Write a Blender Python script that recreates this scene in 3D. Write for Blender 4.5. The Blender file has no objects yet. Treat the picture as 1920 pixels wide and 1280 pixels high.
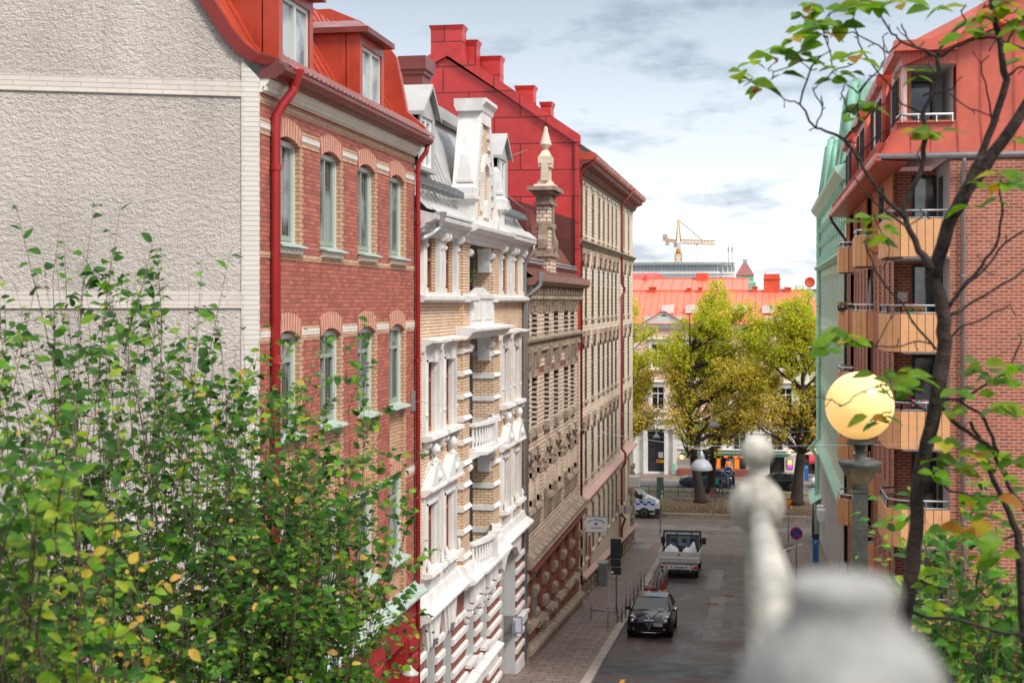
import bpy, bmesh, math, random
from mathutils import Vector, Matrix
rnd = random.Random(11)
PI = math.pi
sc = bpy.context.scene
C = sc.collection
# ------------------------------------------------------------------ camera
EYE = 16.3
YAW = math.atan(468 / 2667)
cd = bpy.data.cameras.new('camera')
cam = bpy.data.objects.new('camera', cd)
C.objects.link(cam)
cam.location = (0, 0, EYE)
cam.rotation_euler = (PI / 2, 0, YAW)
cd.lens = 50
cd.sensor_width = 36
cd.shift_y = -75 / 1920
cd.clip_start = 0.05
cd.clip_end = 6000
cd.dof.use_dof = True
cd.dof.focus_distance = 24
cd.dof.aperture_fstop = 4.4
sc.camera = cam
# ------------------------------------------------------------------ exposure
sc.view_settings.view_transform = 'Standard'
sc.view_settings.look = 'None'
sc.view_settings.exposure = 0.95
sc.view_settings.gamma = 1
sc.cycles.use_denoising = True
sc.cycles.max_bounces = 6
sc.cycles.transparent_max_bounces = 6
# ------------------------------------------------------------------ sky
SUN_EL, SUN_ROT = math.radians(48), math.radians(125)
world = bpy.data.worlds.new('World')
sc.world = world
world.use_nodes = True
nt = world.node_tree
nt.nodes.clear()
N = nt.nodes.new
L = nt.links.new
wo = N('ShaderNodeOutputWorld')
bg = N('ShaderNodeBackground')
bg.inputs['Strength'].default_value = 0.1
L(bg.outputs[0], wo.inputs[0])
sky = N('ShaderNodeTexSky')
sky.sky_type = 'NISHITA'
sky.sun_disc = False
sky.sun_elevation = SUN_EL
sky.sun_rotation = SUN_ROT
tc = N('ShaderNodeTexCoord')
sep = N('ShaderNodeSeparateXYZ')
L(tc.outputs['Generated'], sep.inputs[0])


def wmath(op, a, b=None, clamp=False):
    n = N('ShaderNodeMath')
    n.operation = op
    n.use_clamp = clamp
    for i, q in enumerate((a, b)):
        if q is None:
            continue
        if isinstance(q, (int, float)):
            n.inputs[i].default_value = q
        else:
            L(q, n.inputs[i])
    return n.outputs[0]


zz = wmath('MAXIMUM', sep.outputs[2], 0.0)
den = wmath('ADD', zz, 0.2)
cx = wmath('DIVIDE', sep.outputs[0], den)
cy = wmath('DIVIDE', sep.outputs[1], den)
cmb = N('ShaderNodeCombineXYZ')
L(cx, cmb.inputs[0])
L(cy, cmb.inputs[1])
nz = N('ShaderNodeTexNoise')
nz.inputs['Scale'].default_value = 1.9
nz.inputs['Detail'].default_value = 7
nz.inputs['Roughness'].default_value = 0.6
mp = N('ShaderNodeMapping')
mp.inputs['Location'].default_value = (3.1, 1.7, 0)
L(cmb.outputs[0], mp.inputs[0])
L(mp.outputs[0], nz.inputs['Vector'])
ramp = N('ShaderNodeValToRGB')          # cloud mottling: grey-blue bellies to white
ramp.color_ramp.elements[0].position = 0.38
ramp.color_ramp.elements[0].color = (0.52, 0.57, 0.64, 1)
ramp.color_ramp.elements[1].position = 0.5
ramp.color_ramp.elements[1].color = (1, 1, 1, 1)
L(nz.outputs['Fac'], ramp.inputs[0])
elev = N('ShaderNodeValToRGB')          # overcast brightness with elevation
e = elev.color_ramp.elements
e[0].position = 0.0
e[0].color = (0.93, 0.95, 0.97, 1)
e[1].position = 1.0
e[1].color = (1.0, 1.0, 1.0, 1)
for p, c in ((0.05, (0.86, 0.89, 0.92)), (0.12, (0.66, 0.71, 0.77)), (0.21, (0.43, 0.49, 0.56)), (0.32, (0.62, 0.70, 0.82)), (0.5, (1.0, 1.0, 1.0))):
    q = e.new(p)
    q.color = (*c, 1)
L(zz, elev.inputs[0])
mul = N('ShaderNodeMixRGB')
mul.blend_type = 'MULTIPLY'
mul.inputs[0].default_value = 1
L(ramp.outputs[0], mul.inputs[1])
L(elev.outputs[0], mul.inputs[2])
sc10 = N('ShaderNodeVectorMath')
sc10.operation = 'SCALE'
L(mul.outputs[0], sc10.inputs[0])
up = wmath('MULTIPLY', wmath('SUBTRACT', zz, 0.3, True), 4.0)
L(wmath('ADD', up, 7.0), sc10.inputs['Scale'])
mx = N('ShaderNodeMixRGB')
mx.inputs[0].default_value = 0.9
L(sky.outputs[0], mx.inputs[1])
L(sc10.outputs[0], mx.inputs[2])
L(mx.outputs[0], bg.inputs['Color'])
sl = bpy.data.lights.new('sun', 'SUN')
sl.energy = 2.0
sl.angle = math.radians(16)
sl.color = (1, 0.95, 0.88)
sun = bpy.data.objects.new('sun', sl)
C.objects.link(sun)
sd = Vector((math.sin(SUN_ROT) * math.cos(SUN_EL), math.cos(SUN_ROT) * math.cos(SUN_EL), math.sin(SUN_EL)))
sun.rotation_euler = sd.to_track_quat('Z', 'Y').to_euler()
sun.location = (20, -20, 60)


# ------------------------------------------------------------------ materials
def newmat(name):
    m = bpy.data.materials.new(name)
    m.use_nodes = True
    t = m.node_tree
    b = t.nodes['Principled BSDF']
    return m, t, b


def nd(t, kind, **kw):
    n = t.nodes.new(kind)
    for k, v in kw.items():
        if k in n.inputs:
            n.inputs[k].default_value = v
        else:
            setattr(n, k, v)
    return n


def mk(name, col, rough=0.7, var=0.18, scale=2.0, bump=0.0, bscale=40, metal=0.0, spec=0.5, dirt=0.0, coat=0.0, rvar=0.0):
    """Plain surface whose own colour is a little uneven; optional worn stains and relief."""
    m, t, b = newmat(name)
    uv = nd(t, 'ShaderNodeTexCoord')
    n1 = nd(t, 'ShaderNodeTexNoise', Scale=scale, Detail=6.0, Roughness=0.62)
    t.links.new(uv.outputs['Object'], n1.inputs['Vector'])
    r = nd(t, 'ShaderNodeMapRange')
    r.inputs['From Min'].default_value = 0.3
    r.inputs['From Max'].default_value = 0.7
    r.inputs['To Min'].default_value = 1 - var
    r.inputs['To Max'].default_value = 1 + var
    t.links.new(n1.outputs['Fac'], r.inputs['Value'])
    mulc = nd(t, 'ShaderNodeVectorMath', operation='SCALE')
    mulc.inputs[0].default_value = col[:3]
    t.links.new(r.outputs[0], mulc.inputs['Scale'])
    out = mulc.outputs[0]
    if dirt:
        n2 = nd(t, 'ShaderNodeTexNoise', Scale=0.9, Detail=8.0, Roughness=0.75)
        mpn = nd(t, 'ShaderNodeMapping')
        mpn.inputs['Scale'].default_value = (3, 3, 0.6)
        t.links.new(uv.outputs['Object'], mpn.inputs[0])
        t.links.new(mpn.outputs[0], n2.inputs['Vector'])
        rr = nd(t, 'ShaderNodeMapRange')
        rr.inputs['From Min'].default_value = 0.48
        rr.inputs['From Max'].default_value = 0.72
        rr.inputs['To Max'].default_value = dirt
        t.links.new(n2.outputs['Fac'], rr.inputs['Value'])
        mxx = nd(t, 'ShaderNodeMixRGB')
        t.links.new(rr.outputs[0], mxx.inputs[0])
        t.links.new(out, mxx.inputs[1])
        mxx.inputs[2].default_value = (col[0] * 0.35, col[1] * 0.36, col[2] * 0.33, 1)
        out = mxx.outputs[0]
    t.links.new(out, b.inputs['Base Color'])
    b.inputs['Roughness'].default_value = rough
    if rvar:
        r3 = nd(t, 'ShaderNodeMapRange')
        r3.inputs['From Min'].default_value = 0.35
        r3.inputs['From Max'].default_value = 0.65
        r3.inputs['To Min'].default_value = max(0.05, rough - rvar)
        r3.inputs['To Max'].default_value = min(1, rough + rvar)
        t.links.new(n1.outputs['Fac'], r3.inputs['Value'])
        t.links.new(r3.outputs[0], b.inputs['Roughness'])
    b.inputs['Metallic'].default_value = metal
    b.inputs['Specular IOR Level'].default_value = spec
    b.inputs['Coat Weight'].default_value = coat
    if bump:
        n3 = nd(t, 'ShaderNodeTexNoise', Scale=float(bscale), Detail=3.0, Roughness=0.6)
        t.links.new(uv.outputs['Object'], n3.inputs['Vector'])
        bp = nd(t, 'ShaderNodeBump', Strength=min(1.0, bump), Distance=0.02 * max(1, bump))
        t.links.new(n3.outputs['Fac'], bp.inputs['Height'])
        t.links.new(bp.outputs[0], b.inputs['Normal'])
    return m


def brick(name, c1, c2, mortar, bw=0.25, bh=0.075, ms=0.012, rough=0.75, blotch=0.25, offset=0.5, bump=0.5, bias=0.0, squash=1.0):
    m, t, b = newmat(name)
    uv = nd(t, 'ShaderNodeUVMap')
    br = nd(t, 'ShaderNodeTexBrick')
    br.offset = offset
    br.inputs['Color1'].default_value = (*c1, 1)
    br.inputs['Color2'].default_value = (*c2, 1)
    br.inputs['Mortar'].default_value = (*mortar, 1)
    br.inputs['Scale'].default_value = 1
    br.inputs['Mortar Size'].default_value = ms
    br.inputs['Mortar Smooth'].default_value = 0.2
    br.inputs['Bias'].default_value = bias
    br.inputs['Brick Width'].default_value = bw
    br.inputs['Row Height'].default_value = bh
    t.links.new(uv.outputs[0], br.inputs['Vector'])
    n1 = nd(t, 'ShaderNodeTexNoise', Scale=1.3, Detail=8.0, Roughness=0.7)
    t.links.new(uv.outputs[0], n1.inputs['Vector'])
    r = nd(t, 'ShaderNodeMapRange')
    r.inputs['From Min'].default_value = 0.3
    r.inputs['From Max'].default_value = 0.7
    r.inputs['To Min'].default_value = 1 - blotch
    r.inputs['To Max'].default_value = 1 + blotch * 0.7
    t.links.new(n1.outputs['Fac'], r.inputs['Value'])
    s = nd(t, 'ShaderNodeVectorMath', operation='SCALE')
    t.links.new(br.outputs['Color'], s.inputs[0])
    t.links.new(r.outputs[0], s.inputs['Scale'])
    t.links.new(s.outputs[0], b.inputs['Base Color'])
    b.inputs['Roughness'].default_value = rough
    inv = nd(t, 'ShaderNodeMath', operation='SUBTRACT')
    inv.inputs[0].default_value = 1
    t.links.new(br.outputs['Fac'], inv.inputs[1])
    bp = nd(t, 'ShaderNodeBump', Strength=bump, Distance=0.012)
    t.links.new(inv.outputs[0], bp.inputs['Height'])
    t.links.new(bp.outputs[0], b.inputs['Normal'])
    return m


def glassmat(name, dark=(0.015, 0.02, 0.025), light=(0.25, 0.27, 0.28), thr=0.55):
    """Window panes: reflective, with dark rooms or pale curtains behind, varying from pane to pane."""
    m, t, b = newmat(name)
    oi = nd(t, 'ShaderNodeObjectInfo')
    uv = nd(t, 'ShaderNodeUVMap')
    n1 = nd(t, 'ShaderNodeTexNoise', Scale=1.1, Detail=2.0)
    n1.noise_dimensions = '4D'
    t.links.new(uv.outputs[0], n1.inputs['Vector'])
    sc_ = nd(t, 'ShaderNodeMath', operation='MULTIPLY')
    t.links.new(oi.outputs['Random'], sc_.inputs[0])
    sc_.inputs[1].default_value = 40
    t.links.new(sc_.outputs[0], n1.inputs['W'])
    r = nd(t, 'ShaderNodeMapRange')
    r.inputs['From Min'].default_value = thr - 0.08
    r.inputs['From Max'].default_value = thr + 0.05
    t.links.new(n1.outputs['Fac'], r.inputs['Value'])
    mxx = nd(t, 'ShaderNodeMixRGB')
    mxx.inputs[1].default_value = (*dark, 1)
    mxx.inputs[2].default_value = (*light, 1)
    t.links.new(r.outputs[0], mxx.inputs[0])
    t.links.new(mxx.outputs[0], b.inputs['Base Color'])
    b.inputs['Roughness'].default_value = 0.04
    b.inputs['Specular IOR Level'].default_value = 0.9
    b.inputs['IOR'].default_value = 1.6
    n2 = nd(t, 'ShaderNodeTexNoise', Scale=1.5, Detail=1.0)
    t.links.new(uv.outputs[0], n2.inputs['Vector'])
    bp = nd(t, 'ShaderNodeBump', Strength=0.12, Distance=0.05)
    t.links.new(n2.outputs['Fac'], bp.inputs['Height'])
    t.links.new(bp.outputs[0], b.inputs['Normal'])
    return m


def leafmat(name, cols, trans=0.35, rough=0.45):
    """cols: colour stops picked per leaf."""
    m = bpy.data.materials.new(name)
    m.use_nodes = True
    t = m.node_tree
    b = t.nodes['Principled BSDF']
    o = t.nodes['Material Output']
    g = nd(t, 'ShaderNodeNewGeometry')
    cr = nd(t, 'ShaderNodeValToRGB')
    el = cr.color_ramp.elements
    el[0].position, el[0].color = 0.0, (*cols[0], 1)
    el[1].position, el[1].color = 1.0, (*cols[-1], 1)
    for i, c in enumerate(cols[1:-1]):
        q = el.new((i + 1) / (len(cols) - 1))
        q.color = (*c, 1)
    t.links.new(g.outputs['Random Per Island'], cr.inputs[0])
    n1 = nd(t, 'ShaderNodeTexNoise', Scale=14.0, Detail=3.0)
    tcn = nd(t, 'ShaderNodeTexCoord')
    t.links.new(tcn.outputs['Object'], n1.inputs['Vector'])
    r = nd(t, 'ShaderNodeMapRange')
    r.inputs['From Min'].default_value = 0.3
    r.inputs['From Max'].default_value = 0.7
    r.inputs['To Min'].default_value = 0.75
    r.inputs['To Max'].default_value = 1.25
    t.links.new(n1.outputs['Fac'], r.inputs['Value'])
    s = nd(t, 'ShaderNodeVectorMath', operation='SCALE')
    t.links.new(cr.outputs[0], s.inputs[0])
    t.links.new(r.outputs[0], s.inputs['Scale'])
    t.links.new(s.outputs[0], b.inputs['Base Color'])
    b.inputs['Roughness'].default_value = rough
    b.inputs['Specular IOR Level'].default_value = 0.15
    tr = nd(t, 'ShaderNodeBsdfTranslucent')
    s2 = nd(t, 'ShaderNodeVectorMath', operation='MULTIPLY')
    s2.inputs[1].default_value = (1.5, 1.6, 0.6)
    t.links.new(s.outputs[0], s2.inputs[0])
    t.links.new(s2.outputs[0], tr.inputs['Color'])
    ms = nd(t, 'ShaderNodeMixShader')
    ms.inputs[0].default_value = trans
    t.links.new(b.outputs[0], ms.inputs[1])
    t.links.new(tr.outputs[0], ms.inputs[2])
    t.links.new(ms.outputs[0], o.inputs['Surface'])
    return m


def emat(name, col, strength):
    m, t, b = newmat(name)
    b.inputs['Base Color'].default_value = (*col, 1)
    b.inputs['Emission Color'].default_value = (*col, 1)
    b.inputs['Emission Strength'].default_value = strength
    return m


def roughcast(name):
    m, t, b = newmat(name)
    uv = nd(t, 'ShaderNodeUVMap')
    n0 = nd(t, 'ShaderNodeTexNoise', Scale=0.5, Detail=5.0, Roughness=0.6)
    n1 = nd(t, 'ShaderNodeTexNoise', Scale=12.0, Detail=5.0, Roughness=0.7)
    n1.inputs['Distortion'].default_value = 0.25
    n2 = nd(t, 'ShaderNodeTexNoise', Scale=36.0, Detail=3.0, Roughness=0.6)
    for n in (n0, n1, n2):
        t.links.new(uv.outputs[0], n.inputs['Vector'])
    r = nd(t, 'ShaderNodeMapRange')
    r.inputs['From Min'].default_value = 0.3
    r.inputs['From Max'].default_value = 0.7
    r.inputs['To Min'].default_value = 0.86
    r.inputs['To Max'].default_value = 1.1
    t.links.new(n0.outputs['Fac'], r.inputs['Value'])
    s = nd(t, 'ShaderNodeVectorMath', operation='SCALE')
    s.inputs[0].default_value = (0.77, 0.69, 0.62)
    mpn = nd(t, 'ShaderNodeMapping')
    mpn.inputs['Scale'].default_value = (2.2, 0.16, 1)
    t.links.new(uv.outputs[0], mpn.inputs[0])
    n4 = nd(t, 'ShaderNodeTexNoise', Scale=1.0, Detail=6.0, Roughness=0.7)
    t.links.new(mpn.outputs[0], n4.inputs['Vector'])
    r4 = nd(t, 'ShaderNodeMapRange')
    r4.inputs['From Min'].default_value = 0.5
    r4.inputs['From Max'].default_value = 0.75
    r4.inputs['To Min'].default_value = 1.0
    r4.inputs['To Max'].default_value = 0.82
    t.links.new(n4.outputs['Fac'], r4.inputs['Value'])
    m4 = nd(t, 'ShaderNodeMath', operation='MULTIPLY')
    t.links.new(r.outputs[0], m4.inputs[0])
    t.links.new(r4.outputs[0], m4.inputs[1])
    t.links.new(m4.outputs[0], s.inputs['Scale'])
    t.links.new(s.outputs[0], b.inputs['Base Color'])
    b.inputs['Roughness'].default_value = 0.95
    ad = nd(t, 'ShaderNodeMath', operation='MULTIPLY_ADD')
    t.links.new(n2.outputs['Fac'], ad.inputs[0])
    ad.inputs[1].default_value = 0.35
    t.links.new(n1.outputs['Fac'], ad.inputs[2])
    bp = nd(t, 'ShaderNodeBump', Strength=1.0, Distance=0.15)
    t.links.new(ad.outputs[0], bp.inputs['Height'])
    t.links.new(bp.outputs[0], b.inputs['Normal'])
    return m


M = {}
M['redbrick'] = brick('red brick', (0.50, 0.14, 0.088), (0.31, 0.078, 0.052), (0.15, 0.085, 0.075), 0.25, 0.083, 0.009, blotch=0.22, bump=0.7)
M['redbrick2'] = brick('orange red brick', (0.33, 0.10, 0.06), (0.22, 0.06, 0.04), (0.12, 0.08, 0.06), 0.25, 0.075, 0.009)
M['gablebrick'] = brick('machine red brick', (0.42, 0.115, 0.062), (0.28, 0.07, 0.042), (0.52, 0.36, 0.27), 0.27, 0.095, 0.012, blotch=0.15)
M['yelbrick'] = brick('yellow brick', (0.62, 0.40, 0.25), (0.50, 0.30, 0.19), (0.12, 0.07, 0.045), 0.14, 0.083, 0.007, blotch=0.15)
M['tanbrick'] = brick('tan brick', (0.75, 0.55, 0.38), (0.64, 0.45, 0.30), (0.13, 0.07, 0.05), 0.25, 0.085, 0.009, blotch=0.14)
M['palebrick'] = brick('pale ochre brick', (0.82, 0.68, 0.53), (0.68, 0.54, 0.41), (0.16, 0.10, 0.08), 0.3, 0.16, 0.02, blotch=0.2)
M['creambrick'] = brick('cream brick', (0.82, 0.69, 0.55), (0.74, 0.61, 0.48), (0.46, 0.34, 0.26), 0.35, 0.2, 0.02, blotch=0.12)
M['whitebrick'] = brick('white painted brick', (0.66, 0.61, 0.555), (0.62, 0.57, 0.52), (0.45, 0.41, 0.37), 0.5, 0.085, 0.005, blotch=0.08, bump=1.0)
M['panelmetal'] = brick('red sheet panels', (0.56, 0.042, 0.038), (0.42, 0.032, 0.03), (0.13, 0.008, 0.01), 2.5, 1.25, 0.03, rough=0.42, blotch=0.22, bump=0.9)
M['brownpanel'] = brick('brown sheet panels', (0.13, 0.03, 0.025), (0.10, 0.026, 0.022), (0.05, 0.012, 0.01), 1.6, 1.2, 0.02, rough=0.5, blotch=0.25)
M['paving'] = brick('concrete paving slabs', (0.25, 0.18, 0.15), (0.17, 0.125, 0.108), (0.07, 0.05, 0.045), 0.7, 0.5, 0.022, rough=0.6, blotch=0.25, bump=0.3)
M['cobble'] = brick('cobbled crossing', (0.235, 0.19, 0.165), (0.165, 0.135, 0.12), (0.09, 0.07, 0.06), 0.35, 0.22, 0.03, rough=0.7, blotch=0.3)
M['roughcast'] = roughcast('grey roughcast')
M['white'] = mk('white painted stucco', (0.68, 0.665, 0.64), 0.65, 0.09, 1.8, 0.2, 30, dirt=0.4)
M['offwhite'] = mk('off white stucco', (0.62, 0.60, 0.57), 0.8, 0.08, 1.0, 0.3, 20, dirt=0.25)
M['cream'] = mk('cream render', (0.76, 0.72, 0.62), 0.8, 0.06, 1.0, 0.2, 30, dirt=0.1)
M['pink'] = mk('salmon pink render', (0.80, 0.52, 0.43), 0.8, 0.06, 1.0, 0.2, 30)
M['sand'] = mk('sandstone', (0.31, 0.24, 0.18), 0.85, 0.35, 3.5, 0.5, 25, dirt=0.9)
M['darkreveal'] = mk('darkened recess', (0.05, 0.028, 0.018), 0.6, 0.3, 5)  # dark look of the deep openings is put into the colour
M['sandlight'] = mk('light sandstone', (0.62, 0.51, 0.40), 0.85, 0.15, 2.0, 0.4, 25, dirt=0.25)
M['darkstone'] = mk('weathered stone', (0.20, 0.15, 0.11), 0.85, 0.4, 4, 0.5, 25)
M['redmetal'] = mk('red painted sheet metal', (0.40, 0.05, 0.022), 0.38, 0.18, 1.2, dirt=0.45, rvar=0.1)
M['orangered'] = mk('faded orange red roof', (0.62, 0.085, 0.04), 0.4, 0.12, 1.2, rvar=0.1)
M['salmonmetal'] = mk('salmon red sheet', (0.56, 0.12, 0.075), 0.42, 0.1, 1.0, rvar=0.08, dirt=0.22)
M['salmonroof'] = mk('sun-bleached red roof', (0.70, 0.16, 0.095), 0.5, 0.1, 0.6)
M['redpaint'] = mk('dark red painted plaster', (0.30, 0.022, 0.022), 0.45, 0.12, 1.5, 0.15, 30)
M['redpipe'] = mk('red painted pipe', (0.33, 0.018, 0.02), 0.35, 0.1, 3)
M['brownmetal'] = mk('brown red sheet', (0.17, 0.035, 0.027), 0.42, 0.2, 1.5, rvar=0.1)
M['copper'] = mk('copper brown sheet', (0.24, 0.11, 0.085), 0.45, 0.2, 1.5)
M['verdigris'] = mk('green patinated copper', (0.21, 0.44, 0.33), 0.6, 0.3, 1.6, dirt=0.25)
M['greenpaint'] = mk('pale green painted wood', (0.38, 0.63, 0.50), 0.55, 0.08, 2, dirt=0.12)
M['greyroof'] = mk('light grey metal roof', (0.40, 0.395, 0.385), 0.42, 0.08, 1.0, rvar=0.08, dirt=0.12)
M['ledge'] = mk('grey green sheet ledge', (0.34, 0.42, 0.37), 0.5, 0.15, 2.5, dirt=0.25)
M['greypipe'] = mk('galvanised pipe', (0.34, 0.35, 0.36), 0.4, 0.12, 3, metal=0.5)
M['lampgrey'] = mk('matte lamp enamel', (0.30, 0.31, 0.33), 0.5, 0.06, 6)
M['galv'] = mk('galvanised steel', (0.30, 0.31, 0.32), 0.45, 0.15, 4, metal=0.6)
M['whitepaint'] = mk('white paint', (0.78, 0.78, 0.77), 0.4, 0.03, 3)
M['greenframe'] = mk('sage green window paint', (0.27, 0.33, 0.28), 0.45, 0.06, 3)
M['paleframe'] = mk('pale window surround', (0.56, 0.57, 0.52), 0.5, 0.05, 3)
M['wood'] = mk('varnished brown wood', (0.26, 0.085, 0.03), 0.45, 0.2, 4)
M['orangewood'] = mk('orange stained boards', (0.52, 0.17, 0.05), 0.5, 0.1, 4)
M['balcony'] = mk('apricot balcony panel', (0.72, 0.37, 0.17), 0.55, 0.08, 3, dirt=0.12)
M['dark'] = mk('near black', (0.02, 0.02, 0.022), 0.5, 0.2, 3)
M['black'] = mk('black rubber', (0.015, 0.015, 0.015), 0.8, 0.2, 3)
M['bandbrick'] = brick('roughly painted brick band', (0.62, 0.555, 0.50), (0.58, 0.52, 0.465), (0.45, 0.40, 0.36), 0.5, 0.085, 0.005, blotch=0.12, bump=1.0)
M['greywall'] = mk('light grey plaster', (0.46, 0.46, 0.455), 0.8, 0.05, 2)
M['greyframe'] = mk('grey window frame', (0.38, 0.37, 0.35), 0.5, 0.08, 3)
M['glass'] = glassmat('window glass')
M['glassd'] = glassmat('dark window glass', (0.012, 0.014, 0.016), (0.10, 0.10, 0.10), 0.6)
M['carglass'] = mk('tinted car glass', (0.012, 0.015, 0.018), 0.06, 0.2, 3, spec=0.45)
M['glassl'] = glassmat('curtained window glass', (0.10, 0.13, 0.15), (0.42, 0.46, 0.48), 0.5)
M['granite'] = mk('granite kerb', (0.36, 0.315, 0.275), 0.75, 0.2, 1.4, 0.3, 60)
M['soil'] = mk('soil', (0.06, 0.045, 0.03), 0.95, 0.4, 3, 0.6, 15)
M['grass'] = mk('worn grass', (0.13, 0.13, 0.035), 0.9, 0.4, 5)
M['asphalt'] = mk('grey asphalt', (0.12, 0.115, 0.115), 0.75, 0.25, 0.7, 0.2, 60)
M['bark'] = mk('dark bark', (0.03, 0.021, 0.016), 0.9, 0.5, 9, 1.0, 25)
M['twig'] = mk('brown twig', (0.10, 0.06, 0.04), 0.8, 0.4, 8)
M['barklichen'] = mk('bark with pale lichen', (0.028, 0.016, 0.012), 0.9, 0.9, 9, 1.0, 22)


def street_mat():
    m, t, b = newmat('worn reddish asphalt')
    uv = nd(t, 'ShaderNodeUVMap')
    n1 = nd(t, 'ShaderNodeTexNoise', Scale=0.55, Detail=7.0, Roughness=0.65)
    n2 = nd(t, 'ShaderNodeTexNoise', Scale=60.0, Detail=3.0, Roughness=0.7)
    n3 = nd(t, 'ShaderNodeTexNoise', Scale=1.0, Detail=5.0, Roughness=0.6)
    mpn = nd(t, 'ShaderNodeMapping')
    mpn.inputs['Scale'].default_value = (1.4, 0.22, 1)
    t.links.new(uv.outputs[0], mpn.inputs[0])
    t.links.new(uv.outputs[0], n1.inputs['Vector'])
    t.links.new(uv.outputs[0], n2.inputs['Vector'])
    t.links.new(mpn.outputs[0], n3.inputs['Vector'])
    cr = nd(t, 'ShaderNodeValToRGB')
    el = cr.color_ramp.elements
    el[0].position, el[0].color = 0.38, (0.030, 0.021, 0.022, 1)
    el[1].position, el[1].color = 0.62, (0.088, 0.054, 0.048, 1)
    t.links.new(n1.outputs['Fac'], cr.inputs[0])
    r = nd(t, 'ShaderNodeMapRange')
    r.inputs['From Min'].default_value = 0.56
    r.inputs['From Max'].default_value = 0.70
    t.links.new(n3.outputs['Fac'], r.inputs['Value'])
    r2 = nd(t, 'ShaderNodeMath', operation='MULTIPLY')
    r2.inputs[1].default_value = 0.6
    t.links.new(r.outputs[0], r2.inputs[0])
    mxx = nd(t, 'ShaderNodeMixRGB')
    mxx.inputs[2].default_value = (0.17, 0.155, 0.16, 1)
    t.links.new(r2.outputs[0], mxx.inputs[0])
    t.links.new(cr.outputs[0], mxx.inputs[1])
    s = nd(t, 'ShaderNodeMapRange')
    s.inputs['From Min'].default_value = 0.3
    s.inputs['From Max'].default_value = 0.7
    s.inputs['To Min'].default_value = 0.7
    s.inputs['To Max'].default_value = 1.3
    t.links.new(n2.outputs['Fac'], s.inputs['Value'])
    v = nd(t, 'ShaderNodeVectorMath', operation='SCALE')
    t.links.new(mxx.outputs[0], v.inputs[0])
    t.links.new(s.outputs[0], v.inputs['Scale'])
    t.links.new(v.outputs[0], b.inputs['Base Color'])
    rr = nd(t, 'ShaderNodeMapRange')
    rr.inputs['From Min'].default_value = 0.35
    rr.inputs['From Max'].default_value = 0.65
    rr.inputs['To Min'].default_value = 0.3
    rr.inputs['To Max'].default_value = 0.7
    t.links.new(n1.outputs['Fac'], rr.inputs['Value'])
    t.links.new(rr.outputs[0], b.inputs['Roughness'])
    bp = nd(t, 'ShaderNodeBump', Strength=0.3, Distance=0.01)
    t.links.new(n2.outputs['Fac'], bp.inputs['Height'])
    t.links.new(bp.outputs[0], b.inputs['Normal'])
    return m


M['street'] = street_mat()
M['patch'] = mk('newer black asphalt patch', (0.028, 0.029, 0.033), 0.5, 0.35, 1.2, 0.2, 60, rvar=0.15)
M['patch2'] = mk('worn grey asphalt', (0.19, 0.165, 0.15), 0.7, 0.3, 0.8, 0.2, 60)

# ------------------------------------------------------------------ mesh building
W = {}


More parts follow.
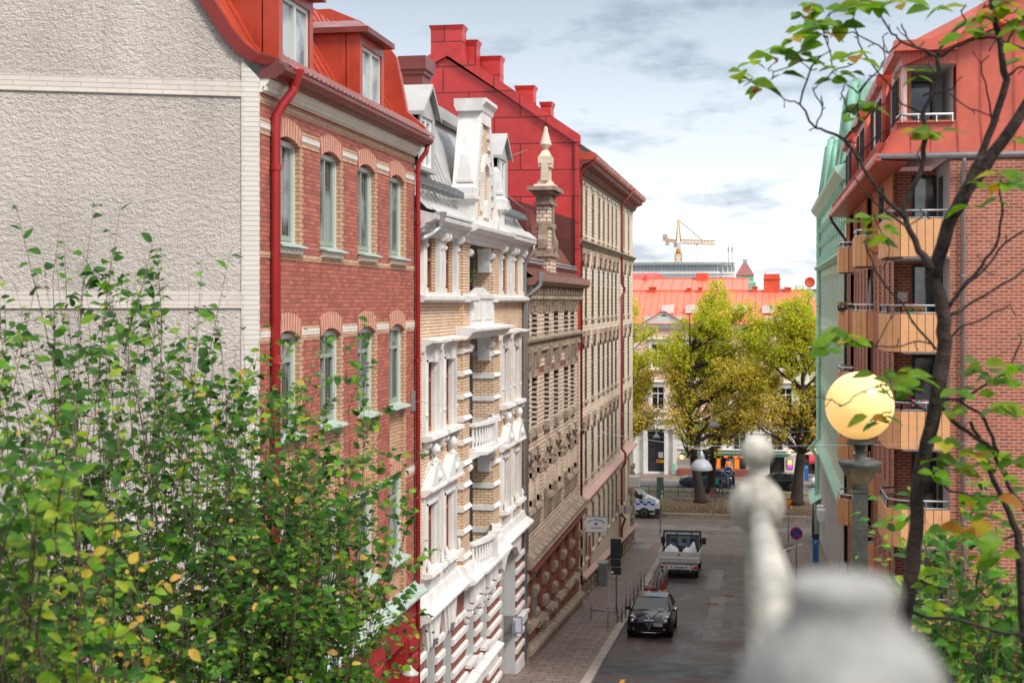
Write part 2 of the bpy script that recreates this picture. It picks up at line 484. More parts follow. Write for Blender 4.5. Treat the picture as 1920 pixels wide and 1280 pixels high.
class G:
    """Collects faces in a local frame T(u, d, z) and links them as ONE mesh object."""

    def __init__(s, T=None):
        s.v, s.f, s.m, s.s = [], [], [], []
        s.cut = []
        s.T = T or (lambda u, d, z: (u, d, z))

    def add(s, vs, fs, m=0, sm=False):
        o = len(s.v)
        s.v += [s.T(*p) for p in vs]
        for f in fs:
            s.f.append([i + o for i in f])
            s.m.append(m)
            s.s.append(sm)
        return s

    def piece(s):
        s.cut.append((len(s.v), len(s.f)))
        return s

    def build_pieces(s, name, mats, parent=None):
        """one object per piece marked with piece()"""
        cuts = s.cut + [(len(s.v), len(s.f))]
        for (v0, f0), (v1, f1) in zip(cuts[:-1], cuts[1:]):
            g = G()
            g.v, g.f, g.m, g.s = s.v[v0:v1], [[i - v0 for i in f] for f in s.f[f0:f1]], s.m[f0:f1], s.s[f0:f1]
            g.build(name, mats, parent)

    def quad(s, a, b, c, d, m=0):
        return s.add([a, b, c, d], [(0, 1, 2, 3)], m)

    def box(s, u0, u1, d0, d1, z0, z1, m=0):
        v = [(u0, d0, z0), (u1, d0, z0), (u1, d1, z0), (u0, d1, z0), (u0, d0, z1), (u1, d0, z1), (u1, d1, z1), (u0, d1, z1)]
        return s.add(v, [(0, 3, 2, 1), (4, 5, 6, 7), (0, 1, 5, 4), (1, 2, 6, 5), (2, 3, 7, 6), (3, 0, 4, 7)], m)

    def prism(s, prof, u0, u1, m=0, caps=True, sm=False):
        """profile of (d, z) drawn along u"""
        n = len(prof)
        v = [(u0, d, z) for d, z in prof] + [(u1, d, z) for d, z in prof]
        s.add(v, [(i, (i + 1) % n, n + (i + 1) % n, n + i) for i in range(n)], m, sm)
        if caps:
            s.add(v, [tuple(range(n))[::-1], tuple(range(n, 2 * n))], m)
        return s

    def prismd(s, prof, d0, d1, m=0):
        """profile of (u, z) pushed along d"""
        n = len(prof)
        v = [(u, d0, z) for u, z in prof] + [(u, d1, z) for u, z in prof]
        s.add(v, [(i, (i + 1) % n, n + (i + 1) % n, n + i) for i in range(n)] + [tuple(range(n))[::-1], tuple(range(n, 2 * n))], m)
        return s

    def prismz(s, prof, z0, z1, m=0):
        n = len(prof)
        v = [(u, d, z0) for u, d in prof] + [(u, d, z1) for u, d in prof]
        s.add(v, [(i, (i + 1) % n, n + (i + 1) % n, n + i) for i in range(n)] + [tuple(range(n))[::-1], tuple(range(n, 2 * n))], m)
        return s

    def frustum(s, cu, cd, z0, z1, a0, b0, a1, b1, m=0):
        v = [(cu + i * a0, cd + j * b0, z0) for i, j in ((-1, -1), (1, -1), (1, 1), (-1, 1))] + [(cu + i * a1, cd + j * b1, z1) for i, j in ((-1, -1), (1, -1), (1, 1), (-1, 1))]
        return s.add(v, [(0, 3, 2, 1), (4, 5, 6, 7), (0, 1, 5, 4), (1, 2, 6, 5), (2, 3, 7, 6), (3, 0, 4, 7)], m)

    def lathe(s, cu, cd, prof, n=16, m=0, sm=True, flute=0):
        k = len(prof)
        v = []
        for i in range(n):
            a = 2 * PI * i / n
            f = 1 + (flute * (1 if i % 2 else -1))
            for r, z in prof:
                v.append((cu + r * f * math.cos(a), cd + r * f * math.sin(a), z))
        fs = []
        for i in range(n):
            j = (i + 1) % n
            for q in range(k - 1):
                fs.append((i * k + q, j * k + q, j * k + q + 1, i * k + q + 1))
        s.add(v, fs, m, sm)
        s.add([v[i * k] for i in range(n)], [tuple(range(n))], m)
        s.add([v[i * k + k - 1] for i in range(n)], [tuple(range(n))], m)
        return s

    def tube(s, pts, r, n=8, m=0, sm=True):
        """round bar through points; r a number or one per point"""
        P = [Vector(s.T(*p)) for p in pts]
        rs = r if isinstance(r, (list, tuple)) else [r] * len(P)
        o = len(s.v)
        ref = None
        for i, p in enumerate(P):
            t = (P[min(i + 1, len(P) - 1)] - P[max(i - 1, 0)])
            if t.length < 1e-9:
                t = Vector((0, 0, 1))
            t.normalize()
            if ref is None:
                ref = t.cross(Vector((0, 0, 1)))
                if ref.length < 0.1:
                    ref = t.cross(Vector((1, 0, 0)))
            a = (ref - t * ref.dot(t))
            if a.length < 1e-6:
                a = t.orthogonal()
            a.normalize()
            ref = a
            b = t.cross(a)
            for k in range(n):
                q = 2 * PI * k / n
                s.v.append(tuple(p + a * (rs[i] * math.cos(q)) + b * (rs[i] * math.sin(q))))
        for i in range(len(P) - 1):
            for k in range(n):
                k2 = (k + 1) % n
                s.f.append([o + i * n + k, o + i * n + k2, o + (i + 1) * n + k2, o + (i + 1) * n + k])
                s.m.append(m)
                s.s.append(sm)
        s.f.append([o + k for k in range(n)][::-1])
        s.f.append([o + (len(P) - 1) * n + k for k in range(n)])
        s.m += [m, m]
        s.s += [False, False]
        return s

    def ball(s, c, r, n=12, m=0, k=8, sz=1.0):
        prof = [(max(0.0005, r * math.sin(PI * i / k)), c[2] - r * sz * math.cos(PI * i / k)) for i in range(k + 1)]
        return s.lathe(c[0], c[1], prof, n, m)

    def wall(s, u0, u1, z0, z1, holes, rec, m=0, mr=None, d=0.0):
        """wall face at depth d with real openings and their reveals; holes (u0,u1,z0,z1)"""
        mr = m if mr is None else mr
        us = sorted({u0, u1, *[h[0] for h in holes], *[h[1] for h in holes]})
        zs = sorted({z0, z1, *[h[2] for h in holes], *[h[3] for h in holes]})
        us = [u for u in us if u0 <= u <= u1]
        zs = [z for z in zs if z0 <= z <= z1]
        for i in range(len(us) - 1):
            j = 0
            while j < len(zs) - 1:
                def inside(jj):
                    a, b_ = (us[i] + us[i + 1]) / 2, (zs[jj] + zs[jj + 1]) / 2
                    return any(h[0] < a < h[1] and h[2] < b_ < h[3] for h in holes)
                if inside(j):
                    j += 1
                    continue
                k = j
                while k + 1 < len(zs) - 1 and not inside(k + 1):
                    k += 1
                s.quad((us[i], d, zs[j]), (us[i + 1], d, zs[j]), (us[i + 1], d, zs[k + 1]), (us[i], d, zs[k + 1]), m)
                j = k + 1
        for a, b_, c, e_ in holes:
            s.quad((a, d, c), (a, d - rec, c), (a, d - rec, e_), (a, d, e_), mr)
            s.quad((b_, d, c), (b_, d, e_), (b_, d - rec, e_), (b_, d - rec, c), mr)
            s.quad((a, d, c), (b_, d, c), (b_, d - rec, c), (a, d - rec, c), mr)
            s.quad((a, d, e_), (a, d - rec, e_), (b_, d - rec, e_), (b_, d, e_), mr)
        return s

    def build(s, name, mats, parent=None, smooth=None):
        if not isinstance(mats, (list, tuple)):
            mats = [mats]
        off = Vector(W.get(parent, (0, 0, 0))) if parent else Vector((0, 0, 0))
        me = bpy.data.meshes.new(name)
        me.from_pydata([tuple(Vector(v) - off) for v in s.v], [], s.f)
        for m_ in mats:
            me.materials.append(M[m_] if isinstance(m_, str) else m_)
        me.polygons.foreach_set('material_index', s.m)
        me.polygons.foreach_set('use_smooth', s.s if smooth is None else [smooth] * len(s.f))
        uvl = me.uv_layers.new(name='UVMap')
        co = [0.0] * (2 * len(me.loops))
        vs = s.v
        for p in me.polygons:
            n = p.normal
            ax, ay, az = abs(n[0]), abs(n[1]), abs(n[2])
            for li in p.loop_indices:
                q = vs[me.loops[li].vertex_index]
                if az > 0.75:
                    co[2 * li], co[2 * li + 1] = q[0], q[1]
                elif ax > ay:
                    co[2 * li], co[2 * li + 1] = q[1], q[2]
                else:
                    co[2 * li], co[2 * li + 1] = q[0], q[2]
        uvl.data.foreach_set('uv', co)
        me.update()
        o = bpy.data.objects.new(name, me)
        C.objects.link(o)
        if parent:
            o.parent = parent
        W[o] = tuple(off)
        return o


def thing(name, label, cat, loc=(0, 0, 0), group=None):
    o = bpy.data.objects.new(name, None)
    o.empty_display_size = 0.3
    C.objects.link(o)
    o.location = loc
    W[o] = loc
    tag(o, label, cat, group)
    return o


def tag(o, label, cat, group=None):
    o['label'] = label
    o['category'] = cat
    if group:
        o['group'] = group
    return o


def struct(o, kind='structure'):
    o['kind'] = kind
    return o


def copy_thing(src, loc, rz=None, label=None):
    def rec(o, par):
        c = o.copy()
        C.objects.link(c)
        if par:
            c.parent = par
        for ch in [x for x in src_all if x.parent == o]:
            rec(ch, c)
        return c
    src_all = list(src.children_recursive)
    r = rec(src, None)
    r.location = loc
    if rz is not None:
        r.rotation_euler = (0, 0, rz)
    if label:
        r['label'] = label
    return r


def FL(x):
    return lambda u, d, z: (x + d, u, z)


def FR(x):
    return lambda u, d, z: (x - d, u, z)


def FF(y):
    return lambda u, d, z: (u, y - d, z)


def gz(y):
    return max(0.0, (97.3 - y) * 0.066)


def textmesh(body, size, mat, parent, matrix, name='lettering', extrude=0.004, bold=0.0):
    cu = bpy.data.curves.new(name, 'FONT')
    cu.body = body
    cu.size = size
    cu.align_x = 'CENTER'
    cu.align_y = 'CENTER'
    cu.extrude = extrude
    cu.offset = bold
    tmp = bpy.data.objects.new('tmp', cu)
    C.objects.link(tmp)
    bpy.context.view_layer.update()
    me = bpy.data.meshes.new_from_object(tmp.evaluated_get(bpy.context.evaluated_depsgraph_get()))
    bpy.data.objects.remove(tmp)
    off = Vector(W.get(parent, (0, 0, 0))) if parent else Vector((0, 0, 0))
    me.transform(Matrix.Translation(-off) @ matrix)
    me.materials.clear()
    me.materials.append(M[mat] if isinstance(mat, str) else mat)
    o = bpy.data.objects.new(name, me)
    C.objects.link(o)
    if parent:
        o.parent = parent
    W[o] = tuple(off)
    return o


def window(T, par, u0, u1, z0, z1, rec, fm='greenframe', gm='glass', fw=0.07, cols=2, transom=None, rise=0.0, th=0.06):
    """casement window: frame mesh, its pane a sub-part"""
    g = G(T)
    a, b_ = -rec - th, -rec
    g.box(u0, u0 + fw, a, b_, z0, z1).box(u1 - fw, u1, a, b_, z0, z1)
    g.box(u0 + fw, u1 - fw, a, b_, z0, z0 + fw * 1.3).box(u0 + fw, u1 - fw, a, b_, z1 - fw - rise, z1)
    for i in range(1, cols):
        c = u0 + (u1 - u0) * i / cols
        g.box(c - fw * 0.45, c + fw * 0.45, a + 0.005, b_ + 0.012, z0 + fw * 1.3, z1 - fw - rise)
    if transom:
        zt = z0 + (z1 - z0) * transom
        g.box(u0 + fw, u1 - fw, a + 0.008, b_ + 0.02, zt - fw * 0.5, zt + fw * 0.5)
    o = g.build('window', fm, par)
    p = G(T).quad((u0 + fw * 0.5, a + 0.02, z0 + fw * 0.5), (u1 - fw * 0.5, a + 0.02, z0 + fw * 0.5), (u1 - fw * 0.5, a + 0.02, z1 - fw * 0.5), (u0 + fw * 0.5, a + 0.02, z1 - fw * 0.5))
    p.build('pane', gm, o)
    return o


def arch(g, u0, u1, zs, rise, thick, d0, d1, n, mats):
    """segmental arch of n voussoirs over an opening, alternating materials"""
    w = (u1 - u0) / 2
    cu = (u0 + u1) / 2
    ex = 0.06

    def zi(t):
        return zs + rise * (1 - t * t)
    for i in range(n):
        t0, t1 = -1 + 2 * i / n, -1 + 2 * (i + 1) / n
        sp = 1 + ex / w
        pr = [(cu + w * t0, zi(t0)), (cu + w * t1, zi(t1)), (cu + w * t1 * sp * 1.02, zi(t1) + thick), (cu + w * t0 * sp * 1.02, zi(t0) + thick)]
        g.prismd(pr, d0, d1, mats[i % len(mats)])

# ================================================================== the ground
def strip(name, x0, x1, ys, dz, mat, extra=None):
    """sheet following the street's fall; x0/x1 may be functions of y"""
    g = G()
    f0 = x0 if callable(x0) else (lambda y: x0)
    f1 = x1 if callable(x1) else (lambda y: x1)
    for a, b in zip(ys[:-1], ys[1:]):
        g.quad((f0(a), a, gz(a) + dz), (f1(a), a, gz(a) + dz), (f1(b), b, gz(b) + dz), (f0(b), b, gz(b) + dz))
    return struct(g.build(name, mat))


def lerp(tab):
    def f(y):
        if y <= tab[0][0]:
            return tab[0][1]
        for (a, p), (b, q) in zip(tab[:-1], tab[1:]):
            if y <= b:
                return p + (q - p) * (y - a) / (b - a)
        return tab[-1][1]
    return f


curbL = lerp([(20, -5.7), (75, -5.78), (97, -6.0)])
curbR = lerp([(20, 1.55), (82, 1.5), (92, 1.2), (97, 2.6)])
g = G()
for a, b in ((-60, 15), (15, 97.3), (97.3, 400), (400, 4000)):
    g.quad((-2500, a, gz(a) - 0.03), (2500, a, gz(a) - 0.03), (2500, b, gz(b) - 0.03), (-2500, b, gz(b) - 0.03))
struct(g.build('ground', 'asphalt'))
YS = [12] + list(range(16, 98, 3)) + [97.3]
strip('road', lambda y: curbL(y) - 0.05, lambda y: curbR(y) + 0.05, YS, 0, 'street')
strip('pavement', -10.2, lambda y: curbL(y) - 0.3, YS, 0.12, 'paving')
strip('pavement', lambda y: curbR(y) + 0.3, 7.0, YS, 0.12, 'paving')
# granite kerbs, one bevelled row each side
for nm, cf, s in (('kerb', curbL, -1), ('kerb', curbR, 1)):
    g = G()
    y = 14.0
    while y < 96:
        y2 = min(y + 1.15, 97)
        a, b = cf(y), cf(y2)
        for (p, q, zz0, zz1) in ((0.0, 0.32, -0.05, 0.135),):
            v = []
            for yy, c in ((y + 0.012, a), (y2 - 0.012, b)):
                zg = gz(yy)
                v += [(c, yy, zg - 0.05), (c + s * 0.32, yy, zg - 0.05), (c + s * 0.32, yy, zg + 0.135), (c + s * 0.025, yy, zg + 0.135), (c, yy, zg + 0.11)]
            g.add(v, [(0, 1, 2, 3, 4), (9, 8, 7, 6, 5), (0, 4, 9, 5), (4, 3, 8, 9), (3, 2, 7, 8), (2, 1, 6, 7)])
        y = y2
    struct(g.build(nm, 'granite'))
# darker repair strips, manholes, yellow mark on the road
def patch(x0, x1, y0, y1, mat, nm='road_patch', dz=0.004):
    g = G()
    n = 10
    pts0 = [(x0 + (x1 - x0) * i / n, y0 + rnd.uniform(-.12, .12)) for i in range(n + 1)]
    pts1 = [(x0 + (x1 - x0) * i / n, y1 + rnd.uniform(-.12, .12)) for i in range(n + 1)]
    for i in range(n):
        q = [pts0[i], pts0[i + 1], pts1[i + 1], pts1[i]]
        g.quad(*[(p[0], p[1], gz(p[1]) + dz) for p in q])
    return struct(g.build(nm, mat))


patch(-5.74, 1.5, 50.2, 52.9, 'patch')
patch(-5.74, 1.5, 84.5, 85.6, 'patch')
patch(-2.4, -1.7, 58, 71, 'patch2')
patch(-2.9, -2.1, 73.5, 82, 'patch2')
patch(-3.8, 1.2, 89.6, 97.1, 'cobble')
g = G().quad((-4.82, 48.2, gz(48.2) + .006), (-4.66, 48.2, gz(48.2) + .006), (-4.66, 49.4, gz(49.4) + .006), (-4.82, 49.4, gz(49.4) + .006))
struct(g.build('road_marking', mk('yellow road paint', (0.75, 0.36, 0.02), 0.6, 0.15, 8)))
for i, (x, y, r) in enumerate(((-2.35, 68.3, .42), (-1.6, 71.5, .42), (-2.6, 104.0, .4), (-3.6, 101.2, .4), (-1.6, 106, .4), (-7.7, 92.0, .5))):
    g = G(lambda u, d, z, x=x, y=y: (x + u, y + d, gz(y + d) + z))
    off = 0.122 if x < -6.5 else 0
    if i == 5:
        g.box(-.6, .6, -1.3, 1.3, off, off + .012)
        for k in range(9):
            g.box(-.55, .55, -1.2 + k * .27, -1.05 + k * .27, off + .012, off + .018)
    else:
        g.lathe(0, 0, [(r, -0.01), (r, 0.012), (r * .86, 0.012), (r * .84, 0.006), (0.01, 0.009)], 20, sm=False)
        for k in range(-3, 4):
            g.box(-.26, .26, k * .085 - .02, k * .085 + .02, .006, .014)
    o = g.build('manhole_cover' if i < 5 else 'cellar_grating', 'galv' if i == 5 else 'darkstone')
    tag(o, ['round manhole cover in the street behind the black hatchback, nearer one', 'round manhole cover in the street behind the black hatchback, farther one',
            'manhole cover in the cobbled crossing, middle one', 'manhole cover in the cobbled crossing nearest the side street', 'manhole cover in the cobbled crossing farthest away',
            'rectangular dark grating let into the left pavement near the corner'][i], 'manhole cover' if i < 5 else 'grating')
# the crossing and the avenue
g = G()
for a, b, dz in ((97.3, 109.0, 0.0),):
    g.quad((-70, a, dz), (70, a, dz), (70, b, dz), (-70, b, dz))
struct(g.build('crossing_road', 'cobble'))
g = G()
for y in (100.6, 102.05, 104.6, 106.05):
    g.box(-70, 70, y - .05, y + .05, 0.0, 0.014)
struct(g.build('tram_rails', 'darkstone'))
g = G()
for (a, b) in ((99.9, 100.5), (102.15, 104.5)):
    g.quad((-70, a, .004), (70, a, .004), (70, b, .004), (-70, b, .004))
struct(g.build('tram_strip', 'patch2'))
g = G()
g.box(-70, 70, 109.0, 109.3, -.05, .15)
g.box(-70, 70, 123.0, 123.25, -.05, .14)
struct(g.build('kerb', 'granite'))
struct(G().box(-70, 70, 109.3, 117.0, -.05, .13).build('planting_strip', 'soil'))
struct(G().box(-70, 70, 117.0, 121.4, -.05, .11).build('footpath', 'asphalt'))
struct(G().box(-70, 70, 121.4, 123.0, -.05, .16).build('grass_strip', 'grass'))
struct(G().quad((-70, 123.25, .0), (70, 123.25, .0), (70, 129.2, .0), (-70, 129.2, .0)).build('avenue_lane', 'asphalt'))
struct(G().box(-70, 70, 129.2, 129.5, -.05, .14).build('kerb', 'granite'))
struct(G().box(-70, 70, 129.5, 136.0, -.05, .13).build('pavement', 'paving'))
g = G()
for i in range(5200):
    x, y = rnd.uniform(-16, 9), rnd.uniform(109.1, 121.5) if rnd.random() < .8 else rnd.uniform(107.5, 109)
    s = rnd.uniform(.05, .1)
    a = rnd.uniform(0, 6.3)
    zb = .15 if y > 109.05 else .01
    ca, sa = math.cos(a) * s, math.sin(a) * s
    g.quad((x - ca, y - sa, zb), (x + sa, y - ca, zb + rnd.uniform(0, .05)), (x + ca, y + sa, zb + .01), (x - sa, y + ca, zb + rnd.uniform(0, .04)))
struct(g.build('fallen_leaves', leafmat('fallen leaves', [(0.30, 0.12, 0.03), (0.42, 0.22, 0.05), (0.20, 0.09, 0.03), (0.5, 0.3, 0.1)], .1)), 'stuff')
# the terrace the camera stands on and the slope below it
g = G()
pr = [(-8, 14.7), (1.9, 14.7), (2.6, 13.9), (8, 11.4), (13, 9.0), (16.5, 6.2), (16.5, 0), (-8, 0)]
g.prism(pr, -30, 30)
o = g.build('hillside', 'soil')
struct(o)
# in the local frame of prism u runs along x
for v in o.data.vertices:
    pass


# ================================================================== red brick building
M['archred'] = mk('red arch brick', (0.42, 0.14, 0.10), 0.75, 0.2, 6)
M['archyellow'] = mk('yellow arch brick', (0.56, 0.34, 0.23), 0.75, 0.15, 6)
M['brownred'] = mk('dark red verge sheet', (0.22, 0.022, 0.018), 0.4, 0.15, 1.2, dirt=0.2)
T = FL(-8.5)
b1 = thing('red_brick_building', 'red brick town house with red mansard roof and plain roughcast gable, behind the leafy shrub', 'building', (-8.5, 29, gz(29)))
wc = [24.8, 27.42, 30.05, 32.68]
hw = 0.67
rows = [(17.35, 19.30), (13.85, 15.78), (10.22, 12.22)]
holes = [(c - hw, c + hw, rows[0][0], rows[0][1]) for c in wc] + [(c - hw, c + hw, 9.3, rows[1][1]) for c in wc]
U0, U1 = 23.34, 34.42
g = G(T)
g.wall(U0, U1, 9.2, 19.95, holes, .2, 0, 1)
for c in wc:
    for (z0, z1) in rows[:2]:
        for s in (-1, 1):      # yellow toothed strips
            e0 = c + s * hw
            zlo = z0 if z0 > 17 else 9.3
            if s < 0:
                continue
            g.box(e0, e0 + .13, 0, .012, zlo, z1 - .02, 1)
            k = 0
            zt = zlo + .04
            while zt < z1 - .1:
                g.box(e0 + .13, e0 + .2, 0, .012, zt, zt + .075, 1)
                zt += .15
    # recessed yellow spandrel between the second and third storeys
    for za, zb in ((rows[2][1], rows[1][0]), (9.3, rows[2][0])):
        g.box(c - hw, c + hw, -.3, -.1, za, zb, 1)
g.build('wall', ['redbrick', 'yelbrick'], b1)
g = G(T)
for c in wc:
    for zc, dd in ((rows[0][1], .02), (rows[1][1], .02), (rows[2][1], -.07)):
        g.piece()
        arch(g, c - hw - (.02 if dd > 0 else -.001), c + hw + (.02 if dd > 0 else -.001), zc - .16, .15, .33, -.25, dd, 19, [0, 1])
g.build_pieces('window_arch', ['archred', 'archyellow'], b1)
g = G(T)
for zc, segs in ((19.34, 1), (15.72, 1), (12.16, 1)):
    e = [U0] + sum([[c - hw - .1, c + hw + .1] for c in wc], []) + [U1 - .02]
    for i in range(0, len(e), 2):
        if e[i + 1] - e[i] > .05:
            g.box(e[i], e[i + 1], -.01, .022, zc - .05, zc + .06, 0)
            g.box(e[i], e[i + 1], -.01, .014, zc - .15, zc - .05, 1)
            g.box(e[i], e[i + 1], -.01, .014, zc + .06, zc + .13, 1)
g.box(U0, U1, -.01, .013, 17.06, 17.17, 1)
g.box(U0, U1, -.01, .013, 19.72, 19.86, 1)
g.build('brick_bands', ['whitebrick', 'yelbrick'], b1)
for ri, (z0, z1) in enumerate(rows):
    for c in wc:
        w_ = window(T, b1, c - hw + .03, c + hw - .07, z0 + .06, z1 - .06, .13 if ri < 2 else .15, 'greenframe', 'glass', .075, 2, .72 if ri else None, .05)
        fr = G(T)
        fr.box(c + hw - .07, c + hw, -.2, -.09, z0, z1 - .1)
        fr.box(c - hw + .03, c + hw - .07, -.2, -.1, z1 - .16, z1 - .07)
        fr.build('outer_frame', 'paleframe', w_)
        s_ = G(T)
        s_.prism([(-.18, z0 + .06), (.16, z0 - .04), (.17, z0 - .07), (-.18, z0 - .02)], c - hw - .06, c + hw + .08)
        s_.build('sill', 'ledge', w_)
        if ri == 0:
            q = G(T)
            k = c - hw
            q.box(c - hw, c + hw + .02, 0, .05, z0 - .19, z0 - .07)
            while k < c + hw - .05:
                q.box(k, k + .06, .05, .10, z0 - .17, z0 - .07)
                k += .1
            q.build('dentil_band', 'cream', w_)
# cornice, gutter, folded eave tiles
g = G(T)
g.prism([(0, 19.9), (.05, 19.9), (.07, 19.97), (.16, 20.07), (.17, 20.13), (0, 20.13)], U0, U1)
k = U0
while k < U1 - .1:
    g.box(k, k + .055, .05, .12, 19.925, 19.99)
    k += .11
g.build('cornice', 'cream', b1)
g = G(T)
g.prism([(0, 20.13), (.3, 20.13), (.36, 20.18), (.42, 20.2), (.46, 20.27), (.46, 20.34), (.36, 20.38), (.36, 20.45), (0, 20.6)], U0 - .02, U1 + .1)
g.build('gutter', 'brownmetal', b1)
g = G(T)
k = U0 + .55
while k < U1 + .05:
    g.add([(k, .46, 20.36), (k + .27, .46, 20.36), (k + .27, .12, 20.62), (k, .12, 20.62), (k + .27, .44, 20.44), (k + .27, .14, 20.68), (k + .24, .46, 20.37), (k + .24, .12, 20.63)],
          [(0, 1, 2, 3), (1, 4, 5, 2), (6, 4, 5, 7), (0, 4, 5, 3)])
    k += .27
g.build('eave_tiles', 'brownmetal', b1)
SK = .367 / .93


def ue(d):       # the near end of the roof follows the skewed gable
    return U0 + d * SK


prof = [(.30, 20.42), (.02, 20.48), (-.22, 20.66), (-.43, 20.92), (-.88, 21.68), (-1.65, 23.0), (-1.85, 23.12)]
g = G(T)
for (d0, z0), (d1, z1) in zip(prof[:-1], prof[1:]):
    g.quad((ue(d0) - .12, d0, z0), (U1, d0, z0), (U1, d1, z1), (ue(d1) - .12, d1, z1))
g.quad((ue(-1.85) - .12, -1.85, 23.12), (U1, -1.85, 23.12), (U1, -9, 23.5), (ue(-9) - .12, -9, 23.5))
k = U0 + .55
while k < U1 - .2:      # standing seams
    for (d0, z0), (d1, z1) in zip(prof[1:-1], prof[2:]):
        g.quad((k, d0, z0), (k, d0 + .01, z0 + .05), (k, d1 + .01, z1 + .05), (k, d1, z1))
        g.quad((k + .025, d0, z0), (k + .025, d0 + .01, z0 + .05), (k + .025, d1 + .01, z1 + .05), (k + .025, d1, z1))
        g.quad((k, d0 + .01, z0 + .05), (k + .025, d0 + .01, z0 + .05), (k + .025, d1 + .01, z1 + .05), (k, d1 + .01, z1 + .05))
    k += .52
g.box(ue(-2.1) - .1, U1, -2.25, -2.02, 23.08, 23.2)
roof = g.build('roof', 'redmetal', b1)
g = G(T)
vb = []
for i, (d, z) in enumerate(prof[:-1]):
    w_ = .2
    a = ue(d) - .13
    vb += [(a, d + .03, z + .04), (a - .03, d - w_ * .75, z - w_ * .38), (a + .1, d + .03, z + .05), (a + .1, d - w_ * .75, z - w_ * .38)]
n_ = len(prof) - 1
g.add(vb, sum([[(4 * k, 4 * k + 4, 4 * k + 5, 4 * k + 1), (4 * k, 4 * k + 2, 4 * k + 6, 4 * k + 4), (4 * k + 1, 4 * k + 5, 4 * k + 7, 4 * k + 3)] for k in range(n_ - 1)], []))
g.build('verge_board', 'brownred', roof)
# firewall upstand at the far end
g = G(T)
pf = [(.34, 20.35), (.30, 20.62), (-.15, 21.0), (-.28, 21.7), (-.42, 22.35), (-.75, 22.8), (-1.3, 23.25), (-2.1, 23.6), (-2.6, 23.6), (-2.6, 20.3)]
g.prism(pf, U1 - .22, U1 + .0)
g.build('firewall_cap', 'redmetal', roof)
# dormers
for c in (25.25, 30.45):
    g = G(T)
    hw2 = .98
    f = .02
    zt, zb = 22.05, 20.5
    dk = -1.45
    g.box(c - hw2, c - hw2 + .2, -.3, f, zb, zt)
    g.box(c + hw2 - .2, c + hw2, -.3, f, zb, zt)
    g.box(c - hw2 + .2, c + hw2 - .2, -.3, f, zt - .22, zt)
    for s in (-1, 1):
        uu = c + s * hw2
        g.add([(uu, -.28, zb), (uu, -.28, zt), (uu, dk, zt + .1), (uu, -.35, 20.7)], [(0, 1, 2, 3)])
    dm = g.build('dormer', 'redmetal', roof)
    g = G(T)      # hipped cap with a deep fascia
    e_ = .14
    zt2 = zt
    A = [(c - hw2 - e_, f + .22, zt2), (c + hw2 + e_, f + .22, zt2), (c + hw2 + e_, dk, zt2), (c - hw2 - e_, dk, zt2)]
    B = [(p[0], p[1], p[2] + .12) for p in A]
    Rr = [(c - .35, -.25, zt2 + .4), (c + .35, -.25, zt2 + .4), (c + .35, dk - .4, zt2 + .4), (c - .35, dk - .4, zt2 + .4)]
    g.add(A + B + Rr, [(0, 3, 2, 1), (0, 1, 5, 4), (1, 2, 6, 5), (3, 0, 4, 7), (4, 5, 9, 8), (5, 6, 10, 9), (7, 4, 8, 11), (8, 9, 10, 11)])
    g.build('dormer_roof', 'brownmetal', dm)
    w_ = G(T)
    u0, u1 = c - hw2 + .2, c + hw2 - .2
    w_.box(u0, u0 + .08, -.1, -.02, zb, zt - .22).box(u1 - .08, u1, -.1, -.02, zb, zt - .22).box(u0 + .08, u1 - .08, -.1, -.02, zt - .3, zt - .22).box(u0 + .08, u1 - .08, -.1, -.02, zb, zb + .1)
    w_.box(c - .06, c + .06, -.1, -.01, zb + .1, zt - .3)
    w_ = w_.build('dormer_window', 'paleframe', dm)
    G(T).quad((u0, -.07, zb), (u1, -.07, zb), (u1, -.07, zt - .2), (u0, -.07, zt - .2)).build('pane', 'glassl', w_)
# downpipes
g = G(T)
g.tube([(24.06, .38, 20.25), (24.06, .36, 20.02), (23.95, .2, 19.75), (23.88, .1, 19.55), (23.88, .1, 4.0)], .085, 10)
g.lathe(24.06, .38, [(.07, 20.05), (.09, 20.12), (.17, 20.36), (.18, 20.4), (.15, 20.4)], 12)
for z in (18.6, 15.2, 12.0, 9.4):
    g.lathe(23.88, .1, [(.1, z), (.1, z + .1)], 10)
g.build('downpipe', 'redpipe', b1)
g = G(T)
g.tube([(34.42, .34, 20.2), (34.4, .3, 20.0), (34.36, .12, 19.75), (34.36, .1, 19.6), (34.36, .1, 5.2)], .06, 10)
for z in (18.2, 14.8, 11.4):
    g.lathe(34.36, .1, [(.075, z), (.075, z + .08)], 10)
g.build('downpipe', 'redpipe', b1)
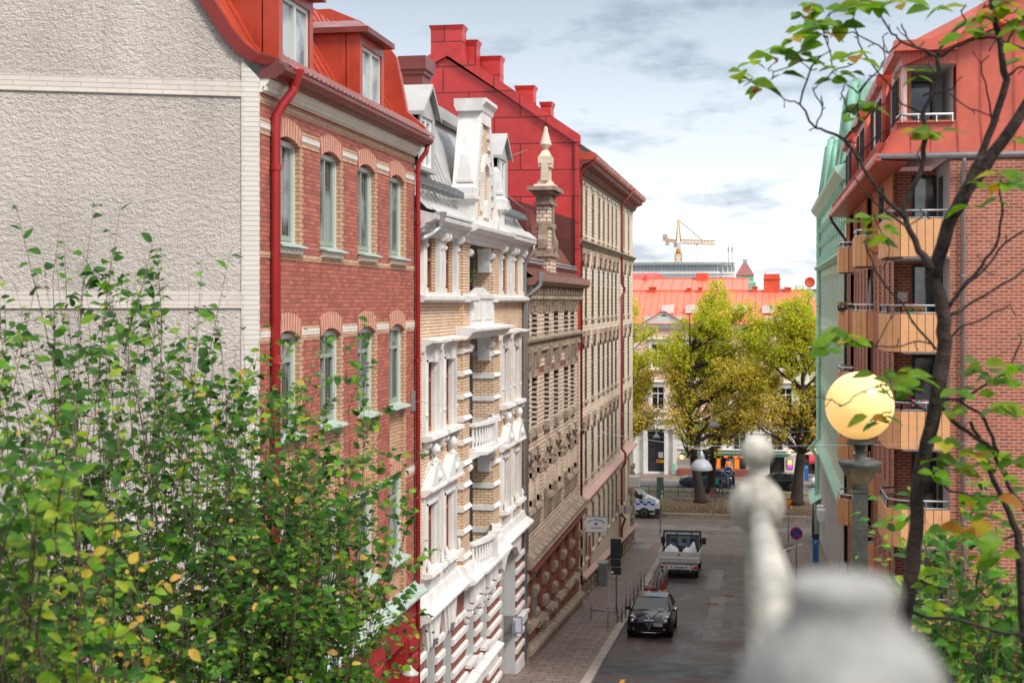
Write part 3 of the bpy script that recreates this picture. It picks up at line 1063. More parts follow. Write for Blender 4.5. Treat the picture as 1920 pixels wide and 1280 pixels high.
# ground floor in red plaster with a sheet ledge
g = G(T)
gh = [(23.7, 25.0, 3.5, 8.2), (26.0, 27.3, 5.6, 8.2), (28.55, 29.95, 5.9, 8.05), (31.2, 33.3, 4.9, 8.1)]
g.wall(U0, U1, 3.0, 9.0, gh, .5, 0, 0, d=.06)
g.prism([(0, 8.96), (.12, 8.96), (.16, 9.02), (.24, 9.04), (.24, 9.1), (0, 9.1)], U0, U1)
for a, b in ((25.15, 25.9), (27.4, 28.45), (30.05, 31.1), (33.4, 34.3)):
    z = 4.2
    while z < 8.0:
        g.prism([(.05, z + .02), (.11, z + .02), (.14, z + .06), (.14, z + .42), (.11, z + .46), (.05, z + .46)], a, b)
        z += .5
g.build('ground_floor', 'redpaint', b1)
g = G(T)
g.add([(U0, .02, 9.38), (U1 + .05, .02, 9.38), (U1 + .05, .34, 9.16), (U0, .34, 9.16), (U0, .34, 9.11), (U1 + .05, .34, 9.11), (U0, 0, 9.11), (U1 + .05, 0, 9.11)],
      [(0, 1, 2, 3), (3, 2, 5, 4), (4, 5, 7, 6), (1, 7, 5, 2), (0, 3, 4, 6)])
for k in (25.5, 27.5, 29.2, 31.1, 33.0):
    g.box(k, k + .02, .02, .34, 9.27, 9.30)
g.build('ledge', 'ledge', b1)
for a, b, c, d in gh[:3]:
    window(T, b1, a + .05, b - .05, c + .05, d - .05, .3, 'greyframe', 'glassd', .07, 2, .7)
G(T).box(31.25, 33.25, -.42, -.36, 4.95, 8.05).build('doorway_door', 'redpaint', b1)
G(T).box(32.1, 32.5, -.36, -.33, 6.0, 6.3).build('notice', 'offwhite', b1)
# gable wall (skewed to the street)
TG = lambda s, d, z: (-8.5 - .93 * s + .367 * d, 23.34 - .367 * s - .93 * d, z)
g = G(TG)
vp = [(.02, 20.12), (.22, 20.35), (.47, 20.82), (.95, 21.62), (1.9, 23.1), (9, 27.5)]
g.add([(.30, 0, 3)] + [(.30, 0, 20.45)] + [(s, 0, z) for s, z in vp[2:]] + [(12, 0, 27.5), (12, 0, 3)], [tuple(range(8))])
g.build('gable_wall', 'roughcast', b1)
g = G(TG)
g.box(0, .31, -.02, .025, 3, 20.12)
g.add([(0, .025, 20.12), (.22, .025, 20.35), (.31, .025, 20.47), (.31, .025, 20.12)], [(0, 1, 2, 3)])
for z in (19.82, 16.2, 12.6, 9.0):
    g.box(.31, 12, -.02, .012, z, z + .26, 1)
    g.box(.31, 12, .012, .03, z - .015, z + .02, 1)
g.build('brick_quoins', ['whitebrick', 'bandbrick'], b1)
# body so that the house is solid from other sides
G(T).box(U0 + 2.6, U1, -10.5, -.5, 2.5, 20.2).build('rear_wall', 'redbrick', b1)
# wall lamp in the red doorway
lt = thing('wall_lamp', 'small enamel shade lamp on a bracket in the dark red doorway', 'lamp', (-8.4, 33.35, 7.6))
g = G(T)
g.tube([(33.45, .12, 7.75), (33.2, .25, 7.9), (32.9, .3, 7.85), (32.75, .3, 7.68)], .018, 6)
g.build('bracket', 'dark', lt)
g = G(T)
g.lathe(32.75, .3, [(.03, 7.7), (.06, 7.64), (.2, 7.52), (.22, 7.47), (.2, 7.48), (.05, 7.6)], 14)
g.ball((32.75, .3, 7.48), .07, 8)
g.build('lamp_shade', 'greyroof', lt)
# brown chimney on the roofs behind
ch = thing('chimney_stack', 'rusty brown sheet clad chimney with a flared cap behind the red and grey roofs', 'chimney', (-9.9, 40.2, 20.5))
g = G()
g.box(-10.2, -9.62, 39.9, 40.9, 20.5, 22.85)
g.build('shaft', 'brownmetal', ch)
g = G()
g.box(-10.26, -9.56, 39.84, 40.96, 22.85, 22.98).box(-10.32, -9.5, 39.78, 41.02, 22.98, 23.36)
g.build('cap', 'brownmetal', ch)

# ================================================================== white ornamented building
b2 = thing('white_trimmed_building', 'tan brick town house with white stucco ornament, loggias and a tall central gablet', 'building', (-8.5, 42.5, gz(42.5)))
U0, U1 = 34.5, 50.62
P1, P2 = (39.5, 40.4), (44.1, 45.05)
wl = [(35.42, 36.7), (37.5, 38.8)]
wr = [(46.35, 47.35), (48.45, 49.5)]
zA, zB, zC = (16.55, 17.95), (12.9, 14.75), (9.42, 11.08)
hl = []
for a, b in wl + wr:
    for z in (zA, zB, zC):
        hl.append((a, b, *z))
g = G(T)
g.wall(U0, P1[0], 8.3, 18.3, [h for h in hl if h[1] < 39.5], .3, 0, 0)
g.wall(P2[1], U1, 8.3, 18.3, [h for h in hl if h[0] > 45], .3, 0, 0)
g.box(P1[0], P1[1], -.5, .16, 8.3, 18.3)
g.box(P2[0], P2[1], -.5, .16, 8.3, 18.3)
for z0, z1 in ((15.55, 16.35),):
    g.box(P1[1], P2[0], -.3, .08, z0, z1)
g.build('brick_wall', 'tanbrick', b2)
g = G(T)
g.box(P1[1], P2[0], -1.6, -1.5, 8.3, 18.3)
g.box(P1[0], P1[0] + .1, -1.5, -.5, 8.3, 18.3).box(P2[1] - .1, P2[1], -1.5, -.5, 8.3, 18.3)
for z in (8.35, 11.75, 15.3):
    g.box(P1[0] + .1, P2[1] - .1, -1.5, .05, z, z + .18)
g.build('loggia_walls', 'greywall', b2)
for z0 in (8.6, 12.0, 16.45):
    z1 = min(z0 + 2.3, 18.1)
    window(T, b2, 41.4, 43.2, z0, z1, 1.43, 'wood', 'glassd', .1, 2, .75)
def fluted(g, u, z0, z1, w=.26, d=.12):
    g.box(u - w / 2, u + w / 2, 0, d, z0, z1)
    for k in (-1, 0, 1):
        g.box(u + k * w * .3 - .02, u + k * w * .3 + .02, d, d + .02, z0 + .25, z1 - .1)
    g.box(u - w / 2 - .03, u + w / 2 + .03, -.0, d + .04, z0, z0 + .2)
def scroll(g, u, z, w=.22, s=.3):
    """console bracket with two volutes"""
    g.tube([(u - w / 2, .05 + s * .5, z - .1), (u + w / 2, .05 + s * .5, z - .1)], s * .42, 12, sm=True)
    g.tube([(u - w / 2, .05 + s * .25, z - s * 1.3), (u + w / 2, .05 + s * .25, z - s * 1.3)], s * .24, 10)
    g.prism([(0, z - s * 1.7), (s * .3, z - s * 1.5), (s * .55, z - s * .9), (s * .95, z - s * .3), (s * 1.1, z), (0, z)], u - w * .36, u + w * .36)
def orn(g, u, z, d, n=5, sp=.3, r=.07):
    """relief: small raised leaves and buttons"""
    for i in range(n):
        a = u + (i - (n - 1) / 2) * sp / max(1, n - 1) * 2
        g.ball((a, d, z + (.05 if i % 2 else -.03)), r * (1 if i % 2 else .75), 8, 0, 6)
# top storey: columns, consoles, sill course
g = G(T)
for u in (35.1, 36.85, 37.27, 38.95, 45.85, 47.6, 48.15, 49.85):
    fluted(g, u, 16.45, 17.75)
    scroll(g, u, 18.12, .2, .3)
g.prism([(0, 16.28), (.2, 16.28), (.26, 16.34), (.26, 16.44), (0, 16.5)], U0, P1[0])
g.prism([(.16, 16.28), (.36, 16.28), (.42, 16.34), (.42, 16.44), (.16, 16.5)], P1[0] - .02, P1[1] + .3)
g.prism([(.16, 16.28), (.36, 16.28), (.42, 16.34), (.42, 16.44), (.16, 16.5)], P2[0] - .3, P2[1] + .02)
g.prism([(0, 16.28), (.2, 16.28), (.26, 16.34), (.26, 16.44), (0, 16.5)], P2[1], U1)
# panel of the upper loggia and its canopy below
g.prism([(-.1, 15.55), (.2, 15.55), (.2, 16.35), (.26, 16.4), (.26, 16.52), (-.1, 16.56)], P1[1], P2[0])
g.prismd([(P1[1] + .6, 16.5), (P2[0] - .6, 16.5), ((P1[1] + P2[0]) / 2, 16.72)], -.05, .22)
g.box(P1[1] + .25, P1[1] + 1.6, .2, .225, 15.75, 16.2).box(P2[0] - 1.6, P2[0] - .25, .2, .225, 15.75, 16.2)
g.prism([(0, 15.2), (.3, 15.22), (.42, 15.32), (.48, 15.42), (.62, 15.46), (.62, 15.53), (0, 15.6)], P1[0] - .25, P2[1] + .3)
g.build('top_storey_ornament', 'white', b2)
# main cornice
g = G(T)
cp = [(0, 17.98), (.08, 17.98), (.1, 18.1), (.22, 18.16), (.26, 18.26), (.42, 18.3), (.5, 18.36), (.52, 18.46), (0, 18.62)]
g.prism(cp, U0, P1[0] - .3)
g.prism([(d + .16, z) for d, z in cp[:-1]] + [(.16, 18.62)] + [(0, 18.62), (0, 17.98)], P1[0] - .3, P2[1] + .3)
g.prism(cp, P2[1] + .3, U1 + .05)
k = U0 + .1
while k < U1:
    if not (P1[0] - .4 < k < P2[1] + .3):
        g.box(k, k + .1, .1, .2, 18.04, 18.14)
    k += .22
g.build('cornice', 'white', b2)
# piers: white bands and capitals
g = G(T)
for (a, b), zs in ((P1, (14.89, 14.25, 13.6, 12.96, 12.3, 11.68, 11.05, 10.4, 9.75, 9.02)), (P2, (14.66, 13.95, 13.25, 12.5, 11.85, 11.2, 10.5, 9.8, 9.1))):
    for z in zs:
        g.piece()
        pr = [(-.5, z - .08), (.17, z - .08), (.25, z - .02), (.17, z + .08), (-.5, z + .08)]
        g.prism(pr, a - .05, b + .05)
for (a, b) in (P1, P2):
    for zc in (17.96, 15.2, 11.72):
        g.piece()
        s_ = -1 if a > 42 else 1
        uu = a - .12 if a > 42 else b + .12
        g.prismd([(uu - .16, zc - .75), (uu + .16, zc - .75), (uu + .2, zc - .55), (uu + .2, zc - .12), (uu + .32, zc - .05), (uu + .32, zc), (uu - .32, zc), (uu - .32, zc - .05), (uu - .2, zc - .12), (uu - .2, zc - .55)], -.28, .1)
        g.tube([(uu - .22, .12, zc - .24), (uu + .22, .12, zc - .24)], .12, 10)
g.build_pieces('pier_band', 'white', b2)
# loggia balustrades
def balustrade(g, u0, u1, z0, z1, d, bulge=.35):
    n = int((u1 - u0) / .2)
    cu = (u0 + u1) / 2
    def dd(u):
        return d + bulge * max(0, 1 - ((u - cu) / ((u1 - u0) / 2)) ** 2)
    m_ = 10
    for (za, zb, e) in ((z0, z0 + .1, .12), (z1 - .09, z1, .12)):
        for i in range(m_):
            a, b = u0 + (u1 - u0) * i / m_, u0 + (u1 - u0) * (i + 1) / m_
            v = []
            for u in (a, b):
                v += [(u, dd(u) - e, za), (u, dd(u) + e, za), (u, dd(u) + e, zb), (u, dd(u) - e, zb)]
            g.add(v, [(0, 1, 2, 3), (4, 7, 6, 5), (0, 4, 5, 1), (1, 5, 6, 2), (2, 6, 7, 3), (3, 7, 4, 0)])
    h = z1 - z0 - .19
    for i in range(n):
        u = u0 + (i + .5) * (u1 - u0) / n
        if abs(u - cu) < .14:
            continue
        g.lathe(u, dd(u), [(.05, z0 + .1), (.035, z0 + .1 + h * .15), (.075, z0 + .1 + h * .35), (.035, z0 + .1 + h * .75), (.055, z1 - .09)], 8)
    g.box(cu - .13, cu + .13, dd(cu) - .13, dd(cu) + .13, z0, z1 + .05)
for z0, z1 in ((11.95, 12.75), (8.5, 9.3)):
    g = G(T)
    balustrade(g, P1[1], P2[0], z0, z1, .2, .3)
    g.prism([(-.1, z0 - .28), (.2, z0 - .26), (.5, z0 - .1), (.68, z0 - .08), (.68, z0), (-.1, z0)], P1[1] - .02, P2[0] + .02)
    g.build('balustrade', 'white', b2)
# windows with their surrounds
for i, (a, b) in enumerate(wl + wr):
    for fl, (z0, z1) in enumerate((zA, zB, zC)):
        w_ = window(T, b2, a + .02, b - .02, z0, z1, (.1 if a < 42 else .05), 'wood', 'glassd', .09, 2, .72 if fl else .6)
        if fl == 0:
            continue
        q = G(T)
        e_ = .22
        q.box(a - e_, a, 0, .09, z0 - .05, z1 + .25).box(b, b + e_, 0, .09, z0 - .05, z1 + .25).box(a, b, 0, .09, z1, z1 + .25)
        q.box(a - .06, a, .09, .12, z0, z1 + .06).box(b, b + .06, .09, .12, z0, z1 + .06).box(a - .06, b + .06, .09, .12, z1, z1 + .06)
        q.box(a, a + .03, -.2, 0, z0, z1).box(b - .03, b, -.2, 0, z0, z1).box(a + .03, b - .03, -.2, 0, z1 - .03, z1)
        q.prism([(-.2, z0), (.28, z0 - .03), (.3, z0 - .13), (.1, z0 - .18), (-.2, z0 - .15)], a - e_ - .06, b + e_ + .06)
        if fl == 1:
            q.prism([(0, z1 + .25), (.08, z1 + .25), (.12, z1 + .42), (.3, z1 + .5), (.4, z1 + .5), (.4, z1 + .56), (0, z1 + .6)], a - e_ - .05, b + e_ + .05)
            q.prismd([((a + b) / 2 - .2, z1 - .02), ((a + b) / 2 + .2, z1 - .02), ((a + b) / 2 + .26, z1 + .32), ((a + b) / 2 - .26, z1 + .32)], .09, .2)
            orn(q, (a + b) / 2, z1 + .14, .1, 5, .42, .06)
            for s in (a - .1, b + .1):
                scroll(q, s, z0 - .16, .16, .2)
                q.ball((s, .1, z0 + .5), .05, 8)
        else:
            cu = (a + b) / 2
            hw_ = (b - a) / 2 + e_ + .08
            q.prism([(0, z1 + .25), (.1, z1 + .25), (.26, z1 + .38), (.3, z1 + .38), (.3, z1 + .44), (0, z1 + .44)], cu - hw_, cu + hw_)
            n_ = 8           # curved pediment sides rising to a pedestal
            pts = []
            for k in range(n_ + 1):
                t_ = k / n_
                pts.append((cu - hw_ + (hw_ - .14) * t_, z1 + .44 + .62 * t_ ** .75))
            pts2 = [(2 * cu - p[0], p[1]) for p in pts][::-1]
            q.prismd(pts + pts2, 0, .26)
            q.box(cu - .14, cu + .14, .0, .28, z1 + 1.02, z1 + 1.1)
            q.lathe(cu, .14, [(.1, z1 + 1.1), (.06, z1 + 1.16), (.05, z1 + 1.2), (.11, z1 + 1.25), (.15, z1 + 1.35), (.14, z1 + 1.44), (.08, z1 + 1.52), (.01, z1 + 1.55)], 12)
            q.ball((cu, .24, z1 + .7), .11, 10, 0, 8, 1.3)
            orn(q, cu, z1 + .32, .1, 7, .5, .035)
            q.box(a - e_, b + e_, .0, .06, z0 - .62, z0 - .18)
            orn(q, cu, z0 - .4, .06, 7, .45, .07)
            for s in (a - .12, b + .12):
                q.lathe(s, .16, [(.06, z0), (.04, z0 + .05), (.08, z0 + .14), (.03, z0 + .24), (.01, z0 + .3)], 8)
        q.build('window_surround', 'white', w_)
# base cornice
g = G(T)
bp_ = [(0, 8.15), (.12, 8.15), (.2, 8.26), (.38, 8.32), (.42, 8.36), (.42, 8.42), (.16, 8.58), (.1, 8.8), (0, 8.82)]
g.prism(bp_, U0, U1 + .05)
g.prism([(d + .18, z) for d, z in bp_] + [(0, 8.82), (0, 8.15)], P1[0] - .2, P2[1] + .2)
g.build('base_cornice', 'white', b2)
# ground floor: red-brown brick with white bands
gh = [(35.35, 36.5, 3.0, 7.6), (37.45, 38.5, 3.0, 7.55), (40.45, 41.6, 5.78, 7.5), (42.7, 43.7, 5.76, 7.5), (45.9, 48.9, 3.2, 7.9)]
g = G(T)
g.wall(U0, U1, 2.6, 8.2, gh, .45, 0, 1, d=.03)
g.build('ground_floor_wall', ['redbrick2', 'greywall'], b2)
g = G(T)
solid = [(34.52, 35.35), (36.5, 37.45), (38.5, 40.45), (41.6, 42.7), (43.7, 45.9), (48.9, 50.6)]
for a, b in solid:
    z = 4.0
    while z < 7.5:
        if z > gz(a) - .5:
            g.prism([(.03, z), (.09, z), (.12, z + .03), (.12, z + .17), (.09, z + .2), (.03, z + .2)], a + .0, b - .0)
        z += .46
for a, b, z0, z1 in gh[:2]:     # fanned voussoirs
    cu = (a + b) / 2
    for k in range(7):
        t0, t1 = -1 + 2 * k / 7, -1 + 2 * (k + 1) / 7
        w_ = (b - a) / 2
        lowf = lambda t: z1 - .28 * t * t
        g.prismd([(cu + w_ * 1.05 * t0, lowf(t0)), (cu + w_ * 1.05 * t1 - .02, lowf(t1)), (cu + w_ * 1.65 * t1 - .02, 8.15), (cu + w_ * 1.65 * t0, 8.15)], .02, .14 + (.05 if k % 2 == 1 else 0))
for a, b, z0, z1 in gh[2:4]:    # entablature blocks on consoles
    g.box(a - .2, b + .25, .03, .2, z1 + .05, 8.15)
    g.box(a - .25, b + .3, .03, .3, z1 - .08, z1 + .06)
    for s in (a - .12, b + .12):
        scroll(g, s, z1 - .1, .2, .26)
        g.box(s - .1, s + .1, .2, .36, z1 + .12, 8.1)
    g.prism([(-.3, z0), (.2, z0 - .02), (.2, z0 - .12), (-.3, z0 - .1)], a - .05, b + .05)
g.prism([(.03, 5.0), (.12, 5.0), (.2, 5.12), (.3, 5.2), (.3, 5.26), (.03, 5.36)], 38.4, 45.3)
g.prism([(.03, 4.7), (.1, 4.72), (.1, 4.98), (.03, 5.0)], 38.4, 45.3)
g.prismd([(45.5, 8.15), (49.3, 8.15), (49.1, 7.6), (48.9, 7.45), (48.3, 7.85), (47.4, 8.0), (46.5, 7.85), (45.9, 7.45), (45.6, 7.6)], .0, .2)
g.box(48.9, 50.6, .03, .2, 4.9, 5.15).box(48.85, 50.65, .03, .26, 5.15, 5.25)
g.box(48.9, 50.6, .03, .1, 3.0, 3.7)
g.build('ground_floor_bands', 'offwhite' if False else 'white', b2)
for a, b, z0, z1 in gh[:4]:
    window(T, b2, a + .12, b - .12, max(z0, 3.2), z1 - .1, .12, 'greyframe', 'glassd', .08, 2, .7)
g = G(T)
g.box(45.95, 48.85, -.42, -.38, 3.2, 7.85)
for a in (46.1, 47.5):
    g.box(a, a + 1.25, -.38, -.35, 3.4, 5.6).box(a, a + 1.25, -.38, -.35, 5.75, 7.3)
dr = g.build('door', 'greyframe', b2)
G(T).ball((47.4, -.33, 4.8), .05, 8).build('handle', 'dark', dr)
nb = thing('notice_board', 'grey intercom box with a framed white notice in the white entrance', 'notice board', (-8.5, 48.3, 4.9))
G(T).box(48.45, 48.86, .0, .07, 4.75, 5.2).build('box', 'galv', nb)
TW = lambda u, d, z: (-8.5 + .0 + u, 48.86 - d, z)
g = G(TW).box(-.42, .30, .02, .06, 4.75, 5.35)
g.build('back_plate', 'galv', nb)
G(TW).box(-.02, .26, .06, .075, 4.8, 5.3).build('sheet', mk('lilac white paper', (.55, .52, .68), .6, .05, 9), nb)
# roof
g = G(T)
rp = [(.3, 18.62), (.02, 18.9), (-.25, 19.3), (-1.25, 21.75), (-1.5, 21.9)]
for (d0, z0), (d1, z1) in zip(rp[:-1], rp[1:]):
    g.quad((U0, d0, z0), (U1, d0, z0), (U1, d1, z1), (U0, d1, z1))
g.prism([(-1.15, 21.75), (-1.0, 21.8), (-1.0, 22.15), (-1.35, 22.35), (-1.6, 22.3)], U0, U1 + .02)
g.quad((U0, -1.6, 22.3), (U1, -1.6, 22.3), (U1, -8, 23.0), (U0, -8, 23.0))
k = U0 + .25
while k < U1:
    if not 40.2 < k < 44.9:
        for (d0, z0), (d1, z1) in zip(rp[1:-1], rp[2:]):
            g.prism([(d0 - .01, z0 - .01), (d0 + .03, z0 + .03), (d1 + .03, z1 + .03), (d1 - .01, z1 - .01)], k, k + .03)
    k += .5
g.prism([(.34, 18.58), (.02, 18.86), (-.3, 19.32), (-1.2, 21.6), (-1.15, 22.4), (-1.8, 22.9), (-1.8, 18.6)], U1 - .05, U1 + .12)
k = U0 + .75
while k < U1 + .1:
    if not 39.3 < k < 45.3:
        g.add([(k, .5, 18.5), (k + .2, .5, 18.5), (k + .2, .2, 18.72), (k, .2, 18.72), (k + .2, .47, 18.58), (k + .2, .2, 18.8)], [(0, 1, 2, 3), (1, 4, 5, 2), (0, 4, 5, 3)])
    k += .22
roof = g.build('roof', 'greyroof', b2)
for c in (36.75, 47.95):
    g = G(T)
    f = -.22
    g.box(c - .85, c - .6, -.4, f, 19.8, 21.3).box(c + .6, c + .85, -.4, f, 19.8, 21.3).box(c - .6, c + .6, -.4, f, 21.15, 21.3).box(c - .9, c + .9, -.4, f + .06, 19.72, 19.82)
    for s in (-.85, .85):
        g.add([(c + s, f - .05, 19.75), (c + s, f - .05, 21.3), (c + s, -1.3, 21.3), (c + s, -.5, 19.75)], [(0, 1, 2, 3)])
    g.prismd([(c - .85, 21.3), (c + .85, 21.3), (c, 21.95)], -.5, f)
    dm = g.build('dormer', 'greyroof', roof)
    g = G(T)
    g.add([(c - 1.05, f + .15, 21.22), (c, f + .15, 22.05), (c, -1.6, 22.05), (c - 1.05, -1.3, 21.22), (c + 1.05, f + .15, 21.22), (c + 1.05, -1.3, 21.22), (c - 1.05, f + .15, 21.12), (c, f + .15, 21.93), (c + 1.05, f + .15, 21.12), (c - 1.05, -1.3, 21.12)],
          [(0, 1, 2, 3), (1, 4, 5, 2), (0, 6, 7, 1), (1, 7, 8, 4), (0, 3, 9, 6)])
    g.build('dormer_roof', 'greyroof', dm)
    w_ = G(T)
    for a, b in ((c - .6, c - .5), (c - .05, c + .05), (c + .5, c + .6)):
        w_.box(a, b, -.34, -.27, 19.82, 21.15)
    w_.box(c - .5, c + .5, -.34, -.28, 19.82, 19.92).box(c - .5, c + .5, -.34, -.28, 21.05, 21.15)
    w_ = w_.build('dormer_window', 'whitepaint', dm)
    G(T).quad((c - .6, -.32, 19.82), (c + .6, -.32, 19.82), (c + .6, -.32, 21.15), (c - .6, -.32, 21.15)).build('pane', 'glassl', w_)
for a, b in ((35.0, 39.2), (45.6, 50.2)):
    g = G(T)
    g.box(a, b, .02, .06, 19.28, 19.32).box(a, b, .12, .16, 19.24, 19.28).box(a, b, .22, .26, 19.22, 19.26)
    k = a + .3
    while k < b:
        g.add([(k, -.2, 19.2), (k, .28, 19.18), (k, .28, 19.34), (k, .0, 19.5)], [(0, 1, 2, 3)])
        g.add([(k + .03, -.2, 19.2), (k + .03, .28, 19.18), (k + .03, .28, 19.34), (k + .03, .0, 19.5)], [(0, 1, 2, 3)])
        k += .62
    g.build('snow_guard', 'galv', roof)
# central gablet
g = G(T)
cu = 42.2
for s in (-1, 1):
    g.prismd([(cu + s * 1.9, 18.55), (cu + s * 1.85, 19.0), (cu + s * .72, 21.9), (cu + s * .38, 21.9), (cu + s * 1.3, 19.4), (cu + s * 1.3, 18.55)][::s], -.4, .3)
g.prismd([(cu - .72, 21.6), (cu + .72, 21.6), (cu + .72, 22.0), (cu - .72, 22.0)], -.4, .32)
g.prism([(-.42, 21.95), (.34, 21.95), (.38, 22.1), (.48, 22.22), (.48, 22.32), (-.5, 22.32), (-.5, 22.1)], cu - .9, cu + .9)
g.box(cu - 1.35, cu + 1.35, -.1, .3, 18.55, 18.8)
g.prismd([(cu - .62, 19.0), (cu - .45, 19.0), (cu - .45, 20.1), (cu - .3, 20.35), (cu, 20.45), (cu + .3, 20.35), (cu + .45, 20.1), (cu + .45, 19.0), (cu + .62, 19.0), (cu + .62, 20.15), (cu + .42, 20.55), (cu, 20.75), (cu - .42, 20.55), (cu - .62, 20.15)], .05, .34)
g.prismd([(cu - .45, 18.8), (cu + .45, 18.8), (cu + .3, 19.2), (cu, 19.35), (cu - .3, 19.2)], .15, .36)
k = 18.9
g.build('gablet', 'white', b2)
g = G(T)
g.prismd([(cu - 1.35, 18.7), (cu + 1.35, 18.7), (cu + 1.35, 19.4), (cu + .5, 21.7), (cu - .5, 21.7), (cu - 1.35, 19.4)], -.3, .24)
g.build('gablet_brick', 'tanbrick', b2)
g = G(T).piece()
for s in (-1, 1):
    for k in range(7):
        z = 19.2 + k * .34
        w_ = 1.34 - max(0, z - 19.3) * .37
        g.piece()
        g.box(min(cu + s * (w_ - .22), cu + s * w_), max(cu + s * (w_ - .22), cu + s * w_), .2, .3, z, z + .16)
    g.piece()
    g.tube([(cu + s * 1.9, .1, 18.75), (cu + s * 2.2, .1, 18.9), (cu + s * 2.05, .1, 19.3), (cu + s * 1.75, .1, 19.5)], [.2, .2, .14, .08], 10)
g.cut = [c for i, c in enumerate(g.cut) if i == 0 or c != g.cut[i - 1]]
g.build_pieces('gablet_block', 'white', b2)
for u in (39.95, 44.75):
    g = G(T)
    d = .12
    g.frustum(u, d, 18.5, 18.62, .36, .36, .36, .36)
    g.frustum(u, d, 18.62, 19.12, .24, .24, .24, .24)
    g.frustum(u, d, 19.12, 19.22, .24, .24, .38, .38)
    g.frustum(u, d, 19.22, 19.32, .38, .38, .38, .38)
    g.frustum(u, d, 19.32, 19.55, .33, .33, .33, .33)
    g.frustum(u, d, 19.55, 19.7, .33, .33, .17, .17)
    g.frustum(u, d, 19.7, 19.78, .24, .24, .24, .24)
    g.frustum(u, d, 19.78, 20.48, .2, .2, .11, .11)
    g.frustum(u, d, 20.48, 20.6, .11, .11, .02, .02)
    g.build('obelisk', 'white', b2)
# grey downpipes
g = G(T)
g.tube([(35.15, .48, 18.45), (35.15, .46, 18.15), (34.95, .3, 17.98), (34.7, .2, 17.9), (34.62, .1, 17.8)], .085, 10)
g.lathe(35.15, .48, [(.09, 18.2), (.1, 18.3), (.17, 18.5), (.18, 18.56)], 12)
g.build('downpipe', 'greypipe', b2)
g = G(T)
g.tube([(50.5, .42, 18.45), (50.5, .42, 18.1), (50.5, .2, 17.8), (50.55, .1, 17.6), (50.55, .1, 3.4)], .07, 10)
g.build('downpipe', 'greypipe', b2)
G(T).box(U0, U1, -12, -1.7, 2.5, 21.6).build('rear_wall', 'greywall', b2)
pt = thing('potted_plant', 'small green plant on the top loggia between the brick piers', 'plant', (-9.1, 42.6, 16.55))
g = G(T)
g.lathe(42.5, -.5, [(.1, 16.5), (.15, 16.8), (.16, 16.82)], 10)
g.build('pot', 'greyframe', pt)
g = G(T)
for i in range(60):
    a, r_, h_ = rnd.uniform(0, 6.3), rnd.uniform(.05, .35), rnd.uniform(16.85, 17.35)
    x, y = 42.5 + r_ * math.cos(a), -.5 + r_ * math.sin(a)
    g.add([(x, y, h_), (x + .06, y + .03, h_ + .04), (x + .12 * math.cos(a), y + .12 * math.sin(a), h_ + .02), (x - .03, y + .05, h_ - .03)], [(0, 1, 2, 3)])
M['leafsmall'] = leafmat('fresh leaves', [(0.05, 0.16, 0.02), (0.10, 0.25, 0.03), (0.04, 0.12, 0.02)])
g.build('foliage', 'leafsmall', pt)

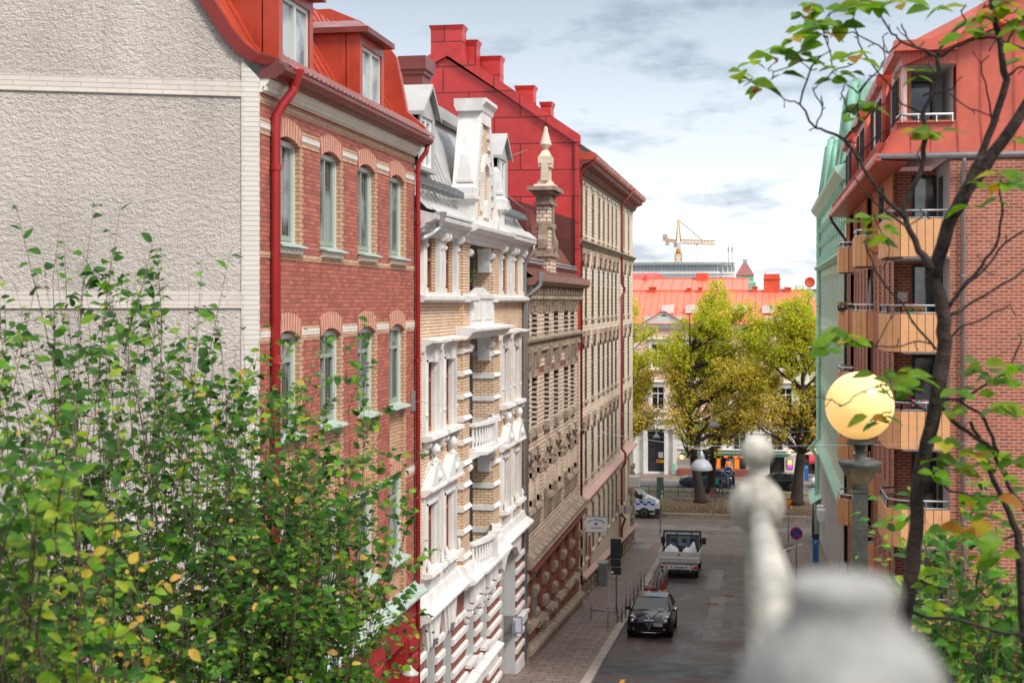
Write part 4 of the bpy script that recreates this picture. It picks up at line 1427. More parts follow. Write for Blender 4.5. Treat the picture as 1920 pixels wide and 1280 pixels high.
# ================================================================== brown stone and brick building
M['darkgreyframe'] = mk('dark grey window frame', (0.16, 0.15, 0.14), 0.5, 0.1, 3)
b3 = thing('stone_trimmed_building', 'ochre brick house with weathered stone trim, a pinnacle and a knobbly red brick base', 'building', (-8.5, 58.5, gz(58.5)))
U0, U1 = 50.68, 66.3
wu = [(51.0, 52.15), (52.75, 53.95), (55.85, 57.1), (58.5, 59.75), (61.6, 62.85), (63.75, 64.95)]
lev = [(15.0, 16.15), (11.6, 13.45), (8.7, 10.35)]
hl = [(a, b, z0, z1) for a, b in wu for z0, z1 in lev]
g = G(T)
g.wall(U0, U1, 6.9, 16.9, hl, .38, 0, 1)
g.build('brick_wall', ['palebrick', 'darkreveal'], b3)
for i, (a, b) in enumerate(wu):
    for fl, (z0, z1) in enumerate(lev):
        w_ = window(T, b3, a + .02, b - .02, z0, z1, .3, 'darkreveal', 'glassd', .08, 2, .7)
        q = G(T)      # toothed light jambs
        z = z0 + .04
        while z < z1 - .1:
            if fl < 2:
                q.box(b - .04, b + .02, -.3, .03, z, z + .085)
            z += .19
        if fl == 2:
            q.box(a - .12, a, 0, .1, z0, z1).box(b, b + .12, 0, .1, z0, z1)
            q.box(b - .1, b, -.3, .0, z0, z1)
            G(T).box(b - .62, b - .12, -.28, -.02, z0, z1 - .02).build('jamb_column', 'palebrick', w_)
            G(T).box(a + .01, b - .64, -.28, -.16, z0, z1 - .02).build('lower_panel', 'darkstone', w_)
        q.build('jamb_blocks', 'sandlight', w_)
        q = G(T)
        cu = (a + b) / 2
        if fl == 0:
            q.piece().box(a - .08, b + .08, 0, .12, z0 - .1, z0)
            q.piece().box(a - .06, b + .06, .0, .07, z1, z1 + .14)
        elif fl == 1:
            q.piece().box(a - .08, b + .08, 0, .09, z1, z1 + .3)
            q.prism([(0, z1 + .3), (.1, z1 + .3), (.2, z1 + .5), (.24, z1 + .95), (.26, z1 + 1.1), (0, z1 + 1.15)], cu - .2, cu + .2)
            q.box(cu - .5, cu - .3, 0, .1, z1 + .3, z1 + .9).box(cu + .3, cu + .5, 0, .1, z1 + .3, z1 + .9)
            q.piece().prism([(-.3, z0), (.2, z0 - .06), (.24, z0 - .3), (.1, z0 - .38), (-.3, z0 - .3)], a - .12, b + .12)
        else:
            n_ = 9
            q.piece()
            for k in range(n_):
                t0, t1 = PI * k / n_, PI * (k + 1) / n_
                r0, r1 = (b - a) / 2, (b - a) / 2 + .24
                zc = z1 - .35
                q.prismd([(cu - r0 * math.cos(t0), zc + r0 * math.sin(t0) * .9), (cu - r0 * math.cos(t1), zc + r0 * math.sin(t1) * .9), (cu - r1 * math.cos(t1), zc + r1 * math.sin(t1)), (cu - r1 * math.cos(t0), zc + r1 * math.sin(t0))], -.05, .1 + (.08 if k % 2 == 0 else 0))
            q.box(a - .2, a, 0, .2, z1 - .62, z1 - .4).box(b, b + .2, 0, .2, z1 - .62, z1 - .4)
            q.piece().prism([(-.3, z0), (.2, z0 - .06), (.26, z0 - .2), (.16, z0 - .34), (.1, z0 - .9), (0, z0 - 1.0), (-.3, z0 - .3)], a - .14, b + .14)
            q.box(a - .16, a, -.0, .16, z0 - .1, z0 + .2).box(b, b + .16, .0, .16, z0 - .1, z0 + .2)
        q.build_pieces('window_stone', 'sand', w_)
g = G(T)
g.prism([(0, 14.35), (.12, 14.35), (.16, 14.42), (.12, 14.5), (.12, 14.72), (.24, 14.8), (.26, 14.9), (0, 15.0)], U0, U1)
g.box(U0, U1, 0, .04, 14.18, 14.26)
g.prism([(0, 6.62), (.3, 6.62), (.42, 6.7), (.44, 6.8), (.3, 6.95), (.1, 7.3), (0, 7.35)], U0, U1)
k = U0 + .1
while k < U1 - .3:
    g.prism([(.2, 6.95), (.42, 6.85), (.42, 7.0), (.18, 7.12)], k, k + .75)
    k += .95
g.build('string_courses', 'sand', b3)
g = G(T)
g.box(U0, U1, .0, .5, 6.56, 6.62)
g.build('ledge_flashing', 'brownmetal', b3)
g = G(T)
e = [U0] + sum([[a - .1, b + .1] for a, b in wu], []) + [U1]
for z0, z1 in ((13.52, 13.75), (11.25, 11.45), (10.0, 10.15)):
    for i in range(0, len(e), 2):
        if e[i + 1] - e[i] > .2:
            g.box(e[i], e[i + 1], -.01, .012, z0, z1)
g.build('red_brick_bands', 'redbrick2', b3)
# brackets under the eaves
g = G(T)
k = U0 + .3
while k < U1:
    g.piece()
    g.prism([(0, 16.2), (.1, 16.22), (.16, 16.4), (.3, 16.6), (.34, 16.9), (0, 16.9)], k - .13, k + .13)
    g.ball((k, .24, 16.42), .1, 8, 0, 6)
    g.box(k - .16, k + .16, 0, .08, 15.9, 16.2)
    k += .78
g.build_pieces('eave_bracket', 'sand', b3)
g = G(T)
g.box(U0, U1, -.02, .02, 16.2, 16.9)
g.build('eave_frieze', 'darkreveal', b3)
g = G(T)
g.prism([(0, 16.9), (.42, 16.9), (.5, 17.0), (.55, 17.05), (.55, 17.3), (.42, 17.32), (.4, 17.2), (0, 17.1)], U0, U1 + .35)
g.build('gutter', 'copper', b3)
g = G(T)
rp = [(.42, 17.2), (-.1, 17.55), (-.85, 18.7)]
for (d0, z0), (d1, z1) in zip(rp[:-1], rp[1:]):
    g.quad((U0, d0, z0), (U1 + .3, d0, z0), (U1 - (.0 if d1 < 0 else 0), d1, z1), (U0, d1, z1))
k = U0 + .3
while k < U1:
    for (d0, z0), (d1, z1) in zip(rp[:-1], rp[1:]):
        g.prism([(d0, z0), (d0 + .03, z0 + .06), (d1 + .03, z1 + .06), (d1, z1)], k, k + .04)
    k += .45
roof = g.build('roof', 'copper', b3)
g = G(T)
rp = [(-.85, 18.7), (-2.1, 20.55), (-9, 21.0)]
for (d0, z0), (d1, z1) in zip(rp[:-1], rp[1:]):
    g.quad((U0, d0, z0), (U1, d0, z0), (U1, d1, z1), (U0, d1, z1))
g.prism([(-.5, 18.0), (-.7, 19.9), (-1.6, 20.6), (-3.2, 20.6), (-3.2, 18)], 55.4, 56.6)
g.build('upper_roof', 'brownpanel', roof)
g = G(T)
for a, b in ((50.9, 56.0), (58.8, 66.1)):
    g.tube([(a, .02, 17.75), (b, .02, 17.75)], .05, 6).tube([(a, -.03, 17.88), (b, -.03, 17.88)], .05, 6)
g.box(51, 56.5, -2.1, -2.05, 20.6, 20.85)
for k in range(12):
    g.box(51 + k * .48, 51.05 + k * .48, -2.04, -2.0, 20.6, 20.86)
g.build('snow_guard', 'galv', roof)
# pinnacle with a weathered urn-headed finial
g = G(T)
c, d = 57.45, -.12
g.box(c - .85, c + .85, -.5, .12, 17.2, 18.1)
g.box(c - .7, c + .7, -.45, .08, 18.4, 20.2)
pn = g.build('pinnacle', 'palebrick', b3)
g = G(T)
g.box(c - 1.0, c + 1.0, -.6, .22, 18.1, 18.22).box(c - .95, c + .95, -.55, .18, 18.22, 18.42)
g.box(c - .78, c + .78, -.5, .14, 19.28, 19.48)
g.box(c - .88, c + .88, -.55, .18, 20.2, 20.3).box(c - .74, c + .74, -.48, .12, 20.3, 20.62)
g.box(c - .95, c + .95, -.62, .24, 20.62, 20.76).box(c - 1.2, c + 1.2, -.76, .38, 20.76, 20.92)
g.box(c - .9, c + .9, -.52, .16, 17.15, 17.5)
for s in (-1, 1):
    g.prismd([(c + s * .7, 18.42), (c + s * .98, 18.42), (c + s * 1.0, 18.8), (c + s * .85, 19.0), (c + s * .82, 19.3), (c + s * .7, 19.3)][::s], -.35, 0)
g.prism([(.08, 18.42), (.3, 18.42), (.32, 18.7), (.2, 18.95), (.16, 19.3), (.08, 19.3)], c - .15, c + .15)
g.box(c - .16, c + .16, .08, .16, 19.5, 20.2)
g.build('stone_bands', 'sand', pn)
g = G(T)
g.frustum(c, -.18, 20.92, 21.05, .55, .45, .5, .4)
g.frustum(c, -.18, 21.05, 21.2, .38, .32, .32, .26)
g.frustum(c, -.18, 21.2, 21.75, .3, .2, .26, .17)
g.frustum(c, -.18, 21.75, 21.9, .38, .25, .38, .25)
g.frustum(c, -.18, 21.9, 22.2, .42, .26, .4, .26)
g.frustum(c, -.18, 22.2, 22.45, .36, .22, .14, .12)
g.lathe(c, -.18, [(.1, 22.45), (.1, 22.55), (.25, 22.68), (.25, 22.74), (.2, 22.76), (.215, 22.86), (.165, 22.9), (.175, 23.0), (.125, 23.04), (.135, 23.14), (.08, 23.2), (.09, 23.3), (.05, 23.42), (.01, 23.44)], 10)
g.box(c - .47, c - .33, -.3, -.02, 21.2, 21.95).box(c + .33, c + .47, -.3, -.02, 21.2, 21.95)
g.build('finial', 'sandlight', pn)
g = G(T)
g.tube([(56.6, -.8, 22.4), (52.5, -3.2, 20.9)], .022, 5)
g.build('stay_rod', 'copper', pn)
# rusticated ground storey of red brick with rounded stone blocks
gh = [(51.2, 52.4, 4.55, 6.2), (53.4, 54.7, 4.3, 6.2), (56.0, 57.2, 4.2, 6.2), (58.6, 59.8, 4.1, 6.2), (61.4, 62.6, 4.0, 6.2), (63.9, 65.0, 3.9, 6.2)]
g = G(T)
g.wall(U0, U1, 1.8, 6.6, gh, .45, 0, 0, d=.06)
g.build('ground_floor_wall', 'redbrick2', b3)
g = G(T)
edges = [U0 + .15] + [(gh[i][1] + gh[i + 1][0]) / 2 for i in range(5)] + [U1 - .3]
for i, c in enumerate(edges):
    hw_ = .36 if 0 < i < 6 else .2
    g.piece()
    z = 6.3
    while z > max(gz(c) + .9, 3.6):
        pr = [(c + hw_ * 1.15 * math.cos(q), .0) for q in (0,)]
        v = [(.06, z - .19), (.17, z - .185), (.23, z - .1), (.245, z), (.23, z + .1), (.17, z + .185), (.06, z + .19)]
        g.prism(v, c - hw_, c + hw_, 0, True, False)
        z -= .86
for a, b, z0, z1 in gh:
    g.piece()
    g.prism([(-.3, z0), (.25, z0 - .08), (.32, z0 - .2), (.2, z0 - .36), (-.3, z0 - .3)], a - .1, b + .1)
    cu = (a + b) / 2
    for k in range(5):
        uu = a - .2 + (b - a + .4) * (k + .5) / 5
        g.prism([(.06, z1 - .08), (.26, z1 - .02), (.34, z1 + .2), (.3, z1 + .36), (.06, z1 + .38)], uu - .12, uu + .12)
# stone plinth following the slope, with a rounded top
g.piece()
n = 16
for i in range(n):
    a, b = U0 + (U1 - U0) * i / n, U0 + (U1 - U0) * (i + 1) / n
    za, zb = gz(a) + .72, gz(b) + .72
    v = []
    for u, z in ((a + .01, za), (b - .01, zb)):
        v += [(u, .0, z), (u, .22, z - .03), (u, .34, z - .13), (u, .36, z - .26), (u, .24, z - .34), (u, .24, z - 1.2), (u, 0, z - 1.2)]
    g.add(v, [(k, (k + 1) % 7, 7 + (k + 1) % 7, 7 + k) for k in range(7)] + [tuple(range(7))[::-1], tuple(range(7, 14))])
g.build_pieces('rusticated_stone', 'sand', b3)
for a, b, z0, z1 in gh:
    window(T, b3, a + .05, b - .05, z0, z1, .3, 'wood', 'glassd', .07, 2, .7)
G(T).box(52.5, 53.1, .06, .14, 4.5, 5.5).build('meter_cabinet', 'galv', b3)
G(T).box(U0, U1, -12, -1.0, 1.5, 18.6).build('rear_wall', 'greywall', b3)
g = G(T)
g.tube([(50.95, .62, 17.25), (50.95, .6, 16.9), (50.85, .3, 16.6), (50.8, .12, 16.5), (50.8, .12, 3.4)], .075, 8)
g.lathe(50.95, .6, [(.08, 16.95), (.18, 17.3), (.18, 17.35)], 10)
g.build('downpipe', 'greypipe', b3)

# ================================================================== tall cream brick building with the red gable
b4 = thing('tall_cream_brick_building', 'tall cream brick tenement with a red sheet metal gable and five chimneys', 'building', (-8.5, 80, gz(80)))
U0, U1 = 66.4, 95.2
tw = [(67.15, 68.15), (68.95, 69.85), (71.7, 72.75), (74.5, 75.55), (76.8, 77.8), (79.1, 80.1), (81.3, 82.3), (83.5, 84.5), (88.3, 89.3), (91.5, 92.5)]
lev = [(19.55, 21.8), (15.45, 17.95), (11.45, 14.0), (7.6, 9.9), (3.75, 6.05)]
hl = [(a, b, z0, z1) for a, b in tw for z0, z1 in lev]
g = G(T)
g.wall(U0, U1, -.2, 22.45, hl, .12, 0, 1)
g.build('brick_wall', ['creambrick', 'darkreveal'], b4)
for fl, (z0, z1) in enumerate(lev):
    for a, b in tw:
        w_ = window(T, b4, a, b, z0, z1, .03, 'darkgreyframe', 'glassd', .09, 1, .68, th=.035)
        q = G(T)
        cu = (a + b) / 2
        q.piece().prism([(-.1, z0), (.1, z0 - .03), (.12, z0 - .12), (-.16, z0 - .1)], a - .08, b + .08)
        q.piece()
        if fl in (1, 2, 3):
            q.prismd([(a - .12, z1 + .02), (a - .02, z1 + .02), (cu - .3, z1 + .3), (cu, z1 + .55), (cu + .3, z1 + .3), (b + .02, z1 + .02), (b + .12, z1 + .02), (b + .16, z1 + .16), (cu + .3, z1 + .5), (cu + .12, z1 + .82), (cu - .12, z1 + .82), (cu - .3, z1 + .5), (a - .16, z1 + .16)], 0, .1)
            q.prismd([(cu - .18, z1 + .62), (cu + .18, z1 + .62), (cu + .1, z1 + .9), (cu - .1, z1 + .9)], .1, .22)
            q.box(cu - .07, cu + .07, .1, .2, z1 + .28, z1 + .62)
        elif fl == 4:
            q.prismd([(cu + (.75 if k % 2 else .55) * math.cos(PI * k / 8) * .9, z1 + .05 + .5 * math.sin(PI * k / 8)) for k in range(9)], 0, .1)
            q.box(a - .1, a, .0, .05, z0, z1).box(b, b + .1, 0, .05, z0, z1)
        else:
            q.box(a - .1, a - .02, 0, .04, z0, z1 + .3).box(b + .02, b + .1, 0, .04, z0, z1 + .3)
            q.box(a - .1, b + .1, 0, .06, z1 + .15, z1 + .28)
        q.build_pieces('window_trim', 'sand' if 0 < fl < 4 else 'sandlight', w_)
g = G(T)
g.prism([(0, 18.95), (.08, 18.95), (.16, 19.1), (.24, 19.16), (.24, 19.22), (0, 19.34)], U0, U1 + .1)
g.box(U0, U1, 0, .05, 22.2, 22.45)
g.build('string_courses', 'sand', b4)
g = G(T)
g.prism([(0, 6.62), (.14, 6.62), (.32, 6.72), (.32, 6.8), (0, 6.96)], U0, U1 + .05)
k = 67.4
while k < U1:      # sill line stepping with the ground
    zz_ = gz(k) + 1.05
    g.prism([(.06, zz_), (.3, zz_ + .02), (.3, zz_ + .08), (.06, zz_ + .24)], k, k + 1.05)
    k += 1.1
for z in (15.1, 11.1, 7.28):
    for a, b in tw:
        g.box(a - .12, b + .12, -.01, .02, z + .05, z + .22)
g.build('pink_ledges', mk('pink sheet ledge', (0.50, 0.29, 0.25), .6, .15, 3), b4)
g = G(T)
k = 67.6
while k < U1 - .6:     # quarry-faced base blocks
    zb = gz(k)
    z = zb - .1
    while z < zb + 1.0:
        g.piece()
        g.prism([(0, z), (.1, z + .03), (.18, z + .1), (.18, z + .34), (.1, z + .41), (0, z + .43)], k, k + .8)
        z += .46
    k += 1.45
z = .1
while z < 5.6:
    for a, b in ((93.4, 94.1), (94.3, 95.2)):
        g.piece()
        g.prism([(0, z), (.08, z + .04), (.16, z + .1), (.16, z + .4), (.08, z + .46), (0, z + .48)], a, b)
    z += .55
g.build_pieces('base_block', 'sand', b4)
# door and shop openings in the ground storey are plain dark doors
for a, b in ((70.2, 71.2), (85.9, 87.1)):
    G(T).box(a, b, -.05, .03, gz(b) + .1, gz(b) + 2.9).build('door', 'wood', b4)
# eaves
g = G(T).piece()
g.prism([(0, 22.45), (.1, 22.45), (.25, 22.75), (.6, 22.85), (.6, 22.95), (0, 22.98)], U0, U1 + .1)
k = U0 + .2
while k < U1 + .1:
    g.piece()
    g.prism([(0, 22.3), (.16, 22.34), (.3, 22.6), (.62, 22.72), (.66, 22.9), (0, 22.92)], k, k + .16)
    k += .42
g.build_pieces('eave_bracket', 'brownmetal', b4)
g = G(T)
g.prism([(0, 22.95), (.72, 22.95), (.8, 23.05), (.84, 23.25), (.72, 23.3), (0, 23.35)], U0 - .02, U1 + .75)
g.prism([(.72, 23.28), (.84, 23.22), (-6.4, 28.1), (-6.4, 27.95)], U0, U1 + .6)
g.quad((U0, -6.4, 28.0), (U1, -6.4, 28.0), (U1, -14, 22.0), (U0, -14, 22.0))
roof = g.build('roof', 'redmetal', b4)
g = G(T)
g.box(U0 + .4, U1, -14, -.3, -.2, 22.4)
g.build('rear_wall', 'greywall', b4)
# gable wall clad in red sheet panels
TGB = lambda x, d, z: (x, 66.4 - d, z)
g = G(TGB)
ap = (-14.95, 28.2)
g.add([(-8.5, 0, 17.6), (-8.5, 0, 23.75), (ap[0], 0, ap[1]), (-16.6, 0, 27.25), (-22.5, 0, 22.8), (-22.5, 0, 17.6)], [(0, 1, 2, 3, 4, 5)])
g.build('gable_wall', 'panelmetal', b4)
g = G(TGB)
g.quad((-8.5, .02, 12), (-8.5, .02, 20.1), (-14.5, .02, 22.1), (-14.5, .02, 12))
g.build('gable_lower_panels', 'brownpanel', b4)
g = G(TGB)
def rail(p, q, w=.5, dd=.18):
    (x0, z0), (x1, z1) = p, q
    g.add([(x0, -.1, z0), (x1, -.1, z1), (x1, dd, z1), (x0, dd, z0), (x0, -.1, z0 - w), (x1, -.1, z1 - w), (x1, dd, z1 - w), (x0, dd, z0 - w)], [(0, 1, 2, 3), (3, 2, 6, 7), (4, 7, 6, 5), (0, 3, 7, 4), (1, 5, 6, 2), (0, 4, 5, 1)])
rail((-8.38, 24.1), (ap[0] + .2, ap[1] + .3))
rail((ap[0] + .2, ap[1] + .3), (-16.6, 27.6))
rail((-16.6, 27.6), (-22.6, 23.1))
g.box(-8.62, -8.42, -.1, .15, 14, 24.1)
g.build('gable_coping', 'panelmetal', roof)
for (xa, xb, zt, zb_) in ((-15.75, -14.05, 29.55, 26.8), (-14.3, -13.35, 28.8, 26.3), (-13.6, -12.2, 28.0, 25.5), (-11.6, -10.6, 26.55, 24.3), (-10.4, -9.75, 25.75, 23.8)):
    i_ = (-15.75, -14.3, -13.6, -11.6, -10.4).index(xa)
    y0 = 66.7 + i_ * 1.3
    f_ = y0 / 66.7
    xa, xb = xa * f_, xb * f_
    zt = EYE + (zt - EYE) * f_
    g = G()
    g.box(xa + .08, xb - .08, y0, y0 + .95, zb_, zt - .25)
    g.frustum((xa + xb) / 2, y0 + .475, zt - .25, zt, (xb - xa) / 2 - .08, .475, (xb - xa) / 2, .56)
    g.build('chimney', 'panelmetal', roof)
g = G(T)
g.tube([(66.75, .84, 23.15), (66.7, .8, 22.9), (66.6, .4, 22.6), (66.55, .14, 22.4), (66.55, .14, 3)], .06, 8)
g.build('downpipe', 'brownred', b4)
g = G(T)
g.tube([(86.6, .84, 23.1), (86.5, .7, 22.85), (86.0, .3, 22.3), (85.95, .16, 22.1), (85.95, .16, 17.4), (86.3, .3, 17.1), (86.3, .3, 16.9), (85.95, .16, 16.6), (85.95, .16, 7.4), (86.2, .36, 7.1), (86.2, .36, 6.5), (85.95, .16, 6.2), (85.95, .16, 3.4), (86.3, .34, 3.1), (86.0, .16, 2.6), (86.0, .16, .8)], .075, 8)
g.build('downpipe', 'brownred', b4)


# ================================================================== green and cream building, right side
TR = FR(4.0)
b5 = thing('green_trimmed_building', 'cream building with mint green trim and green copper roofs on the right', 'building', (4.0, 87, gz(87)))
U0, U1 = 69.2, 101.2
gu = [71.0 + i * 2.1 for i in range(14)]
lev = [(19.3, 21.2), (15.2, 17.9), (11.3, 13.9), (7.9, 10.2)]
hl = [(u, u + 1.1, z0, z1) for u in gu for z0, z1 in lev]
g = G(TR)
g.wall(U0, U1, 5.6, 18.5, [h for h in hl if h[2] < 19], .2, 0, 0)
g.wall(U0, U1, 18.5, 22.3, [h for h in hl if h[2] > 19], .2, 1, 1, d=.02)
g.add([(U1, 0, -.2), (U1, 0, 22.3), (U1, -14, 22.3), (U1, -14, -.2)], [(0, 1, 2, 3)])
g.build('wall', ['cream', 'greenpaint'], b5)
for u in gu:
    for fl, (z0, z1) in enumerate(lev):
        w_ = window(TR, b5, u, u + 1.1, z0, z1, .11, 'whitepaint', 'glassd', .08, 2, .7)
        q = G(TR)
        q.box(u - .12, u, .0, .012, z0 - .3, z1 + .3).box(u + 1.1, u + 1.22, 0, .012, z0 - .3, z1 + .3)
        q.prismd([(u - .25, z1 + .3), (u + 1.35, z1 + .3), (u + 1.2, z1 + .5), (u + .55, z1 + .75), (u - .1, z1 + .5)], 0, .015)
        q.box(u - .2, u + 1.3, 0, .012, z0 - .42, z0 - .3)
        q.build('window_trim', 'greenpaint', w_)
g = G(TR)
for u in gu:
    k = u + 1.6
    for z0, z1 in ((6.9, 10.6), (10.9, 14.4), (14.6, 18.3)):
        g.box(k - .07, k + .07, 0, .014, z0, z1)
        g.box(k - .12, k + .12, 0, .018, z1 - .25, z1)
    for z in (18.9, 19.9, 20.9, 21.8):
        g.box(k - .3, k + .3, .02, .14, z, z + .35)
        g.box(k - .1, k + .1, .14, .24, z + .05, z + .3)
for z0 in (18.35,):
    g.prism([(0, z0), (.15, z0), (.4, z0 + .2), (.4, z0 + .3), (0, z0 + .5)], U0, U1 + .3)
g.prism([(0, 22.1), (.2, 22.1), (.55, 22.5), (.6, 22.7), (0, 22.9)], U0, U1 + .4)
g.build('green_mouldings', 'greenpaint', b5)
# broad sheet ledge above the shopfront, and the ground storey
g = G(TR)
g.add([(U0, 0, 6.95), (U1 + .3, 0, 6.95), (U1 + .3, .35, 6.5), (U0, .35, 6.5), (U0, .35, 6.3), (U1 + .3, .35, 6.3), (U0, 0, 6.0), (U1 + .3, 0, 6.0)], [(0, 1, 2, 3), (3, 2, 5, 4), (4, 5, 7, 6), (1, 7, 5, 2), (0, 3, 4, 6)])
g.add([(96, 0, 3.4), (U1 + .4, 0, 3.4), (U1 + .4, .8, 2.9), (96, .8, 2.9), (96, .8, 2.75), (U1 + .4, .8, 2.75)], [(0, 1, 2, 3), (3, 2, 5, 4)])
g.build('ledge', 'greenpaint', b5)
g = G(TR)
gh = [(70 + 2.6 * i, 71.4 + 2.6 * i, 2.6 - .05 * i, 5.6) for i in range(12)]
g.wall(U0, U1, -.2, 6.05, gh, .25, 0, 0, d=.05)
for i in range(12):
    k = 71.7 + 2.6 * i
    g.box(k, k + .2, .05, .13, .2, 5.9).box(k + .4, k + .6, .05, .13, .2, 5.9)
g.build('ground_floor', 'offwhite', b5)
for a, b, z0, z1 in gh:
    window(TR, b5, a, b, z0, z1, .15, 'greenpaint', 'glassd', .08, 2, .75)
def mansard(u0, u1, z0, z1, dd):
    g = G(TR)
    cu = (u0 + u1) / 2
    g.add([(u0, .3, z0), (u1, .3, z0), (u1 - .5, -.5, z1), (u0 + .5, -.5, z1), (u0, -3.5, z0), (u1, -3.5, z0), (u1 - .5, -3.2, z1), (u0 + .5, -3.2, z1)],
          [(0, 1, 2, 3), (4, 7, 6, 5), (0, 3, 7, 4), (1, 5, 6, 2), (3, 2, 6, 7)])
    g.tube([(u0 + .4, -.5, z1), (u1 - .4, -.5, z1)], .22, 8)
    g.tube([(u0 + .35, .15, z0), (u0 + .5, -.4, z1)], .2, 8)
    g.tube([(u1 - .35, .15, z0), (u1 - .5, -.4, z1)], .2, 8)
    return g
g = G(TR)
g.quad((U0, .3, 22.8), (U1, .3, 22.8), (U1, -1.6, 24.6), (U0, -1.6, 24.6))
g.quad((U0, -1.6, 24.6), (U1, -1.6, 24.6), (U1, -12, 25.2), (U0, -12, 25.2))
rf = g.build('roof', 'verdigris', b5)
mansard(93.2, 98.6, 22.6, 26.7, 1).build('corner_dormer', 'verdigris', rf)
mansard(70.2, 76.5, 22.4, 26.9, 1).build('roof_tower', 'verdigris', rf)
mansard(84.5, 88.5, 22.6, 25.6, 1).build('dormer', 'verdigris', rf)
g = G(TR)
g.tube([(98.6, .5, 22.6), (98.6, .2, 22.2), (98.6, .2, 7.0), (98.6, .75, 6.4), (98.6, .3, 5.8), (98.6, .3, .3)], .14, 8)
for z in (20, 16, 12, 9):
    g.lathe(98.6, .2, [(.18, z), (.18, z + .12)], 8)
g.build('downpipe', 'greenpaint', b5)
g = G(TR)
for i, u in enumerate((90.5, 92.2)):
    g.box(u, u + 1.0, .1, .5, 2.6, 3.3)
    g.box(u + .05, u + .95, .5, .53, 2.65, 3.25)
g.build('air_conditioner_units', 'whitepaint', b5)
G(TR).box(U0, U1 - .2, -13, -1.2, -.2, 22.3).build('rear_wall', 'cream', b5)

# ================================================================== red brick flats with corner balconies, right side
b6 = thing('balcony_apartment_building', 'red brick apartment block with apricot balconies under a salmon red roof', 'building', (4.6, 50, gz(50)))
GX = 5.28      # the near gable runs right from here, at Y = 42
NB = [42.0, 53.0, 64.0]
FLR = [18.9, 16.18, 13.4, 10.6, 7.8]       # rail heights
g = G(FF(42.0))
g.quad((GX, 0, 2.5), (20, 0, 2.5), (20, 0, 20.3), (GX, 0, 20.3))
g.quad((GX, 0, 2.5), (GX, 0, 20.3), (GX, -3, 20.3), (GX, -3, 2.5))
g.build('gable_wall', 'gablebrick', b6)
g = G(TR)
hs = []
for nb, e_ in ((42.0, 45.2), (53.0, 56.0), (64.0, 66.6)):
    for rz in FLR:
        hs.append((nb, e_, rz - 1.15, rz + 1.45))
slots = []
for s0 in (46.0, 47.9, 49.8, 51.6, 57.0, 58.9, 60.8, 62.4, 67.3):
    for rz in FLR[1:]:
        slots.append((s0, s0 + .75, rz - .25, rz + 1.35))
g.wall(45.0, 69.0, 1.5, 20.4, [h for h in hs if h[0] > 45] + slots, .12, 0, 0)
g.build('street_wall', 'gablebrick', b6)
for s in slots:
    window(TR, b6, s[0], s[1], s[2], s[3], .06, 'dark', 'glassd', .06, 1, None)
# loggia interiors: back wall, side wall, floor
for k, (nb, e_) in enumerate(((42.0, 45.2), (53.0, 56.0), (64.0, 66.6))):
    g = G()
    xin = GX if k == 0 else 5.9
    g.quad((4.0, e_, 2.5), (xin, e_, 2.5), (xin, e_, 20.3), (4.0, e_, 20.3))
    if k:
        g.quad((4.0, nb + .02, 2.5), (xin, nb + .02, 2.5), (xin, nb + .02, 20.3), (4.0, nb + .02, 20.3))
    g.quad((xin - .003, nb, 2.5), (xin - .003, e_, 2.5), (xin - .003, e_, 20.3), (xin - .003, nb, 20.3), 1)
    g.build('loggia_walls', ['gablebrick', 'greywall'], b6)
    g = G()
    for rz in FLR:
        g.box(3.99, xin, nb + .01, e_, rz - 1.38, rz - 1.16)
    g.build('loggia_floors', 'greywall', b6)
    if k == 0:
        for rz in FLR:
            window(FF(45.2), b6, 4.55, 5.25, rz - 1.1, rz + 1.25, -.12, 'dark', 'glass', .08, 1, None)
            g = G(FR(GX)).box(43.6, 44.4, .0, .04, rz - 1.1, rz + 1.1)
            g.build('side_door', 'dark', b6)
